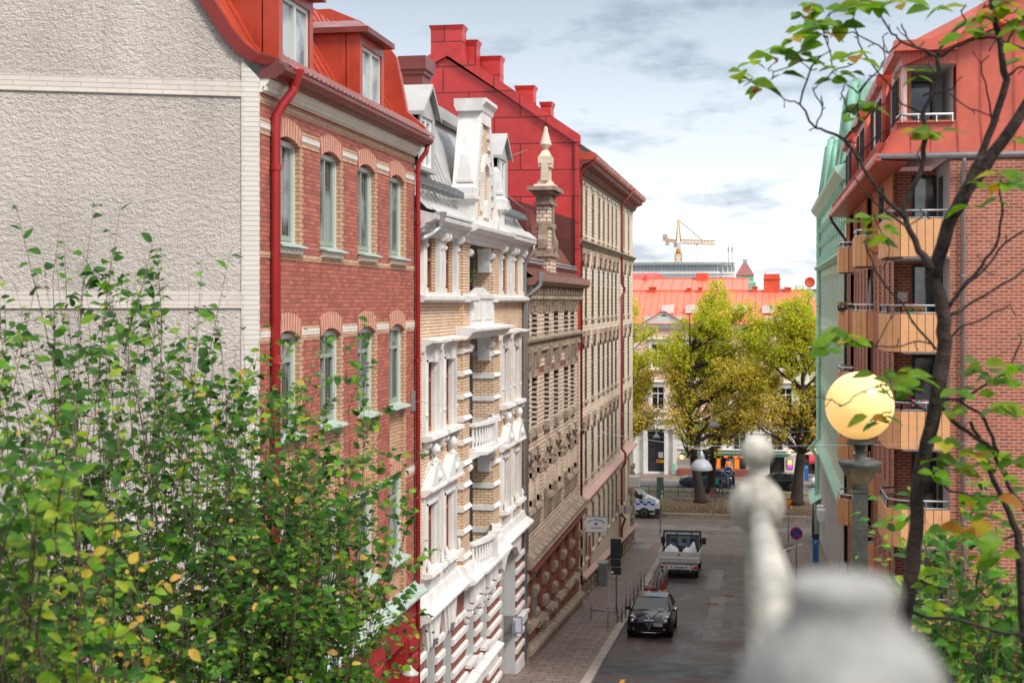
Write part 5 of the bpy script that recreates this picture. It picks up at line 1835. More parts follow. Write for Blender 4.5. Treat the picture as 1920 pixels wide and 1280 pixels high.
# balconies: one proto per stack, panels with board joints, rail on top
def balcony(k, nb, rz, first):
    x0, x1 = (3.56, GX) if k == 0 else (3.42, 4.02)
    dep = 3.1 if k == 0 else 2.4
    ch_ = .35
    z0, z1 = rz - 1.32, rz - .24
    g = G()
    pl = [(x1, nb), (x0 + ch_, nb), (x0, nb + ch_ * .9), (x0, nb + dep - .3), (4.0, nb + dep)]
    for (a, b), (c, d) in zip(pl[:-1], pl[1:]):
        L_ = math.hypot(c - a, d - b)
        n_ = max(1, round(L_ / .24))
        nx, ny = -(d - b) / L_, (c - a) / L_
        for i in range(n_):
            p, q = (i + .04) / n_, (i + .96) / n_
            P = (a + (c - a) * p, b + (d - b) * p)
            Q = (a + (c - a) * q, b + (d - b) * q)
            g.add([(P[0], P[1], z0), (Q[0], Q[1], z0), (Q[0], Q[1], z1), (P[0], P[1], z1), (P[0] + nx * .04, P[1] + ny * .04, z0), (Q[0] + nx * .04, Q[1] + ny * .04, z0), (Q[0] + nx * .04, Q[1] + ny * .04, z1), (P[0] + nx * .04, P[1] + ny * .04, z1)],
                  [(0, 1, 2, 3), (4, 7, 6, 5), (0, 4, 5, 1), (1, 5, 6, 2), (2, 6, 7, 3), (3, 7, 4, 0)])
    o = g.build('balcony', 'balcony', b6)
    g = G()
    fl = [(x1, nb + .06), (x0 + ch_, nb + .06), (x0 + .06, nb + ch_ * .95), (x0 + .06, nb + dep - .3), (4.0, nb + dep)] + ([(x1, nb + dep)] if k == 0 else [])
    g.prismz(fl, z0 - .03, z0 + .12)
    g.build('balcony_slab', 'darkstone', o)
    g = G()
    mid = [(p[0] + .03, p[1] + .04) for p in pl]
    g.tube([(p[0], p[1], rz) for p in mid], .035, 6)
    g.tube([(p[0], p[1], z1 + .03) for p in mid], .025, 6)
    for (a, b), (c, d) in zip(mid[:-1], mid[1:]):
        L_ = math.hypot(c - a, d - b)
        n_ = max(1, round(L_ / .55))
        for i in range(n_ + 1):
            x, y = a + (c - a) * i / n_, b + (d - b) * i / n_
            g.box(x - .02, x + .02, y - .02, y + .02, z1, rz)
    g.build('rail', 'whitepaint' if k else 'galv', o)
for k, nb in enumerate(NB):
    for j, rz in enumerate(FLR):
        balcony(k, nb, rz, j == 0)
# orange boarded top storey beside the balconies and eave soffit
g = G(TR)
for a, b in ((45.0, 48.0), (50.2, 52.9), (56.1, 59.2), (61.5, 63.9), (66.6, 69)):
    g.piece().box(a, b, .01, .05, 18.0, 20.2)
    k = a
    while k < b:
        g.box(k, k + .02, .05, .06, 18.0, 20.2)
        k += .25
g.build_pieces('board_cladding', 'orangewood', b6)
for a in (48.2, 49.3, 59.4, 60.5):
    window(TR, b6, a, a + .8, 17.9, 20.1, -.04, 'dark', 'glassd', .07, 1, None)
g = G(TR)
g.add([(41.6, .72, 20.32), (69.3, .72, 20.32), (69.3, -.1, 20.25), (41.6, -.1, 20.25)], [(0, 1, 2, 3)])
g.prism([(.0, 20.38), (.66, 20.36), (.66, 20.3), (.78, 20.3), (.82, 20.36), (.82, 20.52), (.7, 20.5), (-.1, 20.55)], 41.6, 69.5)
g.build('eaves', 'salmonmetal', b6)
g = G(TR)
g.add([(41.6, .72, 20.50), (69.5, .72, 20.50), (69.5, .05, 21.5), (41.6, .05, 21.5)], [(0, 1, 2, 3)])
g.add([(41.6, -.02, 23.0), (69.5, -.02, 23.0), (69.5, -6, 25.4), (41.6, -6, 25.4)], [(0, 1, 2, 3)])
k = 42.0
while k < 69:
    g.box(k, k + .1, .45, .72, 20.55, 20.85)
    g.add([(k, .72, 20.5), (k + .03, .72, 20.5), (k + .03, .07, 21.52), (k, .07, 21.52)], [(0, 1, 2, 3)])
    k += .45
roof = g.build('roof', 'redmetal', b6)
# boxed attic dormers along the street
for a, b in ((46.5, 51.4), (54.3, 58.8), (61.6, 66.2)):
    g = G(TR)
    g.box(a, b, -2.2, .22, 21.0, 23.1, 0)
    g.prism([(-2.4, 23.1), (.4, 23.1), (.44, 23.2), (.4, 23.45), (-2.4, 23.9)], a - .2, b + .2, 1)
    g.tube([(a - .3, .15, 21.2), (a - .3, .15, 23.2)], .12, 8, 1)
    dm = g.build('dormer', [mk('pale pink render', (.66, .44, .42), .7, .05, 2), 'redmetal'], roof)
    for w0 in (a + .4, a + 1.4, b - 1.3):
        window(TR, dm, w0, w0 + .75, 21.4, 22.8, -.27, 'dark', 'glassd', .06, 1, None)
# salmon sheet-clad attic at the gable end with its loggia
F = FF(42.0)
g = G(F)
lx0, lx1, lz0, lz1 = 4.02, 5.32, 21.45, 23.05
outl = [(3.30, 20.45), (3.42, 20.62), (3.62, 21.1), (3.78, 21.6)]
# below the opening, right of it and above it
g.add([(3.30, .05, 20.45), (5.45, .05, 20.45), (5.45, .0, lz0), (3.78, .0, lz0), (3.55, .03, 20.9)], [(0, 1, 2, 3, 4)])
g.add([(5.45, .05, 20.45), (20, .05, 20.45), (20, 0, 28.5), (12.5, 0, 28.0), (6.3, 0, 24.75), (5.45, 0, 24.1), (5.45, 0, lz0)], [(0, 1, 2, 3, 4, 5, 6)])
g.add([(3.95, .02, 23.05), (5.45, .02, 23.05), (5.45, .0, 24.1), (4.3, .0, 23.6), (3.9, .0, 23.5)], [(0, 1, 2, 3, 4)])
for x in (5.5, 6.15, 7.05, 7.95, 8.85):
    g.box(x, x + .02, .04, .07, 20.46, 24.2)
for x in (4.2, 4.75):
    g.box(x, x + .018, .03, .06, 20.5, lz0)
g.box(3.8, 5.4, .0, .1, lz0 - .05, lz0)
g.build('attic_gable', 'salmonmetal', roof)
g = G(F)
g.box(3.72, 5.44, -.25, .3, 23.42, 23.72)
g.add([(3.72, .3, 23.72), (5.44, .3, 23.72), (6.35, .1, 24.85), (5.5, -.2, 24.4), (4.0, -1.5, 23.8)], [(0, 1, 2, 3, 4)])
k = 3.98
while k < 5.35:
    g.box(k, k + .1, .0, .03, 23.05, 23.42)
    k += .125
g.add([(6.2, .3, 24.6), (12.5, .3, 28.05), (12.5, .3, 28.3), (6.2, .3, 24.85), (6.2, -.3, 24.85), (12.5, -.3, 28.3)], [(0, 1, 2, 3), (3, 2, 5, 4)])
g.build('attic_fascia', 'salmonmetal', roof)
g = G(F)
g.quad((3.95, -2.4, 21.2), (5.4, -2.4, 21.2), (5.4, -2.4, 23.3), (3.95, -2.4, 23.3))
g.quad((5.36, -2.4, 21.2), (5.36, .0, 21.2), (5.36, .0, 23.3), (5.36, -2.4, 23.3))
g.quad((3.9, 0, 23.04), (5.45, 0, 23.04), (5.45, -2.4, 23.04), (3.9, -2.4, 23.04))
g.quad((3.9, 0, 21.3), (5.45, 0, 21.3), (5.45, -2.4, 21.3), (3.9, -2.4, 21.3))
g.build('attic_loggia', 'greywall', roof)
g = G(F).box(3.98, 4.3, -1.6, -.9, 21.3, 23.03)
g.build('orange_boards', 'orangewood', roof)
w_ = window(F, roof, 4.35, 5.05, 21.35, 22.9, 2.2, 'dark', 'glass', .07, 1, None)
g = G(F)
g.tube([(3.9, .1, 21.62), (5.36, .1, 21.62)], .035, 6)
g.tube([(3.9, .1, 21.62), (3.86, -.6, 21.62)], .03, 6)
for x in (3.95, 4.4, 4.9, 5.34):
    g.box(x - .015, x + .015, .08, .12, 21.4, 21.62)
g.build('loggia_rail', 'whitepaint', roof)
g = G(TR)     # pink side wall and windows of the corner attic
g.box(42.05, 45.8, -.1, .0, 21.0, 23.4)
g.box(42.0, 46.0, -.15, .25, 23.4, 23.7, 1)
g.build('corner_attic_wall', [bpy.data.materials['pale pink render'], 'salmonmetal'], roof)
for w0 in (43.2, 44.3):
    window(TR, roof, w0, w0 + .7, 21.3, 22.9, -.06, 'dark', 'glassd', .06, 1, None)
g = G(F)
g.tube([(3.25, .34, 20.42), (20, .34, 20.42)], .09, 8)
g.build('gutter', 'greypipe', b6)
g = G(F)
g.tube([(5.63, .34, 20.4), (5.63, .3, 20.2), (5.63, .1, 20.0), (5.63, .1, 3.0)], .06, 8)
for z in (17, 13.4, 10, 7):
    g.lathe(5.63, .1, [(.075, z), (.075, z + .05)], 8)
g.build('downpipe', 'greypipe', b6)
g = G(TR)
g.tube([(69.2, .8, 20.4), (69.2, .7, 20.1), (69.0, .3, 19.5), (68.8, .1, 19.2), (68.8, .1, 4)], .07, 8)
g.build('downpipe', 'dark', b6)
g = G().box(GX + .2, 20, 45.4, 68.9, 1.5, 20.3).box(6.0, 20, 56.2, 63.8, 1.5, 20.2)
g.build('rear_wall', 'gablebrick', b6)
G(FF(42.0)).box(GX + .1, 20, -26, -.3, 20.2, 20.5).build('attic_floor', 'greywall', b6)
# flowers, umbrella, picture on the balconies
for i, (x, y, z, lab) in enumerate(((3.6, 64.15, 16.0, 'red and green flowers in a box on the farthest balcony rail'), (4.25, 42.25, 15.95, 'red and green flower box on the nearest corner balcony at eye level'), (4.6, 42.3, 13.2, 'pink flower box on the nearest corner balcony just above the globe lamp'))):
    fb = thing('flower_box', lab, 'flower box', (x, y, z))
    G().box(x - .3, x + .3, y - .08, y + .08, z - .12, z + .04).build('box', 'dark', fb)
    g = G()
    for k in range(160):
        a, r_ = rnd.uniform(0, 6.3), rnd.uniform(0, .12)
        px, py, pz = x + rnd.uniform(-.32, .32), y + r_ * math.cos(a), z + rnd.uniform(.02, .24)
        s_ = .035
        g.add([(px, py, pz), (px + s_, py - .01, pz + .02), (px + s_, py + .02, pz + s_ * 1.5), (px - .01, py + .02, pz + s_)], [(0, 1, 2, 3)], 0 if rnd.random() < .6 else 1)
    g.build('flowers', ['leafsmall', mk('petals %d' % i, ((.6, .02, .03), (.6, .03, .04), (.6, .1, .3))[i], .6, .1, 5)], fb)
um = thing('folded_parasol', 'closed grey parasol standing on the middle balcony of the second stack', 'parasol', (4.06, 55.2, 14.9))
G().tube([(4.06, 55.2, 14.85), (4.06, 55.2, 17.3)], .02, 6).build('pole', 'galv', um)
g = G()
g.lathe(4.06, 55.2, [(.14, 15.6), (.15, 15.75), (.09, 16.6), (.05, 17.1), (.01, 17.25)], 10, flute=.15)
g.build('canopy', 'greypipe', um)
pc = tag(G(FF(45.15)).box(4.12, 4.42, 0, .03, 16.3, 16.58).build('framed_picture', 'white'), 'small white framed picture on the brick pier of the nearest balcony', 'picture')
gp = G(FF(45.12))
for i in range(14):
    x, z = rnd.uniform(4.16, 4.38), rnd.uniform(16.35, 16.52)
    gp.box(x, x + .03, 0, .004 + .0004 * i, z, z + .03)
gp.build('print', mk('orange print', (.6, .3, .08), .6, .5, 30), pc)

# ================================================================== far side of the avenue
Y2 = 134.0
F2 = FF(Y2)
b7 = thing('pink_restaurant_building', 'salmon pink building with white pediments across the avenue, above the restaurant', 'building', (-5, Y2, .13))
X0, X1 = -26.0, 3.1
fx = [-21.6, -18.5, -15.4, -12.3, -9.6, -6.15, -3.4, -.3, 1.45]
g = G(F2)
up = [(-9.6 + 2.95 * k - .6, -9.6 + 2.95 * k + .6) for k in range(-5, 5)]
hh = [(a, b, z0, z1) for a, b in up for z0, z1 in ((6.15, 8.3), (10.0, 12.3))]
g.wall(X0, X1, 5.3, 14.2, hh, .25, 0, 0)
g.build('pink_wall', 'pink', b7)
for a, b, z0, z1 in hh:
    w_ = window(F2, b7, a, b, z0, z1, .15, 'whitepaint', 'glassd', .09, 2, .7)
    q = G(F2).box(a - .25, a, 0, .12, z0 - .1, z1 + .3).box(b, b + .25, 0, .12, z0 - .1, z1 + .3).box(a, b, 0, .12, z1, z1 + .3).box(a - .35, b + .35, 0, .2, z0 - .25, z0 - .1).prism([(0, z1 + .3), (.1, z1 + .3), (.3, z1 + .45), (.3, z1 + .52), (0, z1 + .6)], a - .4, b + .4)
    q.build('window_surround', 'white', w_)
g = G(F2)
gnd_h = [(-10.55, -8.95, .3, 4.35)] + [(a, b, 2.35, 4.3) for a, b in ((-6.7, -5.6), (-4.6, -3.7), (-2.6, -1.45), (.85, 1.95))] + [(a, b, .6, 1.75) for a, b in ((-6.2, -4.9), (-4.3, -3.2), (-2.6, -1.4))] + [(.75, 2.1, .15, 1.95)] + [(a, a + 1.2, 1.2, 4.2) for a in (-24, -21, -18, -15)]
g.wall(X0, X1, .0, 5.3, gnd_h, .35, 0, 0, d=.03)
for z in (1.95, 2.3, 2.85, 3.4, 3.95, 4.45):
    for a, b in ((-8.0, -6.8), (-5.5, -4.7), (-3.6, -2.7), (-1.35, .75), (2.05, 3.1)):
        g.box(a, b, .03, .07, z + .04, z + .5)
g.prism([(0, 4.95), (.2, 4.95), (.42, 5.15), (.45, 5.25), (.1, 5.4), (0, 5.4)], X0, X1)
g.box(X0, X1, .03, .12, 4.6, 4.95)
for x in (-11.7, -10.75, -8.8, -8.0):
    g.box(x - .18, x + .18, .03, .35, .1, 4.35)
g.box(-12, -7.7, .03, .42, 4.35, 4.6)
for c in (-9.02, 2.1):
    g.prism([(0, 13.9), (.35, 13.9), (.4, 14.9), (0, 14.15)], c - 1.9, c + 1.9)
    for s in (-1, 1):
        g.prismd([(c + s * 1.9, 14.1), (c, 15.1), (c, 15.35), (c + s * 2.05, 14.25)][::s], -.2, .4)
    g.prismd([(c - 1.6, 14.1), (c + 1.6, 14.1), (c, 14.95)], -.2, .15)
    for k in range(-3, 4):
        zt = 14.95 - abs(k) * .27
        g.box(c + k * .42 - .07, c + k * .42 + .07, .15, .33, zt - .22, zt)
g.prism([(0, 13.7), (.2, 13.7), (.35, 13.9), (.45, 14.1), (0, 14.2)], X0, X1)
g.build('white_stucco', 'white', b7)
for a, b, z0, z1 in gnd_h[1:5] + gnd_h[9:]:
    window(F2, b7, a, b, z0, z1, .2, 'greyframe', 'glassd', .08, 2, .7)
for a, b, z0, z1 in gnd_h[5:8]:
    w_ = window(F2, b7, a, b, z0, z1, .2, 'greyframe', 'glassd', .07, 2, None)
    G(F2).box(a + .1, a + (b - a) * .45, -.225, -.205, z0 + .1, z1 - .1).build('lit_poster', emat('warm window glow %d' % int(a * 10), (.8, .22, .03), .5), w_)
g = G(F2)
g.box(-10.5, -9.0, -.3, -.25, .3, 2.5).box(-10.5, -9.0, -.3, -.26, 2.7, 4.3)
for x in (-10.4, -9.68):
    g.box(x, x + .6, -.25, -.22, .45, 1.3).box(x, x + .6, -.25, -.22, 1.45, 2.4)
dr = g.build('door', 'dark', b7)
G(F2).box(-9.55, -9.1, -.22, -.2, 1.6, 2.15).build('paper_notice', 'white', dr)
ys = G(F2).box(-9.75, -9.0, -.22, -.195, 1.15, 1.42).build('door_sign', mk('yellow sign', (.75, .42, .02), .5, .05, 3), dr)
G(F2).box(-9.72, -9.45, -.195, -.19, 1.2, 1.38).build('door_sign_mark', mk('red mark', (.5, .03, .02), .5, .05, 3), dr)
G(F2).box(-8.2, -7.9, .35, .4, .5, 1.2).build('green_door_sign', mk('green sign', (.2, .6, .4), .5, .05, 3), b7)
g = G(F2).box(-7.7, -4.8, .03, 1.3, .1, .75).box(-4.2, -.6, .03, 1.3, .1, .75)
g.build('brick_steps', 'redbrick2', b7)
G(F2).box(.8, 2.05, -.3, -.25, .15, 1.95).build('restaurant_door', 'dark', b7)
for a, b in ((-7.2, -.2), (.2, 2.35)):
    g = G(F2)
    g.add([(a, .05, 2.55), (b, .05, 2.55), (b, .7, 2.3), (a, .7, 2.3)], [(0, 1, 2, 3)], 1)
    g.box(a, b, .66, .7, 1.98, 2.3, 0)
    g.box(a, b, .05, .72, 2.5, 2.57, 1)
    g.build('awning', [mk('green canvas', (.05, .16, .1), .8, .1, 3), 'offwhite'], b7)
sb = G(F2).box(-6.95, -.3, .05, .2, 1.72, 2.02).build('shop_sign_board', 'dark', b7)
neon = emat('orange letters', (1.0, .16, .04), 1.6)
for txt, x, s_ in (('Fisk & Grill', -5.9, .27), ('Servering', -3.85, .27), ('·', -2.95, .3), ('Take Away', -2.0, .3)):
    if txt == 'Fisk & Grill':
        continue
    textmesh(txt if txt != 'Servering' else 'ing·', s_, neon, sb, Matrix.Translation((x + (.6 if txt == 'Servering' else 0), Y2 - .21, 1.87)) @ Matrix.Rotation(PI / 2, 4, 'X'), bold=.008)
mb = thing('menu_case', 'glowing menu case with orange and magenta sheets right of the restaurant door', 'menu case', (2.5, Y2 - .1, 1.0))
G(F2).box(2.3, 2.85, .03, .12, .85, 1.75).build('case', 'brownmetal', mb)
G(F2).box(2.36, 2.79, .12, .13, 1.2, 1.68).build('upper_sheet', emat('orange sheet', (.9, .45, .2), .6), mb)
G(F2).box(2.36, 2.79, .12, .13, .9, 1.16).build('lower_sheet', emat('magenta sheet', (.6, .05, .5), .6), mb)
for x, lab in ((-7.35, 'lit brass lantern left of the restaurant sign'), (2.55, 'lit brass lantern above the glowing menu case')):
    ln = thing('wall_lantern', lab, 'lantern', (x, Y2 - .15, 1.6 if x < 0 else 2.4))
    z = 1.75 if x < 0 else 2.45
    g = G(F2).box(x - .1, x + .1, .05, .25, z - .22, z - .18).box(x - .1, x + .1, .05, .25, z + .18, z + .24).frustum(x, .15, z + .24, z + .36, .1, .1, .02, .02)
    g.build('lantern_frame', 'dark', ln)
    G(F2).box(x - .07, x + .07, .08, .22, z - .18, z + .18).build('lantern_glass', emat('lantern glow', (1, .55, .15), 3), ln)
# roofs
g = G(F2)
g.add([(X0, .5, 14.2), (X1 + 1.2, .5, 14.2), (X1 + 1.2, -6, 17.3), (X0, -6, 17.3)], [(0, 1, 2, 3)])
x = X0
while x < X1 + 1:
    g.add([(x, .5, 14.2), (x + .05, .5, 14.26), (x + .05, -6, 17.36), (x, -6, 17.3)], [(0, 1, 2, 3)])
    x += .62
g.box(X0, X1 + 1.2, -6.2, -5.9, 17.25, 17.42)
g.add([(X0, -6, 17.3), (X1 + 1.2, -6, 17.3), (X1 + 1.2, -13, 14), (X0, -13, 14)], [(0, 1, 2, 3)])
for c in (-9.02, 2.1):
    g.add([(c - 2.1, .55, 14.3), (c, .55, 15.42), (c, -1.9, 15.42)], [(0, 1, 2)])
    g.add([(c + 2.1, .55, 14.3), (c, .55, 15.42), (c, -1.9, 15.42)], [(0, 1, 2)])
rf = g.build('roof', 'salmonroof', b7)
for x in (-8.75, -6.5, -2.05, .62, 2.9, -15, -18):
    g = G(F2)
    n_ = 6
    v = []
    for dd in (-1.2, -3.6):
        for k in range(n_ + 1):
            t_ = -1 + 2 * k / n_
            v.append((x + t_ * .58, dd if dd > -2 else dd, 15.85 + .14 * (1 - t_ * t_) + .0))
    fs = [(k, k + 1, n_ + 2 + k, n_ + 1 + k) for k in range(n_)]
    g.add(v, fs)
    g.prismd([(x - .58, 15.2), (x + .58, 15.2)] + [(x + (1 - 2 * k / n_) * .58, 15.85 + .14 * (1 - (1 - 2 * k / n_) ** 2)) for k in range(n_ + 1)], -1.5, -1.18)
    g.build('roof_vent', 'white', rf)
for (x0, x1, z1) in ((.2, 1.75, 18.95), (-10.9, -10.2, 17.75), (-7.2, -6.8, 17.65), (-6.1, -5.7, 17.7), (-.9, -.4, 17.8), (2.2, 2.8, 17.7)):
    g = G(F2).box(x0, x1, -6.6, -5.7, 16.6, z1 - (.5 if z1 > 18 else .1))
    g.box(x0 - .08, x1 + .08, -6.7, -5.6, z1 - (.5 if z1 > 18 else .1), z1 - (.4 if z1 > 18 else .03))
    if z1 > 18:
        g.box(x0 + .02, x1 - .02, -6.5, -5.8, z1 - .4, z1)
    g.build('chimney', 'orangered', rf)
G(F2).box(X0, X1, -13, -1, .1, 14.1).build('rear_wall', 'offwhite', b7)

b8 = thing('cream_corner_building', 'cream rusticated building with a red awning beyond the right-hand lime tree', 'building', (8, Y2, .13))
g = G(F2)
hh = [(3.9 + 3 * k, 5.2 + 3 * k, z0, z1) for k in range(6) for z0, z1 in ((.4, 2.2), (3.2, 5.2), (6.4, 8.6), (9.8, 12))]
g.wall(3.15, 24, 0, 13.8, hh, .25, 0, 0)
for k in range(26):
    z = .4 + .5 * k
    for a in range(7):
        g.box(3.15 + 3 * a + (.05 if a else 0), 3.15 + 3 * a + .7, 0, .04, z, z + .44)
g.build('wall', 'cream', b8)
for h in hh:
    window(F2, b8, *h[:2], h[2], h[3], .15, 'wood', 'glassd', .08, 2, .7)
g = G(F2)
g.add([(4.3, .05, 2.2), (7.5, .05, 2.2), (7.5, 1.2, 1.75), (4.3, 1.2, 1.75)], [(0, 1, 2, 3)])
g.box(4.3, 7.5, 1.16, 1.2, 1.5, 1.76)
g.build('awning', mk('red canvas', (.5, .03, .05), .8, .1, 3), b8)
G(F2).add([(3.15, .5, 13.8), (24, .5, 13.8), (24, -7, 16.6), (3.15, -7, 16.6)], [(0, 1, 2, 3)]).build('roof', 'salmonroof', b8)

# second red roof behind, then the skyline
b9 = thing('red_roofed_building', 'long red roofed building directly behind the pink restaurant building', 'building', (-12, 156, 0))
g = G()
g.add([(-34, 150, 16.2), (-1.4, 150, 16.2), (-1.4, 161, 18.85), (-34, 161, 18.85)], [(0, 1, 2, 3)])
g.add([(-34, 161, 18.85), (-1.4, 161, 18.85), (-1.4, 172, 15), (-34, 172, 15)], [(0, 1, 2, 3)])
x = -34
while x < -1.5:
    g.box(x, x + .05, 150, 150.1, 16.2, 16.3)
    g.add([(x, 150, 16.2), (x + .06, 150, 16.3), (x + .06, 161, 18.93), (x, 161, 18.85)], [(0, 1, 2, 3)])
    x += 1.1
g.box(-34, -1.4, 160.9, 161.1, 18.8, 18.95)
rf = g.build('roof', 'salmonroof', b9)
G().box(-34, -1.4, 150.3, 171, 0, 16.2).build('wall', 'offwhite', b9)
for x0, x1, z1 in ((-7.2, -5.9, 19.45), (-13.0, -12.7, 19.3), (-20.3, -20.0, 19.35)):
    G().box(x0, x1, 160, 161.5, 18, z1).build('chimney', 'orangered', rf)
b10 = thing('distant_red_roof', 'dark red ridge roof of a far house left of the yellow crane', 'building', (-24, 205, 0))
g = G()
g.add([(-34, 200, 18.6), (-15.6, 200, 18.6), (-14.6, 206, 20.4), (-34, 206, 20.1)], [(0, 1, 2, 3)])
g.add([(-15.6, 200, 18.6), (-12.6, 206, 18.6), (-14.6, 206, 20.4)], [(0, 1, 2)])
g.build('roof', 'panelmetal', b10)
G().box(-34, -13.5, 201, 210, 0, 18.6).build('wall', 'greyframe', b10)

b11 = thing('curved_grey_block', 'long pale grey curved block with strips of windows on the skyline behind the crane', 'building', (-50, 600, 0))
cxx, cyy, rr = -96.0, 480.0, 128.0
def arcpt(t, r=rr):
    return (cxx + r * math.cos(t), cyy + r * math.sin(t))
n = 44
ts = [PI * .63 - (PI * .63 - .14) * i / n for i in range(n + 1)]
# straight long wing then rounded right end, seen as a slowly curving front
pts = [(-190 + (164) * i / 14, 590 - 2 * math.sin(i / 14 * PI)) for i in range(15)] + [(-26 + 15 * math.sin(a), 602 - 12 * math.cos(a)) for a in [PI / 2 * k / 8 for k in range(1, 9)]]
g = G()
def band(z0, z1, off, m):
    for (a, b) in zip(pts[:-1], pts[1:]):
        g.quad((a[0], a[1] - off, z0), (b[0], b[1] - off, z0), (b[0], b[1] - off, z1), (a[0], a[1] - off, z1), m)
band(0, 31.6, 0, 0)
band(31.6, 32.2, 1.4, 2)
g.add([(p[0], p[1] - 1.4, 32.4) for p in pts] + [(-11, 640, 33.2), (-190, 640, 33.2)], [tuple(range(len(pts) + 2))], 2)
wl_ = g.build('wall', ['offwhite', 'greywall', mk('pale green grey roof', (.30, .36, .34), .6, .1, .05)], b11)
for z0, z1 in ((28.8, 31.0), (24.2, 26.4), (19.6, 21.8)):
    g = G().piece()
    for (a, b) in zip(pts[:-1], pts[1:]):
        L_ = math.hypot(b[0] - a[0], b[1] - a[1])
        n_ = max(1, int(L_ / 1.4))
        for k in range(n_):
            p, q = (k + .1) / n_, (k + .8) / n_
            g.box(a[0] + (b[0] - a[0]) * p, a[0] + (b[0] - a[0]) * q, a[1] + (b[1] - a[1]) * p - .3, a[1] + (b[1] - a[1]) * p + .1, z0, z1)
    g.build('window_strip', mk('haze-paled blue glass %d' % int(z0), (.20, .23, .27), .3, .2, .3), b11)  # distance haze is mixed into the window colour
    g = G()
    for (a, b) in zip(pts[:-1], pts[1:]):
        g.quad((a[0], a[1] - .6, z0 - 1.2), (b[0], b[1] - .6, z0 - 1.2), (b[0], b[1] - .6, z0 - .1), (a[0], a[1] - .6, z0 - .1))
    g.build('balcony_band', 'offwhite', b11)
b12 = thing('green_topped_tower', 'distant tower with a red pyramid roof over a mint green copper storey', 'tower', (-.9, 300, 0))
g = G()
c = -.85
k = -2.8
cxt = -3.4
g.box(cxt - 2.1, cxt + 2.1, 298, 302, 0, 17.2, 0)
g.build('shaft', 'greenpaint', b12)
g = G().frustum(cxt, 300, 20.1, 20.6, 2.3, 2.3, 1.9, 1.9).frustum(cxt, 300, 20.6, 21.7, 1.8, 1.8, 1.75, 1.75).frustum(cxt, 300, 16.8, 20.1, 2.35, 2.35, 2.2, 2.2)
for i in range(7):
    g.box(cxt - 1.6 + i * .48, cxt - 1.3 + i * .48, 298.1, 298.2, 20.8, 21.4)
g.build('green_storey', 'verdigris', b12)
G().frustum(cxt, 300, 21.7, 24.3, 1.95, 1.95, .42, .42).build('pyramid_roof', mk('dull red tiles', (.30, .10, .09), .7, .15, 2), b12)
G().frustum(cxt, 300, 24.3, 25.0, .4, .4, .45, .45).build('lantern_top', 'verdigris', b12)
for i, (x0, x1, y, z, mt) in enumerate(((-16, -6, 230, 17.6, 'brownmetal'), (-3, 12, 420, 19.2, 'greywall'), (2, 9, 520, 22.0, 'offwhite'), (9, 40, 360, 20.5, 'greywall'), (-120, -60, 420, 24, 'offwhite'), (14, 60, 240, 19.5, 'cream'))):
    b_ = thing('distant_house', ['low brown roofed house far behind the red roofs', 'pale block on the skyline right of the green topped tower', 'small white block on the skyline above the right-hand lime tree', 'grey block on the skyline hidden behind the green trimmed building', 'pale block far left on the skyline', 'cream block far right on the skyline'][i], 'building', ((x0 + x1) / 2, y, 0))
    G().box(x0, x1, y, y + 20, 0, z - 1.2).build('wall', mt, b_)
    G().prism([(y - .5, z - 1.2), (y + 20.5, z - 1.2), (y + 14, z), (y + 6, z)], x0 - .4, x1 + .4).build('roof', 'brownmetal' if i in (0, 5) else 'greyroof', b_)
dish = thing('satellite_dish', 'round red dish on the roofline left of the green building', 'dish', (4.2, 150, 18.8))
g = G(lambda u, d, z: (4.9 + u, 150 + z, 18.3 + d))
g.lathe(0, 0, [(.03, 0), (.3, -.06), (.52, -.24), (.53, -.25), (.3, -.09)], 16)
g.build('reflector', 'orangered', dish)
G().tube([(4.9, 150.2, 15.0), (4.9, 150.2, 18.3)], .08, 6).build('mast', 'galv', dish)
for i, (x, y, z0, z1) in enumerate(((-13.4, 590, 30, 39.5), (-11.9, 590, 30, 39.5), (.46, 180, 14, 20.1))):
    a_ = tag(G().tube([(x, y, z0), (x, y, z1)], .16 if y > 500 else .1, 6).box(x - .35 if y > 500 else x - .2, x + .35 if y > 500 else x + .2, y - .3, y + .3, z1 - 3 if y > 500 else z1 - 2, z1 - 1 if y > 500 else z1 - 1).build('antenna_mast', 'greyframe'),
             ['left antenna mast at the right end of the curved grey block', 'right antenna mast at the right end of the curved grey block', 'thin aerial pole between the green topped tower and the big red chimney'][i], 'antenna')
# tower crane
cr_ = thing('tower_crane', 'yellow tower crane with a short horizontal jib on the skyline', 'crane', (-57.3, 1000, 0))
cxr, cyr = -57.3, 1000.0
yel = mk('yellow crane steel', (.62, .36, .12), .5, .1, .2)
def lattice(g, p0, p1, w, step, r, axis):
    P0, P1 = Vector(p0), Vector(p1)
    L_ = (P1 - P0).length
    t_ = (P1 - P0).normalized()
    a = Vector((0, 1, 0))
    b = t_.cross(a)
    n_ = max(2, int(L_ / step))
    cs = [a * w / 2 * i + b * w / 2 * j for i, j in ((-1, -1), (1, -1), (1, 1), (-1, 1))]
    for c_ in cs:
        g.tube([P0 + c_, P1 + c_], r, 4, sm=False)
    for k in range(n_):
        q0, q1 = P0 + t_ * L_ * k / n_, P0 + t_ * L_ * (k + 1) / n_
        for i in range(4):
            j = (i + 1) % 4
            g.tube([q0 + cs[i], q1 + cs[j]], r * .6, 3, sm=False)
            g.tube([q0 + cs[i], q0 + cs[j]], r * .6, 3, sm=False)
g = G()
lattice(g, (cxr, cyr, 5), (cxr, cyr, 50), 4.2, 4, .42, 'z')
g.build('mast', yel, cr_)
g = G()
lattice(g, (cxr + 2, cyr, 58.2), (cxr + 25.5, cyr, 57.2), 2.6, 2.2, .3, 'x')
g.build('jib', yel, cr_)
g = G()
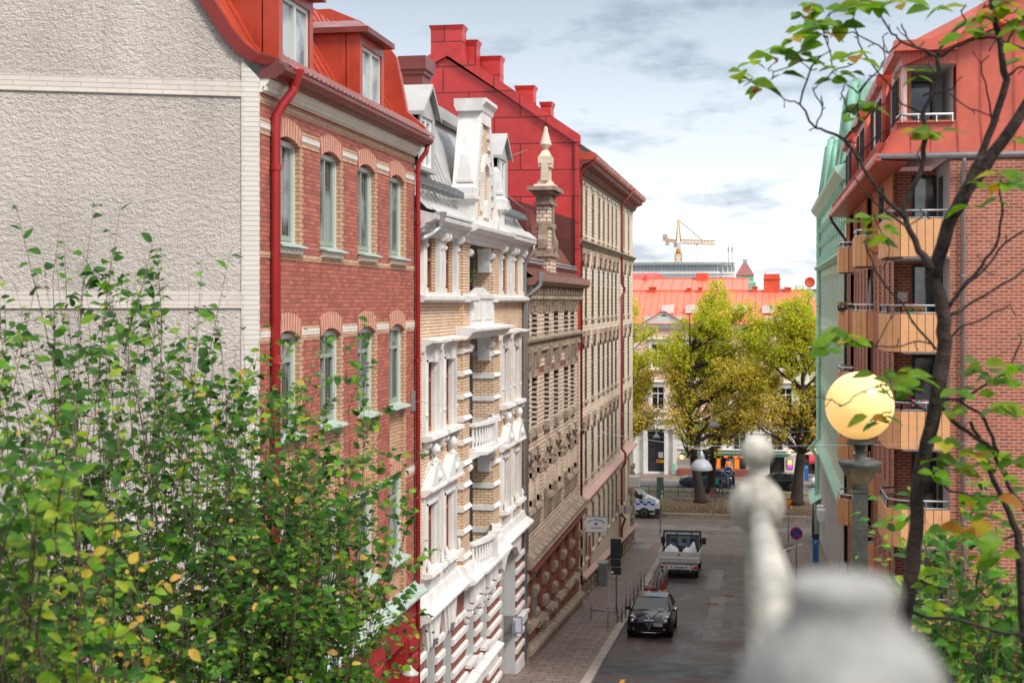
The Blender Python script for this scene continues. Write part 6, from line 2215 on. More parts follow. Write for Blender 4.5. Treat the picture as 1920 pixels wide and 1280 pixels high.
lattice(g, (cxr - 2, cyr, 58.3), (cxr - 11, cyr, 60), 1.6, 2.2, .35, 'x')
g.build('counter_jib', mk('orange crane steel', (.55, .22, .04), .5, .1, .2), cr_)
g = G()
g.tube([(cxr - 1.6, cyr, 58), (cxr - .3, cyr, 73.5)], .4, 4).tube([(cxr + 1.6, cyr, 58), (cxr + .3, cyr, 73.5)], .4, 4)
for k in range(8):
    z = 58 + 15 * k / 8
    w_ = 1.6 - 1.3 * k / 8
    g.tube([(cxr - w_, cyr, z), (cxr + w_ * .9, cyr, z + 1.9)], .2, 3)
g.build('tower_head', yel, cr_)
g = G().tube([(cxr, cyr, 73.3), (cxr + 16.5, cyr, 58.9)], .22, 4)
g.build('tie_bar', 'dark', cr_)
g = G().tube([(cxr, cyr, 73.3), (cxr - 6, cyr, 62)], .08, 3)
g.build('rear_tie_bar', 'galv', cr_)
G().box(cxr - 11, cxr - 7.5, cyr - 1, cyr + 1, 60, 63.2).box(cxr - 9, cxr - 6.4, cyr - 1, cyr + 1, 55.5, 59).build('counterweight', 'greyframe', cr_)
G().box(cxr - 3.2, cxr - .9, cyr - 1.4, cyr + 1.4, 54.2, 57.5).build('cab', 'greypipe', cr_)
G().box(cxr - 1, cxr + 1.5, cyr - 1.4, cyr + 1.4, 53, 57.6).build('slewing_head', 'offwhite', cr_)
g = G().lathe(cxr, cyr, [(1.2, 49.5), (1.7, 50.2), (1.7, 52.4), (1.3, 53)], 10)
g.build('slewing_ring', mk('deep orange paint', (.6, .22, .01), .5, .1, .2), cr_)
g = G().tube([(cxr + 12.7, cyr, 57), (cxr + 12.7, cyr, 40)], .07, 3).box(cxr + 12, cxr + 13.4, cyr - .4, cyr + .4, 55.6, 56.2)
g.build('hoist_rope', 'dark', cr_)

# ================================================================== vehicles (built at the origin, nose towards -Y, then placed)
def wheel_parts(par, w, r, ys, z0=0.0, rim='greypipe'):
    for y in ys:
        for s in (-1, 1):
            x = s * w
            TT = lambda u, d, z, x=x, y=y, s=s: (x + s * z, y + u, z0 + r + d)
            g = G(TT)
            g.lathe(0, 0, [(r * .62, -.2), (r * .95, -.2), (r, -.16), (r, -.04), (r * .95, 0), (r * .66, 0.0), (r * .62, -.03)], 22, 0)
            o = g.build('wheel', 'black', par)
            g = G(TT)
            g.lathe(0, 0, [(r * .64, -.05), (r * .64, -.02), (r * .56, -.015), (r * .54, -.06), (.01, -.05)], 22, 0)
            for k in range(5):
                a = 2 * PI * k / 5
                ca, sa = math.cos(a), math.sin(a)
                g.add([(ca * r * .1 - sa * .03, sa * r * .1 + ca * .03, -.01), (ca * r * .1 + sa * .03, sa * r * .1 - ca * .03, -.01), (ca * r * .58 + sa * .045, sa * r * .58 - ca * .045, -.015), (ca * r * .58 - sa * .045, sa * r * .58 + ca * .045, -.015)], [(0, 1, 2, 3)])
            g.build('rim', rim, o)


def carpaint(name, c, rough=.18):
    m = mk(name, c, rough, .03, 2, coat=.35)
    return m


def make_car(t, L_, Wd, H, paint, st, cab, r=.32, wb=(.19, .80), glass='carglass'):
    """st: stations (y/L, z_sill, z_mid, z_belt, halfwidth fraction); cab: greenhouse stations (y/L, z_top fraction, half width top)"""
    g = G()
    hw = Wd / 2
    rings = []
    for (fy, zs, zm, zb, f) in st:
        w = hw * f
        half = [(0, zs), (w * .8, zs), (w * .97, zs + .07), (w, zm), (w * .985, zm + (zb - zm) * .45), (w * .93, zb - .02), (w * .86, zb), (w * .45, zb + .025), (0, zb + .035)]
        rings.append([(x, fy * L_, z) for x, z in half] + [(-x, fy * L_, z) for x, z in half[-2:0:-1]])
    n = len(rings[0])
    v = sum(rings, [])
    fs = []
    for i in range(len(rings) - 1):
        for k in range(n):
            fs.append((i * n + k, i * n + (k + 1) % n, (i + 1) * n + (k + 1) % n, (i + 1) * n + k))
    g.add(v, fs, 0, True)
    g.add(rings[0], [tuple(range(n))], 0)
    g.add(rings[-1], [tuple(range(n))], 0)
    body = g.build('body', paint, t)
    # greenhouse: glass shell with painted roof and pillars
    gg, pr = G(), G()
    R_ = []
    for (fy, zb, zt, wb_, wt) in cab:
        R_.append((fy * L_, zb, zt, hw * wb_, hw * wt))
    for a, b in zip(R_[:-1], R_[1:]):
        for s in (-1, 1):
            gg.add([(s * a[3], a[0], a[1]), (s * b[3], b[0], b[1]), (s * b[4], b[0], b[2]), (s * a[4], a[0], a[2])], [(0, 1, 2, 3)])
    tops = [q for q in R_ if q[2] > q[1] + .05]
    f0, f1 = R_[0], tops[0]
    gg.add([(-f0[3], f0[0], f0[1]), (f0[3], f0[0], f0[1]), (f1[4], f1[0], f1[2]), (-f1[4], f1[0], f1[2])], [(0, 1, 2, 3)])
    r0, r1 = R_[-1], tops[-1]
    gg.add([(-r0[3], r0[0], r0[1]), (r0[3], r0[0], r0[1]), (r1[4], r1[0], r1[2]), (-r1[4], r1[0], r1[2])], [(0, 1, 2, 3)])
    gg.build('glazing', glass, t)
    for a, b in zip(tops[:-1], tops[1:]):
        m_ = 6
        va = [(a[4] * (1 - 2 * k / m_), a[0], a[2] + .035 * (1 - (1 - 2 * k / m_) ** 2)) for k in range(m_ + 1)]
        vb = [(b[4] * (1 - 2 * k / m_), b[0], b[2] + .035 * (1 - (1 - 2 * k / m_) ** 2)) for k in range(m_ + 1)]
        pr.add(va + vb, [(k, k + 1, m_ + 2 + k, m_ + 1 + k) for k in range(m_)], 0, True)
    for s in (-1, 1):
        pr.tube([(s * q[4], q[0], q[2] + .0) for q in [f1] + tops[1:]], .028, 6)
        pr.tube([(s * f0[3], f0[0], f0[1]), (s * f1[4], f1[0], f1[2])], .03, 6)
        pr.tube([(s * r0[3], r0[0], r0[1]), (s * r1[4], r1[0], r1[2])], .045, 6)
        for q in tops[1:-1]:
            pr.tube([(s * q[3] * 1.0, q[0], q[1]), (s * q[4] * 1.005, q[0], q[2])], .03, 6)
    pr.build('roof', paint, t)
    g = G()
    for s in (-1, 1):
        for f in wb:
            TT = lambda u, d, z, s=s, f=f: (s * (hw * .985 + z), f * L_ + u, r + .02 + d)
            q = G(TT)
            q.lathe(0, 0, [(.01, -.10), (r * 1.14, -.10), (r * 1.14, .012), (.01, .012)], 22)
            o_ = len(g.v)
            g.v += q.v
            g.f += [[i + o_ for i in f_] for f_ in q.f]
            g.m += q.m
            g.s += q.s
    g.build('wheel_arches', 'dark', t)
    wheel_parts(t, hw * .985 + .02, r, [f * L_ for f in wb])
    return body


blackp = mk('black car paint', (.006, .006, .008), .12, .03, 2, spec=.4)
st = [(0, .26, .5, .62, .72), (.015, .2, .5, .72, .86), (.06, .18, .5, .82, .95), (.14, .17, .52, .9, 1), (.26, .17, .55, .98, 1), (.5, .17, .56, .98, 1), (.8, .18, .58, 1.0, 1), (.93, .2, .6, 1.0, .95), (.985, .24, .6, .95, .86), (1, .3, .6, .9, .75)]
cab = [(.25, .98, .985, .86, .80), (.44, .98, 1.40, .9, .70), (.6, .98, 1.47, .92, .70), (.78, .99, 1.43, .92, .67), (.93, 1.0, 1.30, .88, .62), (.985, .98, 1.0, .78, .6)]
CX, CY = -4.52, 57.9
car = thing('parked_car', 'glossy black hatchback parked by the left kerb facing the viewer', 'car', (0, 0, 0))
make_car(car, 4.3, 1.86, 1.47, blackp, st, cab)
chrome = mk('chrome', (.55, .56, .58), .15, .03, 3, metal=1)
g = G()      # shield grille, air intakes
tri = [(-.22, .74), (.22, .74), (.0, .33)]
g.add([(x, -.025, z) for x, z in tri] + [(x * .78, -.03, z * .8 + .125) for x, z in tri], [(0, 1, 4, 3), (1, 2, 5, 4), (2, 0, 3, 5)])
for k in range(4):
    z = .68 - k * .07
    w = .15 - k * .035
    g.box(-w, w, -.032, -.02, z, z + .015)
gr = g.build('grille_frame', chrome, car)
G().add([(-.19, -.022, .72), (.19, -.022, .72), (0, -.022, .37)], [(0, 1, 2)]).build('grille', 'dark', gr)
G().tube([(-.5, -.02, .26), (-.2, -.03, .235), (.2, -.03, .235), (.5, -.02, .26)], .012, 6).build('bumper_trim', chrome, car)
G().ball((0, -.02, .79), .04, 10).build('badge', chrome, car)
hl_m = mk('headlight glass', (.55, .58, .6), .05, .2, 12, metal=.4)
for s in (-1, 1):
    g = G()
    g.add([(s * .42, .0, .58), (s * .74, .12, .58), (s * .82, .2, .7), (s * .78, .33, .87), (s * .66, .36, .9), (s * .48, .06, .72)], [(0, 1, 2, 3, 4, 5)])
    g.ball((s * .67, .12, .67), .1, 12)
    g.tube([(s * .5, .06, .66), (s * .62, .2, .84), (s * .74, .5, .97)], [.02, .03, .008], 6)
    g.build('headlight', hl_m, car)
    G().ball((s * .62, .03, .36), .05, 10).build('fog_light', 'greypipe', car)
    g = G()
    g.ball((s * 1.0, 1.28, 1.02), .11, 10, 0, 8, .75)
    g.tube([(s * .86, 1.3, .96), (s * .98, 1.28, 1.0)], .03, 6)
    g.build('wing_mirror', chrome if s > 0 else blackp, car)
g = G()
for s in (-1, 1):
    g.tube([(s * .16, .12, .84), (s * .42, .95, 1.0)], .012, 6)
g.build('bonnet_crease', blackp, car)
npm = mk('number plate', (.62, .63, .62), .4, .05, 5)
pl_ = G().box(.2, .56, -.045, -.03, .5, .62).build('number_plate', npm, car)
textmesh('OOX 810', .1, 'dark', pl_, Matrix.Translation((.38, -.048, .56)) @ Matrix.Rotation(PI / 2, 4, 'X'), bold=.002)
G().box(.3, .55, 1.02, 1.04, 1.03, 1.07).build('windscreen_sticker', 'whitepaint', car)
car.location = (CX, CY, gz(CY) + .02)
car.rotation_euler = (-.066, 0, 0)
W[car] = (0, 0, 0)

# ---- silver dropside truck seen from behind
tr = thing('dropside_truck', 'silver flatbed truck seen from behind with sacks on its bed, parked by the left kerb', 'truck', (0, 0, 0))
silver = carpaint('silver paint', (.66, .67, .68), .35)
g = G()
g.box(-1.08, 1.08, 0, .05, .86, 1.42)
g.prism([(-.0, 1.0), (-.03, 1.02), (-.03, 1.1), (-.0, 1.12)], -1.05, 1.05)
g.prism([(-.0, .9), (-.02, .91), (-.02, .96), (-.0, .97)], -1.05, 1.05)
for s in (-1, 1):
    g.box(s * 1.08 - .03, s * 1.08 + .03, .05, 3.1, .86, 1.4)
g.box(-1.08, 1.08, 0.05, 3.1, .8, .88)
g.build('cargo_bed', silver, tr)
G().box(-1.05, 1.05, .0, .03, .985, .998).build('tailgate_line', 'dark', tr)
G().ball((0, -.012, 1.27), .05, 10).build('tailgate_lock', 'dark', tr)
txm = Matrix.Translation((.78, -.012, 1.26)) @ Matrix.Rotation(PI / 2, 4, 'X')
textmesh('TRANSPORT', .07, 'greyframe', tr, txm)
g = G()
g.box(-1.05, -.98, 3.1, 3.16, .8, 2.28).box(.98, 1.05, 3.1, 3.16, .8, 2.28).box(-.98, .98, 3.1, 3.16, 2.18, 2.28).box(-.98, .98, 3.11, 3.15, 1.2, 1.35)
for s in (-1, 1):
    g.add([(s * 1.02, 3.13, 1.42), (s * 1.06, 3.13, 2.26), (s * 1.1, 2.7, 1.42)], [(0, 1, 2)])
for x in (-.3, .52):
    g.box(x - .03, x + .03, 3.08, 3.12, 1.3, 2.26)
g.build('headboard', 'dark', tr)
bluegrey = mk('tinted rear window', (.10, .15, .18), .1, .2, 2)
g = G()      # crew cab
g.prism([(3.25, .5), (3.25, 1.3), (3.35, 2.05), (3.6, 2.15), (4.4, 2.12), (4.9, 1.6), (5.5, 1.35), (5.75, 1.1), (5.8, .5)], -.92, .92)
g.build('cab', mk('dark blue cab paint', (.03, .035, .05), .25, .05, 2), tr)
G().add([(-.72, 3.22, 1.42), (.72, 3.22, 1.42), (.68, 3.28, 1.95), (-.68, 3.28, 1.95)], [(0, 1, 2, 3)]).build('rear_window', bluegrey, tr)
for x in (-.5, .12, .56):
    G().box(x - .14, x + .14, 3.17, 3.2, 1.62, 1.84).build('headrest', 'dark', tr)
for x in (-.45, .3):
    G().box(x - .1, x + .1, 3.17, 3.2, 1.35, 1.6).build('seat_cover', mk('blue cover', (.05, .16, .3), .7, .1, 3) if x < 0 else bpy.data.materials['blue cover'], tr)
for s in (-1, 1):
    g = G().box(s * 1.16 - .12, s * 1.16 + .12, 4.35, 4.5, 1.42, 1.78)
    g.tube([(s * .9, 4.4, 1.6), (s * 1.1, 4.4, 1.6)], .03, 6)
    g.build('wing_mirror', 'dark', tr)
g = G().box(-1.0, 1.0, -.02, .06, .48, .74)
bm_ = g.build('rear_bumper', silver, tr)
redl = mk('red lamp glass', (.5, .01, .01), .15, .1, 8)
for s in (-1, 1):
    o = G().box(s * .82 - .17, s * .82 + .17, -.05, -.02, .54, .68).build('tail_light', redl, tr)
    G().ball((s * .74, -.055, .61), .05, 10).build('reversing_light', 'whitepaint', o)
    G().box(s * .4 - .025, s * .4 + .025, -.03, -.015, .56, .68).build('plate_lamp', 'dark', tr)
    G().ball((s * .6, 0, .42), .06, 8).build('tow_eye', 'greypipe', tr)
pl_ = G().box(-.27, .27, -.045, -.02, .54, .67).build('number_plate', npm, tr)
G().box(-.27, -.23, -.05, -.045, .54, .67).build('plate_band', mk('plate blue', (.02, .06, .4), .4, .05, 3), pl_)
textmesh('YYN 748', .12, 'dark', pl_, Matrix.Translation((.02, -.05, .605)) @ Matrix.Rotation(PI / 2, 4, 'X'), bold=.003)
G().box(-.9, .9, .06, 5.4, .3, .8).build('chassis', 'dark', tr)
wheel_parts(tr, .98, .36, [1.0, 4.9])
TRX, TRY = -4.4, 77.3
tr.location = (TRX, TRY, gz(TRY) + .02)
tr.rotation_euler = (-.066, 0, 0)
for i, (x0, x1, y0, lab) in enumerate(((-1.0, .05, .3, 'left white builders sack on the truck bed'), (.0, 1.0, .35, 'right white builders sack on the truck bed, peaked higher'))):
    g = G()
    nx, ny = 12, 8
    v = []
    for a in range(nx + 1):
        for b in range(ny + 1):
            fx_, fy_ = a / nx, b / ny
            e_ = min(1, 5 * min(fx_, 1 - fx_)) * min(1, 5 * min(fy_, 1 - fy_))
            pk = math.exp(-((fx_ - (.5 if i == 0 else .72)) ** 2) / .02) * (.16 if i == 0 else .3)
            v.append((x0 + (x1 - x0) * fx_, y0 + 1.3 * fy_, .9 + e_ * (.55 + pk + rnd.uniform(-.05, .06))))
    g.add(v, [(a * (ny + 1) + b, (a + 1) * (ny + 1) + b, (a + 1) * (ny + 1) + b + 1, a * (ny + 1) + b + 1) for a in range(nx) for b in range(ny)], 0, True)
    o = g.build('builders_sack', mk('white woven plastic %d' % i, (.72, .72, .72), .6, .06, 6))
    tag(o, lab, 'sack', 'sacks on the truck bed')
    o.location = (TRX, TRY, gz(TRY) + .02)

# ---- police van, nose to the right
van = thing('police_van', 'white van with blue markings coming out from behind the tall building corner', 'van', (0, 0, 0))
vw = carpaint('white van paint', (.72, .74, .76), .25)
g = G()
w = .98
prof = [(-5.6, .45), (-5.6, 2.45), (-5.4, 2.55), (-2.2, 2.55), (-1.85, 2.45), (-1.05, 1.55), (-.45, 1.32), (-.12, 1.1), (0, .85), (0, .4), (-.2, .32)]
v = [(x, -w, z) for x, z in prof] + [(x, w, z) for x, z in prof]
n = len(prof)
g.add(v, [(i, (i + 1) % n, n + (i + 1) % n, n + i) for i in range(n)] + [tuple(range(n)), tuple(range(n, 2 * n))[::-1]])
g.build('body', vw, van)
for s in (-1, 1):
    G().add([(-2.3, s * (w + .006), 1.5), (-1.35, s * (w + .006), 1.5), (-1.75, s * (w + .006), 2.1), (-2.3, s * (w + .006), 2.2)], [(0, 1, 2, 3)]).build('side_window', 'glassd', van)
    bl = mk('police blue', (.02, .09, .5), .4, .05, 3) if s < 0 else bpy.data.materials['police blue']
    g = G()
    for k in range(9):
        x = -5.4 + k * .56
        g.box(x, x + .28, s * (w + .004) - .002, s * (w + .004) + .002, 1.14, 1.3).box(x + .28, x + .56, s * (w + .004) - .002, s * (w + .004) + .002, .98, 1.14)
    g.box(-5.5, -2.6, s * (w + .004) - .002, s * (w + .004) + .002, 1.3, 1.42)
    g.build('blue_checks', bl, van)
G().add([(-1.83, -.85, 2.38), (-1.83, .85, 2.38), (-1.07, .88, 1.58), (-1.07, -.88, 1.58)], [(0, 1, 2, 3)]).build('windscreen', 'glassd', van).location = (.02, 0, .02)
G().add([(-.95, -.7, 1.545), (-.95, -.35, 1.545), (-.3, -.45, 1.28), (-.3, -.8, 1.28)], [(0, 1, 2, 3)]).build('bonnet_stripe', bpy.data.materials['police blue'], van).location = (.01, 0, .01)
G().box(-.35, .06, -w - .02, w + .02, .32, .75).build('front_bumper', 'dark', van)
G().box(-5.5, -.4, -w - .01, -w + .0, .42, .62).build('side_trim', 'dark', van)
for s in (-1, 1):
    G().ball((-.22, s * .72, .98), .16, 10).build('headlight', 'greypipe', van)
    G().box(-1.5, -1.25, s * 1.1 - .06, s * 1.1 + .06, 1.45, 1.8).build('wing_mirror', 'dark', van)
tmp_w = []
for x in (-1.15, -4.7):
    for s in (-1, 1):
        TT = lambda u, d, z, x=x, s=s: (x + u, s * (w + .02) + s * z, .36 + d)
        g = G(TT)
        g.lathe(0, 0, [(.01, -.2), (.46, -.2), (.46, -.015), (.01, -.015)], 20)
        g.build('wheel_arch', 'dark', van)
        g = G(TT)
        g.lathe(0, 0, [(.2, -.2), (.36, -.2), (.36, 0), (.22, .01)], 20)
        o = g.build('wheel', 'black', van)
        G(TT).lathe(0, 0, [(.21, 0), (.2, .015), (.1, -.02), (.01, 0)], 16).build('rim', 'greypipe', o)
van.location = (-7.55, 108.0, 0.01)

# ---- cars on the avenue
def avenue_car(name, label, x, y, paint, rz, stt, cabt, L_):
    t = thing(name, label, 'car', (0, 0, 0))
    make_car(t, L_, 1.86, 1.5, paint, stt, cabt, .33, (.19, .79), 'carglass')
    for s in (-1, 1):
        G().add([(s * .45, .03, .62), (s * .8, .1, .64), (s * .84, .4, .8), (s * .6, .2, .78)], [(0, 1, 2, 3)]).build('headlight', hl_m, t)
        G().add([(s * .5, L_ + .005, .78), (s * .84, L_ - .04, .78), (s * .86, L_ - .1, .92), (s * .5, L_, .9)], [(0, 1, 2, 3)]).build('tail_light', redl, t)
        G().ball((s * 1.0, L_ * .3, 1.02), .1, 8, 0, 6, .7).build('wing_mirror', paint, t)
    t.rotation_euler = (0, 0, rz)
    t.location = (x, y, .01)
    return t
cab_w = [(.26, .98, .985, .86, .80), (.42, .98, 1.38, .9, .70), (.58, .98, 1.47, .92, .70), (.78, .99, 1.44, .92, .68), (.94, 1.0, 1.34, .9, .66), (.99, .98, 1.02, .84, .62)]
bluep = carpaint('dark blue car paint', (.02, .035, .06), .2)
avenue_car('parked_car', 'dark blue estate car parked nose left in front of the restaurant', -7.15, 126.4, bluep, -PI / 2, st, cab_w, 4.75)
avenue_car('parked_car', 'black saloon car behind the blurred finial, half hidden by the right-hand tree', -.95, 125.2, blackp, -PI / 2, st, cab, 4.5)
whitep = carpaint('white car paint', (.7, .71, .72), .25)
avenue_car('parked_car', 'white car peeking out beside the green building corner', 4.25, 127.6, whitep, -PI / 2, st, cab, 4.4)

# ================================================================== people
def person(name, label, loc, rz, pose, mats, hair=True, scale=1.0):
    """one skinned body; pose gives joints in metres; mats: skin, top, trousers, shoes"""
    J = dict(pelvis=(0, 0, .95), waist=(0, 0, 1.1), chest=(0, 0, 1.36), neck=(0, 0, 1.5), head=(0, -.02, 1.6), crown=(0, -.01, 1.74),
             shL=(-.19, 0, 1.42), elL=(-.25, .02, 1.15), wrL=(-.26, -.06, .9), haL=(-.26, -.08, .82), shR=(.19, 0, 1.42), elR=(.25, .02, 1.15), wrR=(.26, -.06, .9), haR=(.26, -.08, .82),
             hipL=(-.1, 0, .9), knL=(-.11, 0, .5), anL=(-.11, .02, .1), toL=(-.12, -.14, .04), hipR=(.1, 0, .9), knR=(.11, 0, .5), anR=(.11, .02, .1), toR=(.12, -.14, .04))
    J.update(pose)
    Rr = dict(pelvis=.15, waist=.13, chest=.16, neck=.06, head=.095, crown=.07, shL=.07, elL=.045, wrL=.03, haL=.035, shR=.07, elR=.045, wrR=.03, haR=.035, hipL=.095, knL=.06, anL=.04, toL=.035, hipR=.095, knR=.06, anR=.04, toR=.035)
    E_ = [('pelvis', 'waist'), ('waist', 'chest'), ('chest', 'neck'), ('neck', 'head'), ('head', 'crown')]
    for s in 'LR':
        E_ += [('chest', 'sh' + s), ('sh' + s, 'el' + s), ('el' + s, 'wr' + s), ('wr' + s, 'ha' + s), ('pelvis', 'hip' + s), ('hip' + s, 'kn' + s), ('kn' + s, 'an' + s), ('an' + s, 'to' + s)]
    names = list(J)
    me = bpy.data.meshes.new('b')
    me.from_pydata([J[k] for k in names], [(names.index(a), names.index(b)) for a, b in E_], [])
    ob = bpy.data.objects.new('b', me)
    C.objects.link(ob)
    sk = ob.modifiers.new('s', 'SKIN')
    for i, k in enumerate(names):
        me.skin_vertices[0].data[i].radius = (Rr[k], Rr[k] * (.75 if k in ('chest', 'waist', 'pelvis') else 1))
        me.skin_vertices[0].data[i].use_root = k == 'pelvis'
    ob.modifiers.new('u', 'SUBSURF').levels = 2
    bpy.context.view_layer.update()
    m2 = bpy.data.meshes.new_from_object(ob.evaluated_get(bpy.context.evaluated_depsgraph_get()))
    bpy.data.objects.remove(ob)
    t = thing(name, label, 'person', (0, 0, 0))
    for m_ in mats:
        m2.materials.append(m_)
    P = {k: Vector(J[k]) for k in names}
    def seg(p, a, b):
        ab = P[b] - P[a]
        q = max(0, min(1, (p - P[a]).dot(ab) / ab.length_squared))
        return (p - P[a] - ab * q).length
    grp = {('neck', 'head'): 0, ('head', 'crown'): 0}
    for s in 'LR':
        grp.update({('wr' + s, 'ha' + s): 0, ('hip' + s, 'kn' + s): 2, ('kn' + s, 'an' + s): 2, ('an' + s, 'to' + s): 3, ('sh' + s, 'el' + s): 1, ('el' + s, 'wr' + s): 1, ('pelvis', 'hip' + s): 2, ('chest', 'sh' + s): 1})
    for p in m2.polygons:
        p.use_smooth = True
        c = p.center
        best = min(E_, key=lambda e_: seg(c, *e_))
        p.material_index = grp.get(best, 1 if c[2] > .98 else 2)
    o = bpy.data.objects.new('body', m2)
    C.objects.link(o)
    o.parent = t
    W[o] = (0, 0, 0)
    if hair:
        g = G()
        h = J['crown']
        g.lathe(h[0], h[1] + .01, [(.1, h[2] - .14), (.115, h[2] - .06), (.105, h[2] + .02), (.07, h[2] + .07), (.01, h[2] + .085)], 12)
        g.build('hair', 'dark', t)
    g = G()
    h = J['head']
    for s in (-1, 1):
        g.ball((h[0] + s * .035, h[1] - .085, h[2] + .05), .012, 6, 0, 4)
    g.box(h[0] - .012, h[0] + .012, h[1] - .115, h[1] - .08, h[2] - .01, h[2] + .03)
    g.box(h[0] - .025, h[0] + .025, h[1] - .096, h[1] - .08, h[2] - .045, h[2] - .035)
    g.build('face', 'darkstone', t)
    t.location = loc
    t.rotation_euler = (0, 0, rz)
    t.scale = (scale,) * 3
    return t


skin = mk('skin', (.50, .30, .22), .5, .05, 8)
dcl = mk('dark cloth', (.02, .022, .028), .8, .2, 8)
gcl = mk('grey cloth', (.09, .09, .10), .8, .2, 8)
orange_cl = mk('orange hi-vis cloth', (.85, .24, .03), .7, .1, 8)
p1_ = person('person', 'person in an orange high-visibility jacket and dark trousers standing by the restaurant', (-3.0, 131.8, .13), .2,
             dict(haL=(-.2, -.2, 1.05), wrL=(-.24, -.14, 1.0), haR=(.27, -.02, .82)), [skin, orange_cl, dcl, dcl])
p2_ = person('person', 'person in dark shorts with a teal backpack walking along the avenue path', (-3.4, 119.6, .11), PI / 2 + .3,
             dict(knL=(-.1, -.16, .52), anL=(-.1, -.18, .12), toL=(-.1, -.33, .06), knR=(.1, .02, .5), anR=(.1, .25, .2), toR=(.1, .16, .06), haL=(-.26, .12, .86), wrL=(-.26, .08, .92), haR=(.26, -.24, .92), wrR=(.26, -.18, .95), head=(0, -.07, 1.58), crown=(0, -.08, 1.7)), [skin, dcl, gcl, dcl])
g = G().box(-.17, .17, .12, .32, 1.0, 1.42).tube([(-.13, .1, 1.4), (-.14, -.1, 1.38), (-.14, -.12, 1.15)], .02, 5).tube([(.13, .1, 1.4), (.14, -.1, 1.38), (.14, -.12, 1.15)], .02, 5)
bk = g.build('backpack', mk('teal fabric', (.02, .30, .27), .7, .1, 6))
tag(bk, 'teal backpack on the back of the walking person', 'backpack')
bk.location = (-3.4, 119.6, .11)
bk.rotation_euler = (0, 0, PI / 2 + .3)
person('person', 'person in black beside the blue arrow sign', (-2.3, 121.0, .12), PI / 2, dict(knL=(-.1, -.1, .5), anL=(-.1, -.16, .1), toL=(-.1, -.3, .05)), [skin, dcl, dcl, dcl])
person('person', 'person in black by the green lantern at the right-hand corner', (4.25, 111.5, .13), 0, dict(), [skin, dcl, dcl, dcl])

# ================================================================== street furniture
def bicycle(label, loc, rz, col):
    t = thing('bicycle', label, 'bicycle', (0, 0, 0))
    for x in (-.52, .52):
        g = G(lambda u, d, z, x=x: (x + u, z, .34 + d))
        n_ = 20
        for k in range(n_):
            a, b = 2 * PI * k / n_, 2 * PI * (k + 1) / n_
            g.tube([(.33 * math.cos(a), .33 * math.sin(a), 0), (.33 * math.cos(b), .33 * math.sin(b), 0)], .02, 5)
        for k in range(8):
            a = PI * k / 8
            g.tube([(.32 * math.cos(a), .32 * math.sin(a), 0), (-.32 * math.cos(a), -.32 * math.sin(a), 0)], .004, 3)
        g.build('wheel', 'black', t)
    g = G()
    for a, b in (((-.52, 0, .34), (-.1, 0, .32)), ((-.52, 0, .34), (-.2, 0, .78)), ((-.1, 0, .32), (-.22, 0, .85)), ((-.1, 0, .32), (.34, 0, .72)), ((-.2, 0, .76), (.32, 0, .8)), ((.52, 0, .34), (.3, 0, .9))):
        g.tube([a, b], .018, 6)
    fr = g.build('frame', mk('bike paint ' + label[:9], col, .3, .05, 3), t)
    G().tube([(.3, 0, .9), (.3, 0, .98)], .015, 6).tube([(.22, -.28, 1.0), (.32, -.1, .98), (.32, .1, .98), (.22, .28, 1.0)], .014, 6).build('handlebar', 'galv', t)
    G().box(-.36, -.1, -.07, .07, .86, .92).build('saddle', 'dark', t)
    t.location = loc
    t.rotation_euler = (0, 0, rz)
    return t


bicycle('red framed bicycle parked under the left lime trees', (-3.95, 116.4, .13), 1.1, (.4, .04, .03))
bicycle('pale grey bicycle leaning by the right-hand lime trunk', (2.9, 116.2, .13), 1.2, (.45, .45, .48))
bicycle('dark bicycle with a basket left of the right-hand lime trunk', (.6, 117.2, .13), .4, (.05, .05, .05))


def pole_sign(name, label, x, y, h, zoff=0.12, r=.035):
    t = thing(name, label, 'sign', (x, y, gz(y) + zoff))
    G().tube([(x, y, gz(y) + zoff - .1), (x, y, gz(y) + zoff + h)], r, 8).build('pole', 'galv', t)
    return t


def disc(g, x, y, z, r0, r1, dy, n=28, m=0):
    v = []
    for k in range(n):
        a = 2 * PI * k / n
        v += [(x + r0 * math.cos(a), y + dy, z + r0 * math.sin(a)), (x + r1 * math.cos(a), y + dy, z + r1 * math.sin(a))]
    return g.add(v, [(2 * k, 2 * k + 1, (2 * k + 3) % (2 * n), (2 * k + 2) % (2 * n)) for k in range(n)], m)


sred = mk('sign red', (.55, .02, .03), .4, .03, 3)
sblue = mk('sign blue', (.02, .06, .36), .4, .03, 3)
syel = mk('sign yellow', (.85, .42, .01), .4, .03, 3)
t = pole_sign('no_parking_sign', 'round blue no-parking sign with red rim and slash on a grey pole, right pavement', 1.84, 78, 2.85)
z = gz(78) + .12 + 2.45
TT = lambda u, d, q: (1.84 + u, 77.95 - q, z + d)
G(TT).lathe(0, 0, [(.01, -.02), (.34, -.02), (.34, .0), (.01, .0)], 28, sm=False).build('plate', sblue, t)
g = disc(G(), 1.84, 77.95, z, .27, .34, -.006)
g.add([(1.84 - .22, 77.944, z + .18), (1.84 - .18, 77.944, z + .22), (1.84 + .22, 77.944, z - .18), (1.84 + .18, 77.944, z - .22)], [(0, 1, 2, 3)])
g.build('red_ring', sred, t)
t = pole_sign('yield_sign', 'yellow inverted triangle yield sign with red border before the crossing', 1.78, 98, 2.95)
z = .12 + 2.5
y = 97.95
G().add([(1.78 - .4, y, z + .36), (1.78 + .4, y, z + .36), (1.78, y, z - .36), (1.78 - .4, y + .02, z + .36), (1.78 + .4, y + .02, z + .36), (1.78, y + .02, z - .36)], [(0, 1, 2), (3, 5, 4), (0, 3, 4, 1), (1, 4, 5, 2), (2, 5, 3, 0)]).build('plate', sred, t)
